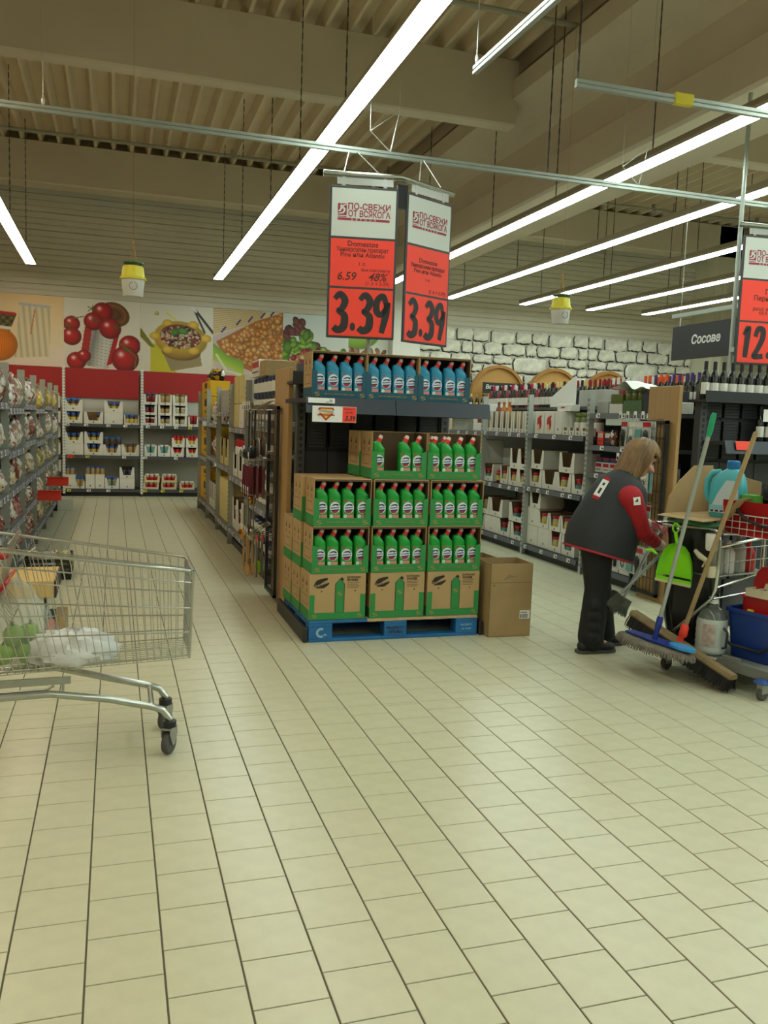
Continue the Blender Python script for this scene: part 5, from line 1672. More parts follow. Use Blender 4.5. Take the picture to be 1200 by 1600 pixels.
def sign_panel(parent, w_, h_, big, lines, small, loc, rz, sw=1.0, name='sign_panel'):
    b = MB(); b.rbox(0, w_, 0, .018, 0, h_, .003)
    s_ = ob(name, b.me('sign_frame', m_frame), parent, loc, rz)
    m = .016*sw
    th = (h_-m*4)/3
    b = MB(); b.box(m, w_-m, -.001, 0, h_-m-th, h_-m); ob('white_sheet', b.me('sheet', m_signw), s_)
    b = MB(); b.box(m, w_-m, -.001, 0, h_-2*m-2*th, h_-2*m-th); b.box(m, w_-m, -.001, 0, m, m+th); ob('orange_sheet', b.me('sheet', m_orange), s_)
    # logo block
    zc = h_-m-th*.45
    xc = w_*.53
    b = MB()
    xl = w_*.12
    S_ = w_*.13
    y = -.002
    quad(b, xl, xl+S_, zc-S_*.58, zc+S_*.68, y)
    stroke(b, [(xl+S_*.42, zc+S_*.64), (xl+S_*.35, zc+S_*.3), (xl+S_*.75, zc+S_*.1), (xl+S_*.6, zc-S_*.3), (xl+S_*.02, zc-S_*.42)], [.004, .012, .014, .012, .004], y, 1)
    stroke(b, [(xl+S_*.98, zc+S_*.58), (xl+S_*.55, zc+S_*.4), (xl+S_*.25, zc-S_*.1), (xl+S_*.05, zc-S_*.1)], [.004, .012, .012, .004], y, 1)
    quad(b, xl, xl+S_, zc-S_*.78, zc-S_*.7, y)
    quad(b, xl, w_*.88, zc-S_*1.12, zc-S_*.86, y)
    ob('logo', b.me('logo', [m_logo, m_signw]), s_)
    ob('lettering', text_me('Е   В   Р   О   П   А', .02*w_/.46, m_signw, .01), s_, (w_*.5, -.003, zc-S_*.99))
    for q, tx in enumerate(['ПО-СВЕЖИ', 'ОТ ВСЯКОГА']):
        me = text_me(tx, .056*w_/.46, m_logo, .022)
        xs_ = (w_*.62)/max(v.co.x*2 for v in me.vertices)
        ob('lettering', me, s_, (xl+S_*1.15+w_*.31, -.002, zc+S_*(.38-.78*q)), scale=(xs_, 1, 1))
    z0 = h_-2*m-th
    for tx, fx, fz, sz, bd, sh in lines:
        me = text_me(tx, sz*w_/.46, small, bd, sh)
        xs_ = min(1, w_*.76/(max(v.co.x for v in me.vertices)*2))
        ob('lettering', me, s_, (w_*fx, -.002, z0-th*fz), scale=(xs_, 1, 1))
    b = MB(); digits(b, big, w_*.10, m+th*.12, th*.78)
    ob('price_digits', b.me('digits', m_ink), s_)
    b = MB()
    for x in (w_*.2, w_*.8):
        b.box(x-.012, x+.012, .004, .008, h_-.01, h_+.07)
    b.box(w_*.1, w_*.92, .006, .009, h_+.012, h_+.075)
    ob('clear_hanger', b.me('clear_hanger', m_clear), s_)
    return s_
L1 = [('Domestos', .5, .10, .05, .012, 0), ('Универсален препарат', .5, .22, .042, .008, 0), ('Pine или Atlantic', .5, .33, .042, .008, 0), ('1 л.', .5, .52, .036, 0, 0)]
sg = thing('price_sign', 'two-winged hanging price sign 3.39 over the bleach display', 'sign', (1.95, 5.93, 2.045))
sign_panel(sg, .485, 1.05, '3.39', L1+[('6.59', .27, .79, .075, .014, .2), ('48%', .72, .785, .074, .014, .35), ('Вие спестявате', .7, .64, .026, 0, 0), ('(1 л = 3.39)', .73, .92, .034, 0, 0)], m_ink_red, (-.514, .075, 0), -.188)
sign_panel(sg, .485, 1.05, '3.39', [('Domestos', .5, .28, .045, .01, 0), ('Универсален препарат', .5, .40, .04, .006, 0), ('Pine или Atlantic', .5, .51, .04, .006, 0), ('1 л.', .5, .68, .03, 0, 0), ('(1 л = 3.39)', .72, .92, .036, 0, 0)], m_ink_red, (.035, .0, -.005), .475)
b = MB()
zt = 1.135
pts = [(-.56, .085, zt), (-.1, -.003, zt), (-.02, -.016, zt), (.04, .004, zt), (.12, .05, zt), (.48, .235, zt)]
b.tube(pts, .014, 8)
b.tube([(-.56, .095, zt-.02), (-.1, .007, zt-.02), (-.02, -.004, zt-.02), (.04, .014, zt-.02), (.48, .245, zt-.02)], .008, 6)
ob('curved_top_rail', b.me('top_rail', m_chrome, 40), sg)
b = MB()
for x, y in ((-.42, .07), (-.16, .02), (.14, .06), (.36, .17)):
    b.tube([(x, y, zt), (x+(.10 if x in (-.42, .14) else -.10), .32, 1.37)], .004, 5)
ob('wire_hooks', b.me('hooks', m_wire), sg)
b = MB(); b.tube([(-.19, .10, -.46), (-.19, .10, 1.12)], .016, 8); 
ob('pole', b.me('pole', m_galv, 40), sg)
b = MB(); b.box(-.035, .04, .01, .05, .93, 1.09)
ob('corner_bracket', b.me('bracket', m_black_plastic), sg)
sg2 = thing('price_sign', 'hanging price sign beginning 12. over the end display of the right rack', 'sign', (4.945, 6.0, 2.045))
sign_panel(sg2, .485, 1.05, '12.', [('Пра', .6, .28, .06, .01, 0), ('Перилен', .52, .44, .055, .01, 0), ('А', .6, .58, .05, .01, 0), ('разл. видове', .55, .70, .042, 0, 0), ('4.5 л = 60', .55, .80, .036, 0, 0)], m_ink_red, (0, 0, 0), -.10)
b = MB(); b.tube([(-.05, .0, zt), (.62, -.06, zt)], .014, 8); b.tube([(-.05, .01, zt-.02), (.62, -.05, zt-.02)], .008, 6)
ob('top_rail', b.me('top_rail', m_chrome, 40), sg2)
b = MB(); b.tube([(.02, .08, -.28), (.02, .08, 2.35)], .018, 8); b.box(.0, .04, .02, .08, .1, .14)
ob('pole', b.me('pole', m_alu, 40), sg2)
b = MB(); b.tube([(.25, -.02, zt), (.42, .25, 1.38)], .004, 5); ob('wire_hooks', b.me('hooks', m_wire), sg2)
# insect traps
m_ty = mat('trap_yellow', 'd6cb2e', .35); m_tw = mat('trap_white', 'cfcfca', .35); m_tg = mat('trap_green', '3c6a44', .45)
for nm, x, y, z in [('left, over the aisle of canned food', .12, 6.2, 2.25), ('right, over the jar rack', 3.40, 6.2, 2.285)]:
    t = thing('insect_trap', 'yellow and white bucket insect trap hanging on string, ' + nm, 'trap', (x, y, z), group='insect traps')
    b = MB(); b.lathe([(.062, 0), (.066, .004), (.078, .12)], 20); bk = ob('bucket', b.me('bucket', m_tw, 40), t)
    b = MB(); b.tube([(.026*math.cos(a*PI/9), -.0735, .065+.026*math.sin(a*PI/9)) for a in range(18)], .0015, 4, loop=True)
    for k_ in range(3):
        b.tube([(.012*math.cos(k_*2.1), -.0735, .065+.012*math.sin(k_*2.1)), (.019*math.cos(k_*2.1), -.0735, .065+.019*math.sin(k_*2.1))], .001, 4)
    ob('round_mark', b.me('mark', m_ink), bk)
    b = MB(); b.lathe([(.085, .115), (.085, .13), (.078, .132), (.068, .20), (.06, .205)], 20)
    for q in range(12):
        a = q*PI/6
        b.box(.083*math.cos(a)-.006, .083*math.cos(a)+.006, .083*math.sin(a)-.006, .083*math.sin(a)+.006, .112, .128)
    ob('funnel', b.me('funnel', m_ty, 40), t)
    b = MB(); b.lathe([(.02, .24), (.07, .228), (.07, .222), (.02, .222)], 20)
    for q in range(4):
        a = q*PI/2+.6
        b.tube([(.055*math.cos(a), .055*math.sin(a), .20), (.055*math.cos(a), .055*math.sin(a), .228)], .004, 5)
    ob('green_lid', b.me('lid', m_tg, 40), t)
    b = MB()
    for sx in (-1, 1):
        b.tube([(sx*.02, 0, .235), (0, 0, .40)], .0025, 4)
    b.tube([(0, 0, .40), (0, 0, Z_DECK-z)], .0012, 4)
    ob('string', b.me('string', mat('orange_string', 'b98232', .7)), t)

# ------------------------------------------------------------------ wooden arches, wine shelf, hanging aisle sign
for i, (x, lb) in enumerate([(7.3, 'left arch with the black vermouth sign'), (8.55, 'middle arch'), (9.8, 'right arch')]):
    t = thing('wooden_arch', 'round-topped wooden arch header on the wine shelves, ' + lb, 'display', (x, 15.72, 1.751), group='wooden arches')
    R_ = .58
    pts = [(-R_, 0)]+[(R_*math.cos(PI-PI*k_/18), .32+R_*math.sin(PI-PI*k_/18)) for k_ in range(19)]+[(R_, 0)]
    b = MB(); b.prism(pts, 0, .03, 'y'); ob('arch_board', b.me('board', mat('arch_wood', 'c2924f', .6, noise=.1, ns=4)), t)
    b = MB()
    out, inn = pts[1:-1], [(p[0]*.9, .32+(p[1]-.32)*.9) for p in pts[1:-1]]
    for k_ in range(18):
        b.prism([out[k_], out[k_+1], inn[k_+1], inn[k_]], -.08, 0, 'y')
    ob('arch_rim', b.me('rim', mat('arch_rim_wood', 'a9783a', .6, noise=.1)), t)
    if i == 0:
        b = MB(); b.box(-.42, .62, -.24, -.22, .33, .54); s_ = ob('black_sign', b.me('sign', m_black_plastic), t)
        ob('lettering', text_me('Вермут / Ликьор', .11, m_white, .02, .15), s_, (.08, -.242, .45))
t = thing('wine_shelf', 'dark wine shelving below the stone wall and arches', 'shelving', (6.2, 15.42, 0))
for z in (.2, .7, 1.2, 1.75):
    b = MB(); b.box(0, 5.6, 0, .5, z-.03, z); ob('shelf', b.me('shelf', m_black), t)
for x in (0, 1.4, 2.8, 4.2, 5.56):
    b = MB(); b.box(x, x+.04, 0, .5, 0, 1.9); ob('post', b.me('post', m_wood), t)
for q in range(44):
    cp = ['black', 'red', 'gold', 'white', 'cream'][(q*3) % 5]
    wine(6.3+q*.125, 15.55, 1.751, cp, m_lab_w if q % 2 else m_lab_y, 'wine bottle with %s capsule, %s from left on the far wine shelf' % (cp, ORD[q]), 'bottles on the far wine shelf')
t = thing('aisle_sign', 'black hanging aisle sign with white word Сосове', 'sign', (5.72, 7.95, 2.22), -PI/2)
b = MB(); b.rbox(0, 1.7, 0, .03, 0, .355, .003); s_ = ob('sign_board', b.me('board', mat('anthracite', '2c2c2e', .5)), t)
ob('lettering', text_me('Сосове', .125, m_white, .03, .12), s_, (.55, -.002, .19))
b = MB(); b.box(-.03, 1.75, .0, .03, .45, .49); ob('sign_rail', b.me('rail', m_alu), t)
b = MB()
for x in (.1, 1.6):
    b.tube([(x, .015, .35), (x, .015, .45)], .006, 5); b.tube([(x, .015, .49), (x, .015, Z_DECK-2.22)], .002, 4)
ob('sign_wires', b.me('wires', m_wire), t)
# small grey goods hung on the right end display
E2X, E2Y = 4.52, 5.95
ed2 = end_display(E2X, 1.26, E2Y, 'black end display shelving with wine bottles on top, behind the cleaning cart', [(1.40, .30, [(.10, 1.28)])], 1.80)
b = MB(); b.box(-.07, .07, -.0015, .0015, -.036, .036); ob('red_price_card', b.me('card', m_tag_r), ed2, (.26, -.325, 1.37), rot=(-.28, 0, 0))
for q in range(14):
    lab = m_lab_w if q < 8 else m_jar_beige
    wine(E2X+.06+.088*q, E2Y-.06, 1.731, 'black', lab, 'dark wine bottle with %s label on the right end display top, %s from left' % ('white' if q < 8 else 'olive', ORD[q]), 'wine bottles on the right end display', rz=0)
for q in range(7):
    bottle((E2X+.60+.09*q, E2Y-.10, 1.401), 0, .036, .29, m_glass_r if q > 1 else m_glass_d, m_cap['black'], m_lab_w, '%s wine bottle on the lower shelf of right end display, %s from left' % ('rose' if q > 1 else 'dark', ORD[q]), 'bottles on lower shelf of right end display')
b = MB(); b.box(-.05, .05, -.001, .001, -.07, .07)
for q in range(3):
    solo('bottle_hanger_tag', cached(('hang', q == 2), lambda: MB().box(-.035, .035, -.001, .001, -.05, .05).me('hanger_tag', m_tag_r if q == 2 else m_tag)), '%s paper collar tag on bottles, %s of three, right end display' % (['white', 'white', 'red'][q], SIDE3[3][q]), 'tag', (E2X+.63+.17*q, E2Y-.14, 1.62), 0, 'collar tags')
m_teal = mat('teal_plastic', '46a8b4', .35, noise=.05); m_bcap = mat('deep_blue_cap', '1b6ea8', .35)
# ------------------------------------------------------------------ stack of goods on floor left of the trolley
solo('carton', MB().rbox(0, .375, 0, .42, 0, .36, .003).box(.365, .378, -.002, .02, 0, .36, 1).me('carton', [m_card_white, m_ink]), 'white carton with black edge on the floor behind the trolley', 'carton', (-.76, 5.30, 0))
t = solo('carton', MB().rbox(0, .47, 0, .5, 0, .10, .003).box(.462, .473, -.002, .5, 0, .10, 1).me('carton', [mat('tan_card', 'c7a866', .7), m_ink]), 'tan carton lid stacked on the white carton behind the trolley', 'carton', (-.80, 5.28, .361))
solo('small_box', MB().rbox(0, .065, 0, .2, 0, .25, .003).me('carton', [m_kraft]), 'small brown box behind the trolley, right of white carton', 'box', (-.338, 5.34, .0))
solo('small_box', MB().rbox(0, .04, 0, .2, 0, .24, .003).box(0, .04, -.001, 0, .14, .22, 1).me('carton', [m_black_plastic, m_tag_r]), 'thin black box with red patch against the small brown box', 'box', (-.380, 5.33, 0))
t = thing('crate', 'black plastic crate with silver bags on the floor by the left rack', 'crate', (-.74, 7.75, 0))
b = MB(); b.box(0, .38, 0, .5, 0, .02)
for z in (.05, .10, .15):
    b.box(0, .38, 0, .01, z, z+.03); b.box(0, .38, .49, .5, z, z+.03); b.box(0, .01, 0, .5, z, z+.03); b.box(.37, .38, 0, .5, z, z+.03)
for x in (0, .37):
    for y in (0, .49):
        b.box(x, x+.01, y, y+.01, 0, .18)
ob('crate_body', b.me('crate', m_black_plastic), t)
for q in range(3):
    solo('snack_bag', bag_me(3*q, .16, .2, .12), 'silver bag standing in the black crate, %s' % SIDE3[3][q], 'bag', (-.65+.11*q, 7.95, .022), .4*q, 'bags in crate')
# ------------------------------------------------------------------ shopping trolley
TX, TY = -.15, 3.81
tr = thing('shopping_trolley', 'chrome wire shopping trolley at the left edge, pointing into the aisle', 'trolley', (TX, TY, 0))
m_chr = mat('worn_chrome', 'b9bcb4', .28, metal=.9, noise=.12, ns=20)
def L(x, y, z):
    return (x-TX, y-TY, z)
def rimz(x):
    return .849-.14*(x-0)
XF, XR = .318, -.66
def side(x, v, s_):
    # point on the side wall: x = rim position, v = 0 rim .. 1 floor of the basket, s_ = -1 near, +1 far
    u = (x-XR)/(XF-XR)
    xb = -.50+(.31+.50)*u
    zb = .385+.035*u
    yr, yb = .25-.06*u, .165-.015*u
    return L(x+(xb-x)*v, 3.81+s_*(yr+(yb-yr)*v), rimz(x)+(zb-rimz(x))*v)
b = MB()
n = 28
for s_ in (-1, 1):
    for k_ in range(n+1):
        x = XR+(XF-XR)*k_/n
        b.tube([side(x, 0, s_), side(x, 1, s_)], .0022, 4)
for k_ in range(1, 10):
    t_ = -1+2*k_/10
    top, bot = side(XF, 0, 1), side(XF, 1, 1)
    b.tube([(top[0], t_*top[1], top[2]), (bot[0], t_*bot[1], bot[2])], .0022, 4)
for k_ in range(n+1):
    x = XR+(XF-XR)*k_/n
    b.tube([side(x, 1, -1), side(x, 1, 1)], .002, 4)
for k_ in range(11):
    t_ = -1+2*k_/10
    p0, p1 = side(XR, 1, 1), side(XF, 1, 1)
    b.tube([(p0[0], t_*p0[1], p0[2]), (p1[0], t_*p1[1], p1[2])], .002, 4)
ob('wire_grid', b.me('wire_grid', m_chr), tr)
b = MB()
for v, r_ in ((.13, .0035), (.42, .0035), (.70, .0035), (.87, .003), (.97, .003)):
    pts = [side(XR+(XF-XR)*k_/6, v, -1) for k_ in range(7)]+[side(XF-(XF-XR)*k_/6, v, 1) for k_ in range(7)]
    b.tube(pts, r_, 6)
ob('side_bars', b.me('side_bars', m_chr, 60), tr)
b = MB()
pts = [side(XR+(XF-.03-XR)*k_/6, 0, -1) for k_ in range(7)]+[side(XF-.004, 0, -1)]
pts = [side(XR+(XF-.02-XR)*k_/6, 0, -1) for k_ in range(7)]+[tuple(Vector(side(XF, 0, -1))+Vector((0, .02, 0))), tuple(Vector(side(XF, 0, 1))-Vector((0, .02, 0)))]+[side(XF-.02-(XF-.02-XR)*k_/6, 0, 1) for k_ in range(7)]
b.tube(pts, .0075, 8)
for s_ in (-1, 1):
    b.tube([side(XF, 0, s_), side(XF, 1, s_)], .006, 6)
ob('rim', b.me('rim', m_chr, 60), tr)
b = MB()
for s_ in (-1, 1):
    b.tube([side(XR, 1, s_), side(XR, 0, s_), L(-.74, 3.81+s_*.26, 1.0)], .009, 8)
for k_ in range(8):
    t_ = -1+2*k_/7
    p0, p1 = side(XR, 0, 1), side(XR, 1, 1)
    b.tube([(p0[0], t_*p0[1], p0[2]), (p1[0], t_*p1[1], p1[2])], .0022, 4)
ob('rear_gate', b.me('rear_gate', m_chr, 60), tr)
b = MB(); b.tube([L(-.74, 3.54, 1.0), L(-.74, 4.08, 1.0)], .016, 10)
ob('handle', b.me('handle', m_red, 40), tr, label='red handle bar')
# folded child seat of wire and red flaps
b = MB()
for k_ in range(9):
    y = 3.62+.38*k_/8
    b.tube([L(-.60, y, .90), L(-.40, y, .60)], .0022, 4)
    b.tube([L(-.40, y, .93), L(-.47, y, .62)], .002, 4)
for (x, z) in ((-.60, .90), (-.50, .75), (-.40, .60), (-.40, .93)):
    b.tube([L(x, 3.60, z), L(x, 4.02, z)], .004, 5)
b.tube([L(-.33, 3.98, .86), L(-.40, 3.98, .80), L(-.43, 3.98, .9)], .004, 5)
st = ob('child_seat', b.me('child_seat', m_chr), tr)
b = MB(); b.rbox(-.05, .05, -.17, .17, -.006, .006, .004)
ob('seat_flap', b.me('flap', m_red), st, L(-.44, 3.80, .73), rot=(0, -.9, 0), label='red plastic seat flap')
b = MB(); b.ball(L(-.425, 3.66, .875), (.022, .02, .016), 10, 6)
ob('seat_knob', b.me('knob', m_red, 50), st, label='red plastic knob')
# under-frame
b = MB()
for s_ in (-1, 1):
    y = 3.81+s_*.15
    b.tube([L(-.95, 3.81+s_*.24, .10), L(-.80, 3.81+s_*.23, .30), L(-.60, 3.81+s_*.21, .305), L(-.25, 3.81+s_*.19, .308), L(-.02, y-.0, .258), L(.15, y, .215), L(.20, y, .195), L(.232, y, .150)], .0155, 10)
b.tube([L(.155, 3.66, .21), L(.155, 3.96, .21)], .012, 8)
ob('under_frame', b.me('under_frame', m_chr, 50), tr)
b = MB(); 
for s_ in (-1, 1):
    y = 3.81+s_*.18
    b.prism([(-.70-TX, .335), (-.17-TX, .345), (-.17-TX, .375), (-.70-TX, .37)], y-TY-.004, y-TY+.004, 'y')
    b.tube([L(-.20, y, .345), L(-.20, y, .30)], .006, 6); b.tube([L(-.60, y, .345), L(-.60, y, .31)], .006, 6)
    b.tube([L(-.44, y, .32), L(-.26, y, .325), L(-.235, y, .34)], .006, 6)
ob('basket_rail', b.me('basket_rail', m_galv), tr)
m_tyre = mat('grey_tyre', '4a4b4a', .6); m_forkm = mat('grey_fork', '9a9c96', .4, metal=.5)
for nm, x, y in [('near', .228, 3.66), ('far', .228, 3.96), ('rear near', -.95, 3.57), ('rear far', -.95, 4.05)]:
    c = ob('caster', MB().lathe([(.024, .118), (.03, .121), (.03, .146), (.022, .15)], 14).me('collar', m_black_plastic, 40), tr, L(x, y, 0), 1.05 if 'rear' not in nm else 0)
    b = MB()
    for s_ in (-1, 1):
        b.prism([(-.034, .12), (.03, .12), (.032, .085), (.008, .042), (-.012, .042), (-.034, .09)], s_*.021-.002, s_*.021+.002, 'y')
    b.box(-.034, .03, -.022, .022, .112, .12)
    ob('fork', b.me('fork', m_forkm), c)
    b = MB()
    b.T = Matrix.Translation((-.004, 0, .0505))@Matrix.Rotation(PI/2, 4, 'X')
    b.lathe([(.012, -.016), (.034, -.016), (.046, -.014), (.0505, -.007), (.0505, .007), (.046, .014), (.034, .016), (.012, .016)], 20)
    ob('wheel', b.me('wheel', m_tyre, 40), c)
# shopping: clear bag of peppers and a crumpled white bag, resting on the basket floor
def crumple(c, r, seed, seg=26, rg=16, amp=.13, mats=None, top=None):
    rr = random.Random(seed)
    ph = [(rr.uniform(0, 6.3), rr.uniform(2, 6), rr.uniform(2, 7), rr.uniform(.3, 1)) for _ in range(9)]
    b = MB()
    R = []
    for k_ in range(rg+1):
        t_ = PI*(k_+.02)/(rg+.04)
        ring = []
        for i in range(seg):
            a = 2*PI*i/seg
            f = 1
            for p, q, w_, am in ph:
                f += amp*am*.4*(abs(math.sin(a*round(q)/1.0+p+t_*w_))-.5)
            x, y, z = r[0]*f*math.sin(t_)*math.cos(a), r[1]*f*math.sin(t_)*math.sin(a), -r[2]*math.cos(t_)*(f if t_ > 1.3 else 1)
            if top and z > 0:
                k2 = z/r[2]
                x *= 1-top*k2; y *= 1-top*k2
            z = max(z, -r[2]*.62)
            ring.append((c[0]+x, c[1]+y, c[2]+z))
        R.append(ring)
    return b.rings(R)
m_bagw = mat('white_bag_film', 'd8dcda', .35, noise=.08, ns=14, bump=.5, bs=18)
m_bagc = mat('clear_bag_film', 'cfd6c8', .2, alpha=.24)
m_pep = mat('green_pepper', '7fae1e', .3, noise=.2, ns=5)
m_stem = mat('pepper_stem', '3f6a1c', .5)
solo('plastic_bag', crumple((.0, 0, .048), (.165, .10, .078), 5, amp=.36).me('bag', m_bagw, 60), 'crumpled white plastic bag lying in the trolley basket', 'bag', (-.165, 3.745, .402))
solo('plastic_bag', crumple((0, 0, .12), (.14, .125, .21), 9, amp=.3, top=.4).me('bag', m_bagc, 70), 'clear plastic bag holding green peppers in the trolley', 'bag', (-.385, 3.78, .402))
for q, (x, y, z) in enumerate([(-.44, 3.74, .45), (-.345, 3.75, .45), (-.38, 3.84, .45), (-.40, 3.76, .525), (-.34, 3.80, .52)]):
    t = thing('green_pepper', 'green pepper inside the clear bag, %s' % ['rear left', 'front right', 'far side', 'upper left', 'upper right'][q], 'pepper', (x, y, z-.045), q*1.3, 'green peppers')
    def pep():
        b = MB()
        R = []
        for k_ in range(11):
            t_ = PI*(k_+.03)/(10.06)
            R.append([((.036+.006*math.sin(t_))*(1+.10*math.cos(3*a))*math.sin(t_)**.7*math.cos(a), (.036+.006*math.sin(t_))*(1+.10*math.cos(3*a))*math.sin(t_)**.7*math.sin(a), .045-.045*math.cos(t_)-(.01 if k_ == 10 else 0)) for a in [2*PI*i/15 for i in range(15)]])
        return b.rings(R).me('flesh', m_pep, 60)
    ob('flesh', cached(('pep',), pep), t)
    ob('stem', cached(('pstem',), lambda: MB().tube([(0, 0, .078), (.003, 0, .09), (.008, .002, .104)], [.007, .005, .006], 6).me('stem', m_stem, 50)), t)

# ------------------------------------------------------------------ figure helpers: overlapping solids fused by a voxel remesh
def capsule(b, p0, p1, r0, r1, seg=14):
    p0, p1 = Vector(p0), Vector(p1)
    d = (p1-p0)
    ln = d.length
    d = d/ln if ln > 1e-6 else Vector((0, 0, 1))
    pts, rs = [], []
    for k_ in range(5):
        a = PI/2*(1-k_/4)
        pts.append(p0-d*r0*math.sin(a)); rs.append(max(r0*math.cos(a), .0008))
    for k_ in range(5):
        a = PI/2*k_/4
        pts.append(p1+d*r1*math.sin(a)); rs.append(max(r1*math.cos(a), .0008))
    b.tube(pts, rs, seg)
def ellip(b, c, ax, r, seg=18, rg=12):
    # ellipsoid with axes ax (3 vectors) and radii r
    A = [Vector(a).normalized()*q for a, q in zip(ax, r)]
    C0 = Vector(c)
    R = []
    for k_ in range(rg+1):
        t_ = PI*(k_+.01)/(rg+.02)
        R.append([tuple(C0+A[0]*math.sin(t_)*math.cos(2*PI*i/seg)+A[1]*math.sin(t_)*math.sin(2*PI*i/seg)-A[2]*math.cos(t_)) for i in range(seg)])
    b.rings(R)
def fuse(b, voxel, smooth, name, mats, region=None):
    src = bpy.data.meshes.new('fuse')
    src.from_pydata(b.v, [], b.f)
    o = bpy.data.objects.new('fuse', src)
    C.objects.link(o)
    md = o.modifiers.new('r', 'REMESH'); md.mode = 'VOXEL'; md.voxel_size = voxel; md.adaptivity = 0
    if smooth:
        sm = o.modifiers.new('s', 'SMOOTH'); sm.factor = .5; sm.iterations = smooth
    dg = bpy.context.evaluated_depsgraph_get()
    me = bpy.data.meshes.new_from_object(o.evaluated_get(dg))
    bpy.data.objects.remove(o); bpy.data.meshes.remove(src)
    me.name = name
    me.materials.clear()
    for m in mats:
        me.materials.append(m)
    if region:
        me.polygons.foreach_set('material_index', [region(p.center) for p in me.polygons])
    me.polygons.foreach_set('use_smooth', [True]*len(me.polygons))
    me.update()
    return me
m_skin = mat('skin', 'c08a72', .5, noise=.05)
m_hair = mat('blond_brown_hair', '86653a', .5, noise=.55, ns=16, stretch=(1, 1, .3), bump=.6, bs=60)
m_vest = mat('charcoal_vest', '2b2e31', .8, noise=.1, bump=.25, bs=30)
m_trs = mat('black_trousers', '17181a', .85, noise=.1)
m_swe = mat('red_sweater', 'a3161f', .8, noise=.08, bump=.2, bs=60)
m_glv = mat('pink_glove', 'c0566a', .7, noise=.1); m_cuff = mat('grey_cuff', 'aaa394', .8)
m_shoe = mat('black_shoe', '1c1c1d', .6); m_sole = mat('shoe_sole', '4a4844', .7)
OX, OY = 3.05, 4.88
pn = thing('person', 'person with blond bob in charcoal vest and red sleeves, bending over brooms at cleaning cart', 'person', (OX, OY, 0))
G = lambda x, y, z: Vector((x-OX, y-OY, z))
pel, chest, neck = G(3.03, 4.88, .78), G(3.15, 4.89, 1.02), G(3.225, 4.89, 1.13)
hc = G(3.335, 4.885, 1.285)
th_ = math.radians(25)
hf, hs, ht = Vector((math.cos(th_), -.12, -math.sin(th_))).normalized(), Vector((.10, 1, 0)).normalized(), None
ht = hf.cross(hs) if hf.cross(hs).z > 0 else hs.cross(hf)
hs = ht.cross(hf)
rs_, ls_ = G(3.15, 4.70, 1.03), G(3.19, 5.035, 1.055)
re_, le_ = G(3.25, 4.70, .815), G(3.36, 5.06, .88)
rw_, lw_ = G(3.405, 4.72, .722), G(3.51, 5.02, .822)
rhip, lhip = G(2.985, 4.80, .76), G(3.06, 4.955, .76)
rkn, lkn = G(3.01, 4.79, .42), G(3.12, 4.955, .42)
ran, lan = G(2.965, 4.79, .085), G(3.15, 4.95, .085)
def head_pts(b):
    ellip(b, hc, (hf, hs, ht), (.092, .075, .108))
    ellip(b, hc+hf*.018-ht*.035, (hf, hs, ht), (.076, .062, .085))
    capsule(b, hc+hf*.055-ht*.095, hc+hf*.068-ht*.088, .022, .02)           # chin
    capsule(b, hc+hf*.088-ht*.005, hc+hf*.120-ht*.044, .011, .014)          # nose
    capsule(b, hc+hf*.090-ht*.066-hs*.016, hc+hf*.090-ht*.066+hs*.016, .008, .008)   # lips
    for s_ in (-1, 1):
        ellip(b, hc+hf*.078+hs*s_*.034-ht*.045, (hf, hs, ht), (.02, .022, .022))     # cheeks
        capsule(b, hc+hf*.084+hs*s_*.014+ht*.018, hc+hf*.078+hs*s_*.05+ht*.018, .009, .008)   # brows
        ellip(b, hc-hf*.005+hs*s_*.078-ht*.02, (hf, hs, ht), (.018, .008, .03))      # ears
def finger(b, base, d, curl, ln, r):
    # three phalanges bending towards curl
    p = Vector(base)
    d = Vector(d).normalized(); c = Vector(curl).normalized()
    for k_, f in enumerate((.42, .32, .26)):
        q = p+d*ln*f
        capsule(b, p, q, r*(1-.1*k_), r*(1-.1*(k_+1)), 8)
        p = q
        d = (d+c*.55).normalized()
def hand(b, wrist, fwd, palm, scale=1.0, thumb=1):
    # palm normal = direction the fingers close towards
    f = Vector(fwd).normalized(); pn_ = Vector(palm); pn_ = (pn_-f*pn_.dot(f)).normalized()
    sd_ = f.cross(pn_)
    w0 = Vector(wrist)
    for k_ in range(4):
        o = (k_-1.5)*.019*scale
        capsule(b, w0+f*.012+sd_*o*.6, w0+f*.082*scale+sd_*o, .015*scale, .0115*scale, 8)
    for k_, ln in enumerate((.062, .074, .078, .068)[::1]):
        o = (k_-1.5)*.020*scale
        finger(b, w0+f*.085*scale+sd_*o, f+pn_*.35, pn_, ln*scale, .0092*scale)
    tb = w0+f*.03*scale+sd_*thumb*.03*scale
    q = tb+(f*.6+sd_*thumb*.5+pn_*.55).normalized()*.042*scale
    capsule(b, tb, q, .013*scale, .011*scale, 8); capsule(b, q, q+(f*.5+pn_*.9).normalized()*.032*scale, .0105*scale, .0085*scale, 8)
rf, lf = Vector((.88, .12, -.52)), Vector((.97, -.15, -.18))
b = MB()
head_pts(b)
capsule(b, neck-Vector((.02, 0, .03)), hc-ht*.05-hf*.02, .052, .050)
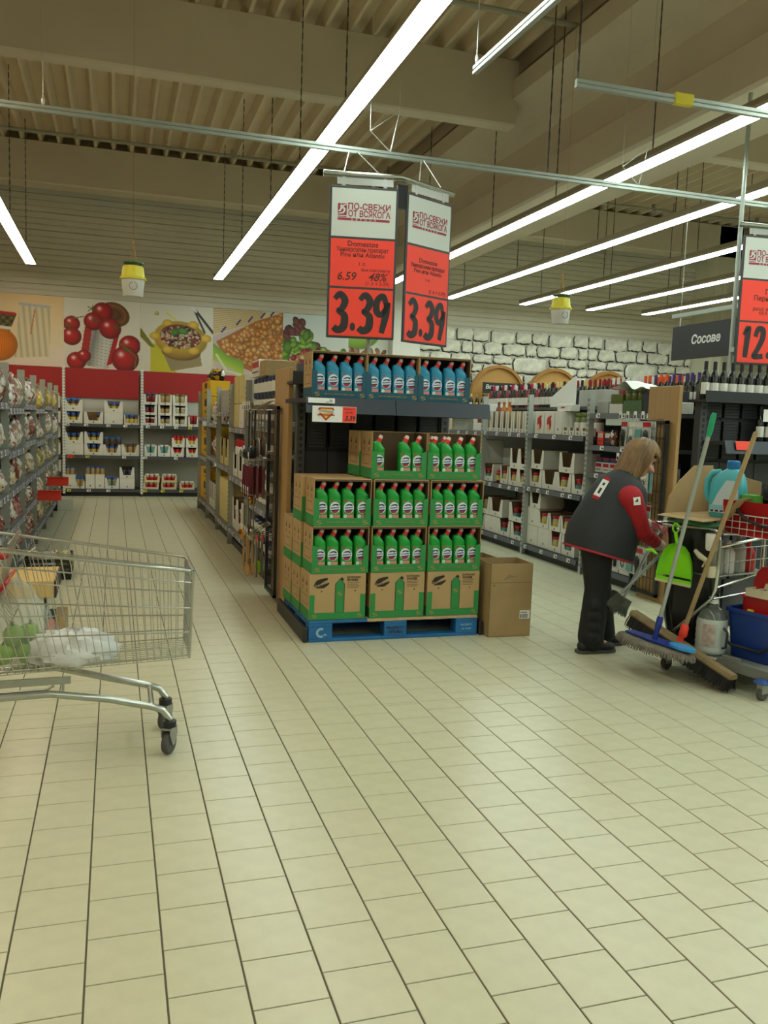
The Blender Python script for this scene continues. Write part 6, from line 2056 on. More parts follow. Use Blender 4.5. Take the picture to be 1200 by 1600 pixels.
for p0, p1, r0, r1 in [(pel, chest, .135, .125), (chest, neck, .11, .06), (rhip, lhip, .10, .10), (rs_, ls_, .062, .062), (rs_, re_, .048, .04), (re_, rw_, .038, .027), (ls_, le_, .048, .04), (le_, lw_, .038, .027),
                       (pel-Vector((0, .07, 0)), rhip, .11, .09), (rhip, rkn, .082, .056), (rkn, ran, .052, .035), (lhip, lkn, .082, .056), (lkn, lan, .052, .035), (ran, ran+Vector((.12, 0, -.035)), .035, .028), (lan, lan+Vector((.12, 0, -.035)), .035, .028)]:
    capsule(b, p0, p1, r0, r1)
hand(b, rw_, rf, Vector((-.2, .85, -.3)), .92, 1)
hand(b, lw_, lf, Vector((.1, -.5, -.8)), .92, -1)
ob('body', fuse(b, .0055, 3, 'body', [m_skin]), pn)
# eyes
b = MB()
for s_ in (-1, 1):
    ellip(b, hc+hf*.083+hs*s_*.03-ht*.002, (hf, hs, ht), (.008, .013, .008), 10, 6)
ob('eyes', b.me('eyes', mat('eye_dark', '2a211c', .3), 50), pn)
# sweater: torso, collar and sleeves
b = MB()
capsule(b, chest-Vector((.03, 0, .1)), chest, .135, .13); capsule(b, rs_, ls_, .07, .07); capsule(b, chest, neck, .11, .07)
for a, e, w_ in ((rs_, re_, rw_), (ls_, le_, lw_)):
    d = (w_-e).normalized()
    capsule(b, a, e, .082, .060); capsule(b, e, w_-d*.035, .058, .042)
    for k_ in range(3):
        c0 = e+(w_-e)*(.1+.25*k_)
        capsule(b, c0-Vector((0, .012, 0)), c0+Vector((0, .012, 0)), .053-.005*k_, .053-.005*k_, 10)
swe_me = fuse(b, .0065, 3, 'sweater', [m_swe])
ob('sweater', swe_me, pn)
# gloves with cuffs
for nm, wr, fd, pm, tb in (('right', rw_, rf, Vector((-.2, .85, -.3)), 1), ('left', lw_, lf, Vector((.1, -.5, -.8)), -1)):
    b = MB()
    hand(b, wr, fd, pm, 1.06, tb)
    g = ob('glove', fuse(b, .0042, 2, 'glove', [m_glv]), pn, label='pink work glove with pale cuff')
    b = MB(); d = fd.normalized()
    b.tube([wr-d*.055, wr-d*.05, wr-d*.01, wr+d*.022, wr+d*.026], [.030, .040, .038, .034, .028], 16)
    ob('cuff', b.me('cuff', m_cuff, 60), g)
# trousers, wide at the foot
b = MB()
ellip(b, pel-Vector((0, 0, .02)), ((1, 0, 0), (0, 1, 0), (0, 0, 1)), (.155, .185, .13))
for hp, kn, an in ((rhip, rkn, ran), (lhip, lkn, lan)):
    capsule(b, hp, kn, .108, .084); capsule(b, kn, an+Vector((.015, 0, .02)), .084, .085); capsule(b, an+Vector((.015, 0, .05)), an+Vector((.02, 0, .0)), .082, .085)
    for k_ in range(4):
        capsule(b, kn+Vector((.03, .05, -.05-.07*k_)), kn+Vector((-.05, -.06, -.09-.07*k_)), .045, .045, 8)
ob('trousers', fuse(b, .008, 3, 'trousers', [m_trs]), pn)
# shoes
for an, ax_ in ((ran, 1), (lan, -1)):
    b = MB()
    o_ = Vector((an.x, an.y, 0))
    capsule(b, o_+Vector((-.035, 0, .045)), o_+Vector((.06, 0, .05)), .042, .042); capsule(b, o_+Vector((.06, 0, .045)), o_+Vector((.155, 0, .036)), .042, .032)
    ellip(b, o_+Vector((.13, 0, .036)), ((1, 0, 0), (0, 1, 0), (0, 0, 1)), (.07, .047, .034)); capsule(b, o_+Vector((-.01, 0, .05)), o_+Vector((0, 0, .1)), .04, .042)
    s_ = ob('shoe', fuse(b, .006, 2, 'shoe', [m_shoe]), pn)
    pts = [(-.085, .02), (-.06, .043), (.05, .046), (.14, .052), (.19, .034), (.205, 0), (.19, -.034), (.14, -.052), (.05, -.046), (-.06, -.043), (-.085, -.02)]
    b = MB(); b.prism([(o_.x+x, o_.y+y) for x, y in pts], .001, .022, 'z')
    ob('sole', b.me('sole', m_sole), s_)
# vest: sections along the leaning spine
secs = [(3.055, .645, .215, .235, .26), (3.065, .70, .218, .235, .22), (3.085, .80, .222, .23, .15), (3.14, .93, .192, .215, .25), (3.18, 1.02, .17, .21, .34), (3.21, 1.085, .147, .20, .42), (3.228, 1.122, .12, .165, .5), (3.238, 1.155, .092, .105, .5), (3.25, 1.185, .07, .08, .5)]
def vring(cx, cz, a, w_, sl, n=36, k_=1.0, wob=0):
    r = []
    u = Vector((1, 0, -sl)).normalized()
    for i in range(n):
        t_ = 2*PI*i/n
        c, s_ = math.cos(t_), math.sin(t_)
        q = 1+wob*math.sin(5*t_+cz*9)
        p = G(cx, 4.885, cz)+u*(a*k_*q*abs(c)**.85*(1 if c > 0 else -1))+Vector((0, w_*k_*q*abs(s_)**.85*(1 if s_ > 0 else -1), 0))
        r.append(tuple(p))
    return r
b = MB()
outer = [vring(*s_, wob=.012) for s_ in secs]
inner = [vring(*s_, k_=.965) for s_ in secs[::-1]]
b.rings(outer+inner+[outer[0]], 0, False)
vme = b.me('vest', m_vest, 70)
vs_ = ob('vest', vme, pn)
b = MB(); b.tube(vring(*secs[0], k_=1.005), .008, 6, loop=True)
ob('hem_trim', b.me('hem_trim', mat('red_piping', 'a31a2c', .7), 60), vs_, label='red piped hem')
b = MB(); b.tube(vring(*secs[-2], k_=.86), .013, 8, loop=True)
ob('collar', b.me('collar', m_vest, 60), vs_)
# white badge strip on the back of the vest: laid on the cloth
from mathutils.bvhtree import BVHTree
bv = BVHTree.FromPolygons([Vector(v.co) for v in vme.vertices], [tuple(p.vertices) for p in vme.polygons])
def on_vest(x, z):
    h = bv.ray_cast(G(x, 4.2, z), Vector((0, 1, 0)))
    return (h[0]-Vector((0, .004, 0))) if h[0] else G(x, 4.75, z)
def patch(c00, c10, c01, c11, nu=3, nv=8):
    b = MB()
    def f(u, v):
        x = (c00[0]*(1-u)+c10[0]*u)*(1-v)+(c01[0]*(1-u)+c11[0]*u)*v
        z = (c00[1]*(1-u)+c10[1]*u)*(1-v)+(c01[1]*(1-u)+c11[1]*u)*v
        return tuple(on_vest(x, z))
    b.sheet(f, nu, nv)
    for j in range(nv):
        for i in range(nu):
            b.m[j*nu+i] = 1 if j in (0, nv-1) else (2 if (i == 1 and j in (2, 3, 5)) else 0)
    return b
ob('back_badge', patch((2.90, 1.03), (2.95, 1.012), (2.985, 1.165), (3.032, 1.148)).me('badge', [m_tag, m_redlid, m_ink], 60), vs_, label='white badge strip with red ends')
# sleeve badge, laid on the cloth of the sleeve
bs_ = BVHTree.FromPolygons([Vector(v.co) for v in swe_me.vertices], [tuple(p.vertices) for p in swe_me.polygons])
b = MB()
def on_sleeve(u, v):
    h = bs_.ray_cast(G(3.13+.05*u-.01*v, 4.2, .99+.05*v+.006*u), Vector((0, 1, 0)))
    return tuple((h[0] if h[0] else G(3.15, 4.62, 1.01))-Vector((0, .004, 0)))
b.sheet(on_sleeve, 5, 5)
for q in (11, 12, 17):
    b.m[q] = 1
ob('sleeve_badge', b.me('sleeve_badge', [m_tag, m_ink], 60), pn, label='small white sleeve badge')
# hair: bob made of tapered locks running from the crown
b = MB()
rr = random.Random(2)
crown = hc+ht*.112-hf*.02
dn = Vector((0, 0, -1))
NL = 84
for k_ in range(NL):
    a = 2*PI*k_/NL+rr.uniform(-.03, .03)
    dr = hf*math.cos(a)+hs*math.sin(a)
    front = math.cos(a)
    rad = .105 if front < .2 else .105
    pts, rs2 = [], []
    wd_ = rr.uniform(.8, 1.25)
    lift = rr.uniform(.98, 1.07)
    if front > .26:
        ends = .012          # fringe
    elif front > .05:
        ends = .15
    else:
        ends = .235
    for j in range(9):
        v = j/8
        if v < .55:
            t_ = v/.55*PI/2*(.80 if front > .26 else 1)
            p = hc+(ht*(.118*math.cos(t_))+hf*((.100 if front > 0 else .108)*math.sin(t_)*math.cos(a))+hs*(.098*math.sin(t_)*math.sin(a)))*lift
            last, lt = p, v
        else:
            q = (v-.55)/.45
            p = last+(dn*.35-ht*.72-hf*(.16 if front > -.3 else .03)+dr*(.12 if front < -.3 else -.06))*ends*q*(1 if front <= .26 else .55)
            if front < .05:
                p += dr*.035*max(0, q-.6)*(1.5 if front < -.5 else -.2)
        pts.append(p+Vector((rr.uniform(-.003, .003), rr.uniform(-.003, .003), rr.uniform(-.004, .004))))
        rs2.append((.0105+.004*math.sin(v*3.1) if j < 7 else (.008 if j == 7 else .002))*wd_)
    b.tube(pts, rs2, 7)
b2 = MB(); ellip(b2, hc+ht*.012-hf*.012, (hf, hs, ht), (.094, .09, .104))
b.add(b2.v, b2.f)
ob('hair', b.me('hair', m_hair, 80), pn)

# ------------------------------------------------------------------ cleaning cart
TH = math.radians(14.2)
KX = Bay(3.42, 3.72, TH)           # local x runs along the cart away from its front, y away from the camera
m_platform = mat('grey_platform', '6f736c', .5, noise=.1)
ct = thing('cleaning_cart', 'chrome framed cleaning cart on castors with grey platform, right edge', 'trolley', KX.p(0, 0, 0), TH)
b = MB(); b.prism([(0.02, -.05), (1.15, -.05), (1.15, .66), (.02, .66)], .125, .15, 'z'); b.box(.02, 1.15, -.06, -.04, .12, .19); b.box(.0, .03, -.05, .3, .11, .165); b.box(.0, .02, .16, .27, .16, .19)
ob('platform', b.me('platform', m_platform), ct)
b = MB()
for yy in (.36, ):
    b.tube([(.03, .70, .155), (.03, .68, .21), (.03, .392, .495), (.03, .372, .55), (.03, .365, .66), (.03, .365, .84), (.03, .38, .89), (.03, .42, .905), (.03, .78, .885)], .011, 8)
b.tube([(.0, .66, .15), (.0, .30, .15)], .010, 8)
b.tube([(.62, .48, .14), (.62, .48, 1.0)], .011, 8); b.tube([(1.0, .02, .14), (1.0, .02, 1.0)], .011, 8); b.tube([(1.0, .62, .14), (1.0, .62, 1.0)], .011, 8)
b.tube([(.03, .37, .88), (.62, .48, .93), (1.0, .62, .95)], .009, 8); b.tube([(.03, .37, .56), (.62, .48, .60)], .007, 6); b.tube([(.03, .38, .80), (.62, .48, .82)], .009, 6)
b.tube([(.05, .365, .88), (.9, .05, .88)], .009, 8); b.tube([(.03, .39, .49), (.5, .42, .50)], .006, 6)
b.tube([(.03, .55, .90), (.30, .60, .90), (.33, .80, .89), (.06, .86, .89), (.03, .78, .885)], .009, 8)
ob('chrome_frame', b.me('chrome_frame', m_chrome, 50), ct)
for nm, x, y in [('front far', .0, .66), ('front near', .0, .0), ('rear near', 1.05, .0), ('middle', .28, .62)]:
    c = ob('caster', MB().lathe([(.05, .098), (.052, .102), (.03, .118), (.012, .125)], 16).me('caster_disc', mat('blue_disc', '2a4f8e', .4) if nm != 'front far' else m_forkm, 40), ct, (x, y, 0))
    b = MB(); b.box(-.026, .026, -.018, .018, .04, .1)
    ob('fork', b.me('fork', m_forkm), c)
    b = MB(); b.T = Matrix.Translation((0, 0, .0405))@Matrix.Rotation(PI/2, 4, 'X')
    b.lathe([(.012, -.016), (.034, -.016), (.04, -.01), (.04, .01), (.034, .016), (.012, .016)], 18)
    ob('wheel', b.me('wheel', m_tyre, 40), c)
def cart(name, me, label, cat, x, y, z, rz=0, rot=None, group=None):
    return solo(name, me, label, cat, KX.p(x, y, z), TH+rz, group, rot)
# black refuse sack
m_sack = mat('black_sack', '0f1011', .35, noise=.2, bump=.5, bs=9)
R_ = []
rr = random.Random(8)
for k_ in range(15):
    v = k_/14
    z = .155+.75*v
    rad = .13*(min(1, .72+v*1.1) if v < .3 else 1)*(1.0 if v < .9 else 1.06)
    R_.append([(rad*(1.05+.07*math.sin(6*a+v*5)+.05*math.sin(11*a-v*3))*math.cos(a), rad*1.25*(1+.07*math.sin(7*a+v*4)+.05*math.sin(13*a))*math.sin(a), z) for a in [2*PI*i/36 for i in range(36)]])
cart('refuse_sack', MB().rings(R_).me('sack', m_sack, 70), 'black refuse sack hanging in the front of the cleaning cart', 'bag', .185, .665, 0)
# grey sheet hanging behind
# bucket, wringer, tray
def bucket_me(wx, wy, h, taper, m, rim=.012):
    b = MB()
    def rr_(k_, z, ins=0):
        a, c = wx/2*k_-ins, wy/2*k_-ins
        r = .035
        pts = []
        for qx, qy, a0 in ((1, 1, 0), (-1, 1, PI/2), (-1, -1, PI), (1, -1, 1.5*PI)):
            for j in range(4):
                t_ = a0+PI/2*j/3
                pts.append((qx*(a-r)+r*math.cos(t_), qy*(c-r)+r*math.sin(t_), z))
        return pts
    b.rings([rr_(taper, 0), rr_(1, h-.02), rr_(1, h-.02, -rim), rr_(1, h, -rim), rr_(1, h, .004), rr_(taper, .008, .004)], 0, True)
    return b.me('bucket', m, 40)
m_bblue = mat('blue_bucket', '15357f', .35, noise=.05)
t = thing('bucket', 'blue plastic bucket with dark handle on the cleaning cart platform', 'bucket', KX.p(.30, .215, .151), TH)
ob('bucket_body', bucket_me(.30, .32, .29, .86, m_bblue), t)
b = MB(); b.tube([(-.155, .165, .22), (-.172, .16, .12), (-.172, .10, .075), (-.172, -.1, .075), (-.172, -.17, .13), (-.155, -.165, .22)], .009, 8)
ob('handle', b.me('handle', m_black_plastic, 50), t)
t = thing('mop_wringer', 'red mop wringer with rounded back, standing in the blue bucket', 'wringer', KX.p(.33, .20, .36), TH)
b = MB(); 
b.prism([(-.13, 0), (.12, 0), (.12, .155), (-.13, .155)], -.105, -.095, 'x'); b.box(-.105, .10, -.13, -.12, 0, .155); b.box(-.105, .10, .11, .12, 0, .155); b.box(.09, .10, -.13, .12, 0, .155); b.box(-.10, .09, -.12, .11, 0, .01); b.box(-.12, .1, -.14, .13, .145, .16)
ob('wringer_body', b.me('wringer', m_red), t)
b = MB()
P = [(.125, .16), (.115, .24), (.10, .29), (.07, .325), (.03, .33), (-.01, .31), (-.04, .26), (-.05, .16)]
b.prism(P, -.02, .03, 'x'); ob('rounded_back', b.me('back', m_red, 30), t)
m_cream_p = mat('cream_plastic', 'c9c2a4', .45)
b = MB(); b.box(-.13, -.04, -.13, .09, .165, .185)
for q in range(5):
    b.box(-.135, -.04, -.13+.054*q, -.124+.054*q, .185, .205)
b.box(-.135, -.13, -.13, .09, .16, .205); b.prism([(-.09, .2), (.03, .2), (.02, .235), (-.03, .25), (-.08, .24)], -.05, -.044, 'x')
ob('press_tray', b.me('tray', m_cream_p), t, label='cream ribbed press tray')
b = MB(); b.tube([(-.02, -.16, .245), (-.02, .0, .26)], .016, 10); ob('grip', b.me('grip', m_dark_steel, 40), t)
for q in range(2):
    b = MB(); b.rbox(-.011, .011, -.018, .018, 0, .022, .003); ob('yellow_hook', b.me('hook', mat('yellow_plastic', 'd9c81a', .45)), t, (-.128, [-.085, .05][q], .06))
# translucent jug
m_jugf = mat('cloudy_jug', 'b9c2ba', .3, noise=.1, ns=4)
m_jugc = mat('clear_jug_top', '8f958f', .12, trans=.75)
t = thing('jug', 'ribbed cloudy plastic jug with clear neck on the cart front', 'jug', KX.p(.095, .425, .152), TH)
prof = [(.07, 0), (.085, .012)]
for q in range(5):
    prof += [(.088, .02+.036*q), (.0905, .03+.036*q), (.088, .045+.036*q)]
prof += [(.085, .215)]
b = MB(); b.lathe(prof, 20); ob('jug_body', b.me('jug_body', m_jugf, 50), t)
b = MB(); b.lathe([(.085, .215), (.074, .245), (.05, .275), (.024, .292), (.02, .31)], 20, caps=False); ob('clear_top', b.me('clear_top', m_jugc, 50), t)
b = MB(); b.lathe([(.026, .302), (.027, .306), (.027, .335), (.022, .34)], 14); ob('cap', b.me('cap', m_white, 40), t)
b = MB(); b.sheet(lambda u, v: (.0925*math.cos(PI*1.02+.8*u), .0925*math.sin(PI*1.02+.8*u), .06+.13*v), 5, 3); ob('worn_label', b.me('label', mat('worn_label', 'b8a89c', .6, noise=.4, ns=30)), t)
b = MB(); b.tube([(-.01, -.09, .17), (-.02, -.125, .15), (-.02, -.12, .06), (-.01, -.09, .05)], .007, 6); ob('dark_cord', b.me('cord', m_black_plastic, 50), t)
# upper tray level: cut carton with teal detergent, red basket
t = thing('cut_carton', 'brown cut-down cardboard carton on top of the cart, beside the teal detergent', 'box', KX.p(.04, .40, .955), TH)
b = MB(); b.box(0, .42, 0, .38, 0, .006)
# back wall (far long side) with sloping cut, right wall, low front lip
b.prism([(0, 0), (.42, 0), (.42, .30), (.24, .30), (.10, .20), (.02, .10)], .374, .38, 'y')
b.prism([(.02, 0), (.38, 0), (.38, .28), (.02, .22)], .414, .42, 'x')
b.add([(-.0, .0, .0), (-.10, .02, -.01), (-.10, .36, -.005), (0, .38, 0), (-.0, .0, .004), (-.10, .02, -.006), (-.10, .36, -.001), (0, .38, .004)], [(0, 1, 2, 3), (7, 6, 5, 4), (0, 4, 5, 1), (1, 5, 6, 2), (2, 6, 7, 3)])
b.add([(.02, .0, .0), (.40, 0, .0), (.42, -.14, .16), (.03, -.10, .13), (.02, .0, .004), (.40, 0, .004), (.42, -.14, .164), (.03, -.10, .134)], [(0, 1, 2, 3), (7, 6, 5, 4), (0, 4, 5, 1), (1, 5, 6, 2), (2, 6, 7, 3)])
ob('carton_body', b.me('carton', m_kraft), t)
t = thing('detergent_jug', 'large teal detergent bottle with blue cap and pale label, in the cut carton', 'bottle', KX.p(.20, .46, .962), TH+.2)
def sr(a, d, z, cx=0, n=20, e=2.6):
    return superring(a, d, z, n, e, 0, cx)
b = MB()
b.rings([sr(.098, .05, 0), sr(.108, .058, .012), sr(.110, .06, .10), sr(.108, .058, .18), sr(.10, .052, .225), sr(.075, .045, .262, .01), sr(.045, .036, .285, .02), sr(.03, .03, .295, .02)])
jb = ob('jug_body', b.me('jug_body', m_teal, 50), t, rot=(0, 0, -PI/2))
b = MB(); b.tube([(-.055, 0, .272), (-.10, 0, .265), (-.132, 0, .22), (-.135, 0, .15), (-.118, 0, .09)], [.016, .018, .018, .018, .016], 10); ob('grip', b.me('grip', m_teal, 50), t, rot=(0, 0, -PI/2))
b = MB(); b.lathe([(.034, .29), (.037, .295), (.037, .335), (.03, .342)], 18, (.02, 0, 0)); ob('cap', b.me('cap', m_bcap, 40), t, rot=(0, 0, -PI/2))
b = MB(); b.add([(x, -.0615, z) for x, z in [(-.085, .03), (.085, .03), (.09, .1), (.085, .19), (.06, .225), (.01, .225), (-.04, .14)]], [tuple(range(7))], 0)
quad(b, -.08, .08, .05, .075, -.0625, 1)
for q in range(4):
    quad(b, -.075+.03*q, -.055+.03*q, .034, .046, -.0625, 2)
ob('pale_label', b.me('label', [mat('pale_blue_label', 'b4c2c8', .5), mat('label_cyan', '7fb4c4', .5), m_ink]), t, rot=(0, 0, -PI/2))
t = thing('caddy_basket', 'red plastic tray in a white wire basket on top of the cart, near side', 'basket', KX.p(.14, .00, .875), TH)
b = MB(); b.rings([[(x*k_+.0, y*k_+.01*(1-k_), z) for x, y in [(.0, .0), (.36, .0), (.36, .45), (.0, .45)]] for k_, z in ((.92, .0), (1.0, .185), (1.03, .19), (1.03, .20), (.98, .20), (.90, .012))])
rt_ = ob('red_tray', b.me('tray', m_red), t)
b = MB(); b.tube([(-.008, .36, .165), (-.02, .28, .10), (-.02, .16, .07), (-.012, .02, .08)], .009, 8); ob('dark_handle', b.me('handle', m_black_plastic, 50), rt_)
b = MB()
for q in range(9):
    b.tube([(-.006, .02+.05*q, 0), (-.006, .02+.05*q, .12)], .0022, 4)
for z in (.0, .04, .08, .12):
    b.tube([(.36, -.008, z), (-.008, -.008, z), (-.008, .45, z), (.36, .45, z)], .0025 if z < .1 else .004, 5)
for q in range(8):
    b.tube([(.02+.05*q, -.006, 0), (.02+.05*q, -.006, .12)], .0022, 4)
ob('wire_basket', b.me('wire_basket', mat('white_wire', 'c9c9c2', .4)), t)
b = MB()
R_ = [[(.05*math.cos(a)*(1+.12*math.sin(5*a)), .07*math.sin(a)*(1+.1*math.sin(7*a)), z) for a in [2*PI*i/20 for i in range(20)]] for z in (0, .03, .05)]
cart('sponge_cloth', b.rings(R_).me('cloth', mat('green_cloth', '4f9a3a', .8, bump=.4, bs=50), 50), 'green ribbed cloth lying on the rim of the red tray', 'cloth', .22, .32, 1.06)
cart('folded_cloth', crumple((0, 0, .05), (.14, .10, .09), 21, amp=.3).me('cloth', mat('black_cloth', '17171a', .9), 60), 'black bundled cloth in the rear of the red tray', 'cloth', .36, .2, 1.06)
# second teal bottle, cut by the frame
cart('spray_bottle', MB().lathe([(.06, 0), (.075, .02), (.075, .16), (.05, .22), (.03, .25), (.03, .29)], 16).me('bottle', m_teal, 50), 'teal bottle behind the black cloth at the right edge', 'bottle', .55, .28, 1.08)
# green hose on the carton's ledge and hand tools
b = MB()
for q in range(3):
    b.tube([(.02+.004*q, .74-.02*q, .925+.008*q), (-.03, .62, .93+.006*q), (.0, .45+.02*q, .915+.008*q), (.05, .36, .93)], .008, 7)
cart('green_hose', b.me('hose', mat('green_hose', '2f6a44', .5), 60), 'coiled dark green hose under the cut carton', 'hose', 0, 0, 0)
b = MB(); b.tube([(0, 0, 0), (.05, .01, .01), (.11, .0, .035)], .006, 6); b.tube([(0, .02, .0), (.06, .02, .02), (.12, .0, .01)], .006, 6); b.ball((0, .01, 0), (.02, .025, .012), 10, 6)
cart('steel_clip', b.me('clip', m_chrome, 50), 'small shiny steel clip on the cart beside the gloved hand', 'clip', -.05, .60, .885, -2.2)
# white sprayers on the wire shelf
b = MB(); b.lathe([(.03, 0), (.038, .01), (.042, .09), (.04, .1)], 16)
cart('white_cup', b.me('cup', m_white, 40), 'small white tub on the cart side, upper of two', 'tub', .03, .415, .775)
b = MB(); b.lathe([(.03, 0), (.034, .01), (.037, .06), (.035, .066)], 16)
cart('white_cup', b.me('cup', m_cream_p, 40), 'small cream tub on the cart side, lower of two', 'tub', .02, .405, .62)
b = MB(); b.tube([(0, 0, 0), (.0, .05, .02), (.0, .09, .05)], [.014, .018, .012], 10); b.tube([(0, 0, 0), (0, -.01, -.05)], .012, 8); b.tube([(0, .01, 0), (0, .03, -.04)], .006, 6)
cart('trigger_sprayer', b.me('spray_head', m_cream_p, 50), 'cream spray trigger hanging on the cart frame', 'sprayer', .0, .42, .715)
b = MB()
for q in range(11):
    b.tube([(.08+.05*q, .40, .62), (.08+.05*q, .40, .78)], .002, 4)
for z in (.62, .70, .78):
    b.tube([(.07, .40, z), (.60, .42, z)], .003, 5)
b.box(.07, .6, .41, .56, .612, .618)
cart('wire_shelf', b.me('wire_shelf', m_galv), 'grey wire shelf basket inside the cleaning cart', 'basket', 0, 0, 0)
for q, (x, c, h_) in enumerate([(.16, m_card_grey, .22), (.26, m_white, .2), (.36, m_card_grey, .24), (.46, m_red, .19)]):
    cart('supply_bottle', MB().lathe([(.038, 0), (.044, .01), (.044, h_*.6), (.03, h_*.75), (.016, h_*.82), (.016, h_)], 12).me('bottle', c, 45), '%s supply bottle in the cart wire shelf, %s from front' % (['grey', 'white', 'tall grey', 'red'][q], ORD[q]), 'bottle', x, .475, .619)
b = MB(); b.box(0, .5, 0, .02, 0, .28)
cart('grey_sheet', b.me('sheet', mat('grey_sheeting', '55585a', .5, noise=.3, ns=5, bump=.4, bs=8)), 'grey plastic sheet hanging in the cart behind the jug', 'sheet', .28, .50, .29)
# lime dustpan
m_lime = mat('lime_dustpan', '7ed313', .35)
t = thing('dustpan', 'lime green dustpan hanging on the cart front', 'dustpan', KX.p(-.055, .605, .56), TH, rot=(0, 0, TH-PI/2))
b = MB()
P = [(-.135, 0), (.125, .0), (.128, .04), (.118, .12), (.09, .185), (.05, .225), (0, .24), (-.05, .225), (-.09, .185), (-.12, .12), (-.137, .04)]
P2 = [(x*.86, .03+z*.84) for x, z in P]
n = len(P)
b.add([(x, 0, z) for x, z in P]+[(x, .03, z) for x, z in P2], [(i, (i+1) % n, n+(i+1) % n, n+i) for i in range(1, n)])
b.add([(x, .031, z) for x, z in P2], [tuple(range(n))])
b.add([(x*1.01, .002, z) for x, z in P]+[(x*.87, .034, z) for x, z in P2], [(n+i, n+(i+1) % n, (i+1) % n, i) for i in range(1, n)])
b.box(-.135, .125, -.002, .005, -.004, .022)
ob('pan', b.me('pan', m_lime, 40), t)
b = MB(); b.box(-.136, .126, -.006, .0, -.012, .004); ob('lip', b.me('lip', mat('rubber_lip', 'b8c08a', .6)), t, label='pale rubber lip')
b = MB(); b.tube([(.0, .015, .23), (-.012, .012, .27), (-.018, .01, .30)], [.013, .011, .011], 8); b.tube([(-.018+.022*math.cos(a), .01, .326+.028*math.sin(a)) for a in [2*PI*i/14 for i in range(14)]], .006, 6, loop=True)
ob('handle', b.me('handle', m_lime, 50), t)
b = MB(); b.tube([(0, 0, 0), (.05, 0, .008), (.085, 0, -.012)], [.009, .011, .008], 8)
cart('hand_brush', b.me('brush_grip', m_lime, 50), 'lime green brush grip beside the lime dustpan', 'brush', -.10, .79, .73, -PI/2)
# flat mop with aluminium handle and green grip
def poly_tool(pts):
    return [KX.p(*p) for p in pts]
def world_tube(b, pts, r, seg=8, mi=0, off=(0, 0, 0)):
    b.tube([tuple(Vector(KX.p(*p))-Vector(off)) for p in pts], r, seg, mi)
o0 = KX.p(-.16, .63, .24)
t = thing('flat_mop', 'dusty flat mop with blue frame, grey handle and green grip, leaning on the cart', 'mop', o0)
b = MB(); world_tube(b, [(-.215, .555, .35), (-.13, .376, 1.45)], .0125, 10, 0, o0); ob('handle', b.me('handle', m_alu, 50), t)
b = MB(); world_tube(b, [(-.13, .378, 1.44), (-.128, .372, 1.47), (-.124, .360, 1.55), (-.1225, .354, 1.575)], [.013, .0165, .0165, .011], 10, 0, o0); ob('grip', b.me('grip', mat('green_grip', '169a68', .4), 50), t, label='green grip')
b = MB(); world_tube(b, [(-.217, .565, .29), (-.216, .562, .31), (-.214, .553, .36), (-.213, .551, .375)], [.014, .02, .02, .016], 10, 0, o0)
world_tube(b, [(-.22, .575, .235), (-.217, .565, .30)], .016, 8, 0, o0)
m_mopb = mat('blue_mop_plastic', '1c3488', .4)
ob('blue_socket', b.me('socket', m_mopb, 50), t, label='blue swivel socket')
A, Bq = Vector(KX.p(-.22, .81, .222)), Vector(KX.p(-.22, .33, .20))
ax = (Bq-A).normalized()
sdv = Vector(KX.p(-1, 0, 0))-Vector(KX.p(0, 0, 0))
sdv = (sdv-ax*sdv.dot(ax)).normalized()
upv = ax.cross(sdv)
if upv.z < 0:
    upv = -upv
tilt = (upv*.86-sdv*.0).normalized()
def mp(u, s_, h_):
    return tuple(A+ax*u+sdv*s_+upv*h_-Vector(o0))
LM = (Bq-A).length
b = MB()
NN = 44
rr = random.Random(6)
ring = []
for i in range(NN):
    a = 2*PI*i/NN
    ring.append((LM/2+LM*.54*math.cos(a), (.115 if math.sin(a) > 0 else .075)*math.sin(a)))
R_ = [[mp(u, s_, -.012) for u, s_ in ring], [mp(LM/2+(u-LM/2)*1.03+rr.uniform(-.006, .006), s_*1.08+rr.uniform(-.006, .006), -.022+rr.uniform(-.008, .004)) for u, s_ in ring],
      [mp(LM/2+(u-LM/2)*1.0, s_*1.0, .0) for u, s_ in ring], [mp(LM/2+(u-LM/2)*.9, s_*.86, .008) for u, s_ in ring]]
b.rings(R_)
m_mop = mat('grey_mop_pad', '756f62', .95, noise=.3, ns=20, bump=.8, bs=60)
pad = ob('mop_pad', b.me('pad', m_mop, 50), t)
b = MB()
for i in range(150):
    a = 2*PI*i/150+rr.uniform(-.02, .02)
    u, s_ = LM/2+LM*.55*math.cos(a), (.12 if math.sin(a) > 0 else .08)*math.sin(a)
    k_ = rr.uniform(1.03, 1.10)
    b.tube([mp(u, s_, -.004), mp(LM/2+(u-LM/2)*(1+(k_-1)*.5), s_*k_*1.02, -.018), mp(LM/2+(u-LM/2)*(1+(k_-1)*.6), s_*k_*1.05, -.03-rr.uniform(0, .012))], [.005, .005, .003], 4)
o = ob('mop_fringe', b.me('fringe', m_mop), pad); o['kind'] = 'stuff'
b = MB()
b.add([mp(.03, -.03, .014), mp(LM*.5, -.05, .014), mp(LM*.98, -.035, .014), mp(LM*.98, .035, .014), mp(LM*.5, .05, .014), mp(.03, .03, .014), mp(.03, -.03, .022), mp(LM*.5, -.05, .024), mp(LM*.98, -.035, .022), mp(LM*.98, .035, .022), mp(LM*.5, .05, .024), mp(.03, .03, .022)],
      [(6, 7, 8, 9, 10, 11)]+[(i, (i+1) % 6, 6+(i+1) % 6, 6+i) for i in range(6)])
ob('blue_frame', b.me('frame', m_mopb), t, label='blue mop frame')
b = MB()
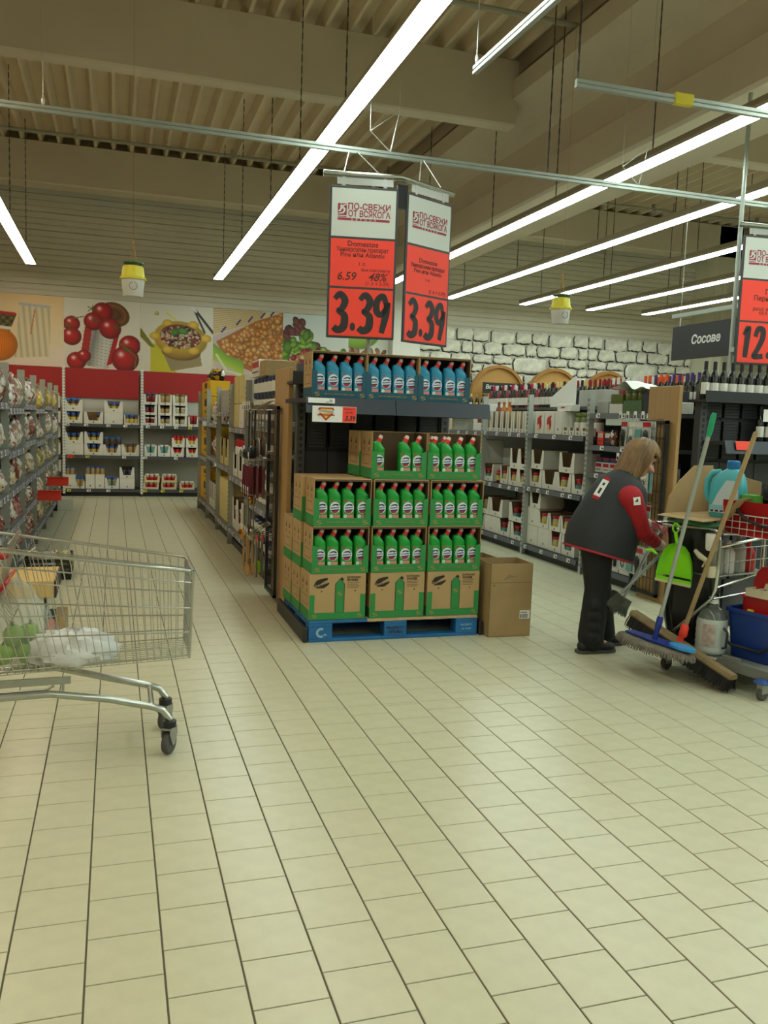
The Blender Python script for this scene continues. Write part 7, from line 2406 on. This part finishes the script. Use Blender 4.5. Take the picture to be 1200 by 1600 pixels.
b.rings([[mp(LM*.9+.085*math.cos(a), .045*math.sin(a), h_) for a in [2*PI*i/18 for i in range(18)]] for h_ in (.022, .034, .036)])
ob('pale_blue_pad', b.me('pad', mat('sky_blue_plastic', '2f8fd0', .35)), t, label='sky blue end button')
# wide broom with wooden handle and red socket
o1 = KX.p(-.07, .50, .2)
t = thing('broom', 'wide wooden broom with black bristles, wooden handle and red socket, leaning on the cart', 'broom', o1)
b = MB(); world_tube(b, [(-.05, .503, .30), (.02, .185, 1.47), (.021, .183, 1.478)], [.0135, .0135, .009], 10, 0, o1); ob('handle', b.me('handle', mat('broom_handle_wood', '9c845a', .6, noise=.15), 50), t)
b = MB(); world_tube(b, [(-.055, .513, .245), (-.054, .511, .255), (-.05, .503, .305), (-.049, .501, .325)], [.02, .026, .024, .016], 12, 0, o1); world_tube(b, [(-.06, .53, .205), (-.055, .513, .26)], .018, 8, 0, o1)
ob('red_socket', b.me('socket', m_tag_r, 50), t, label='red socket')
A, Bq = Vector(KX.p(-.03, .92, .303)), Vector(KX.p(-.07, .135, .098))
ax = (Bq-A).normalized()
upv = Vector((0, 0, 1)); upv = (upv-ax*upv.dot(ax)).normalized()
sdv = ax.cross(upv)
LM = (Bq-A).length
def mp2(u, s_, h_):
    return tuple(A+ax*u+sdv*s_+upv*h_-Vector(o1))
b = MB()
b.rings([[mp2(u, s_, h_) for s_, h_ in ((-.03, -.012), (.03, -.012), (.034, .0), (.024, .018), (-.024, .018), (-.034, .0))] for u in (0, LM)])
ob('wooden_head', b.me('head', mat('broom_wood', '8a7754', .7, noise=.3, ns=12)), t)
b = MB()
rr = random.Random(3)
for j in range(4):
    for i in range(90):
        u = LM*(i+.5)/90+rr.uniform(-.004, .004)
        s_ = -.024+.016*j
        b.tube([mp2(u, s_, -.008), mp2(u+rr.uniform(-.008, .008), s_*1.5+rr.uniform(-.006, .006), -.055), mp2(u+rr.uniform(-.012, .012), s_*1.9+rr.uniform(-.008, .008), -.087+rr.uniform(-.005, .003))], [.004, .0042, .003], 3)
b.rings([[mp2(u, s_*1.0, -.01) for s_ in (-.026, .026)]+[mp2(u, s_, -.08) for s_ in (.046, -.046)] for u in (.01, LM-.01)])
o = ob('bristles', b.me('bristles', mat('black_bristle', '1d1c1b', .8)), t); o['kind'] = 'stuff'
# the two small long-handled brushes in her hands
def hand_broom(nm, p0, p1, hd, m_head, wd):
    o2 = p0
    t = thing('hand_broom', nm, 'broom', o2)
    v0, v1 = Vector((0, 0, 0)), Vector(p1)-Vector(o2)
    b = MB(); b.tube([v0, v1], .0105, 10); ob('handle', b.me('handle', m_alu, 50), t)
    d = (v1-v0).normalized()
    sd_ = Vector((d.z, 0, -d.x)).normalized() if hd else Vector((d.z*.9, .3, -d.x)).normalized()
    nn = d.cross(sd_)
    b = MB()
    q0 = v1
    b.rings([[tuple(q0+d*e+sd_*x+nn*y) for x, y in ((-wd, -.03), (wd, -.03), (wd, .03), (-wd, .03))] for e in (-.01, .05)])
    ob('brush_block', b.me('block', m_head), t)
    b = MB()
    rr = random.Random(len(nm))
    for j in range(5):
        for i in range(22):
            x, y = -wd+2*wd*(i+.5)/22, -.025+.0125*j
            b.tube([tuple(q0+d*.045+sd_*x+nn*y), tuple(q0+d*(.10+rr.uniform(-.01, .01))+sd_*x*1.25+nn*y*1.5)], [.004, .002], 3)
    o = ob('bristles', b.me('bristles', m_head), t); o['kind'] = 'stuff'
    return t
m_brg = mat('grey_green_brush', '55584c', .8, noise=.2)
gr = G(0, 0, 0)
hr = Vector((OX, OY, 0))+rw_+rf.normalized()*.085
hl = Vector((OX, OY, 0))+lw_+lf.normalized()*.085
hand_broom('small long-handled brush held in the nearer gloved hand, block head up front', tuple(hr+Vector((.07, .0, .085))), tuple(hr+Vector((-.335, .02, -.30))), True, m_brg, .045)
hand_broom('small long-handled brush held in the farther gloved hand, bristles splayed', tuple(hl+Vector((.06, -.05, .13))), tuple(hl+Vector((-.28, -.06, -.49))), False, mat('pale_grey_brush', '6e7164', .8, noise=.2), .055)
if True:
    for k_, g_ in SEEN.items():
        if len(g_) > 1:
            print('DUP LABEL', k_, len(g_))
        nw = len(k_.split())
        if nw < 4 or nw > 16:
            print('LABEL LEN', nw, k_)
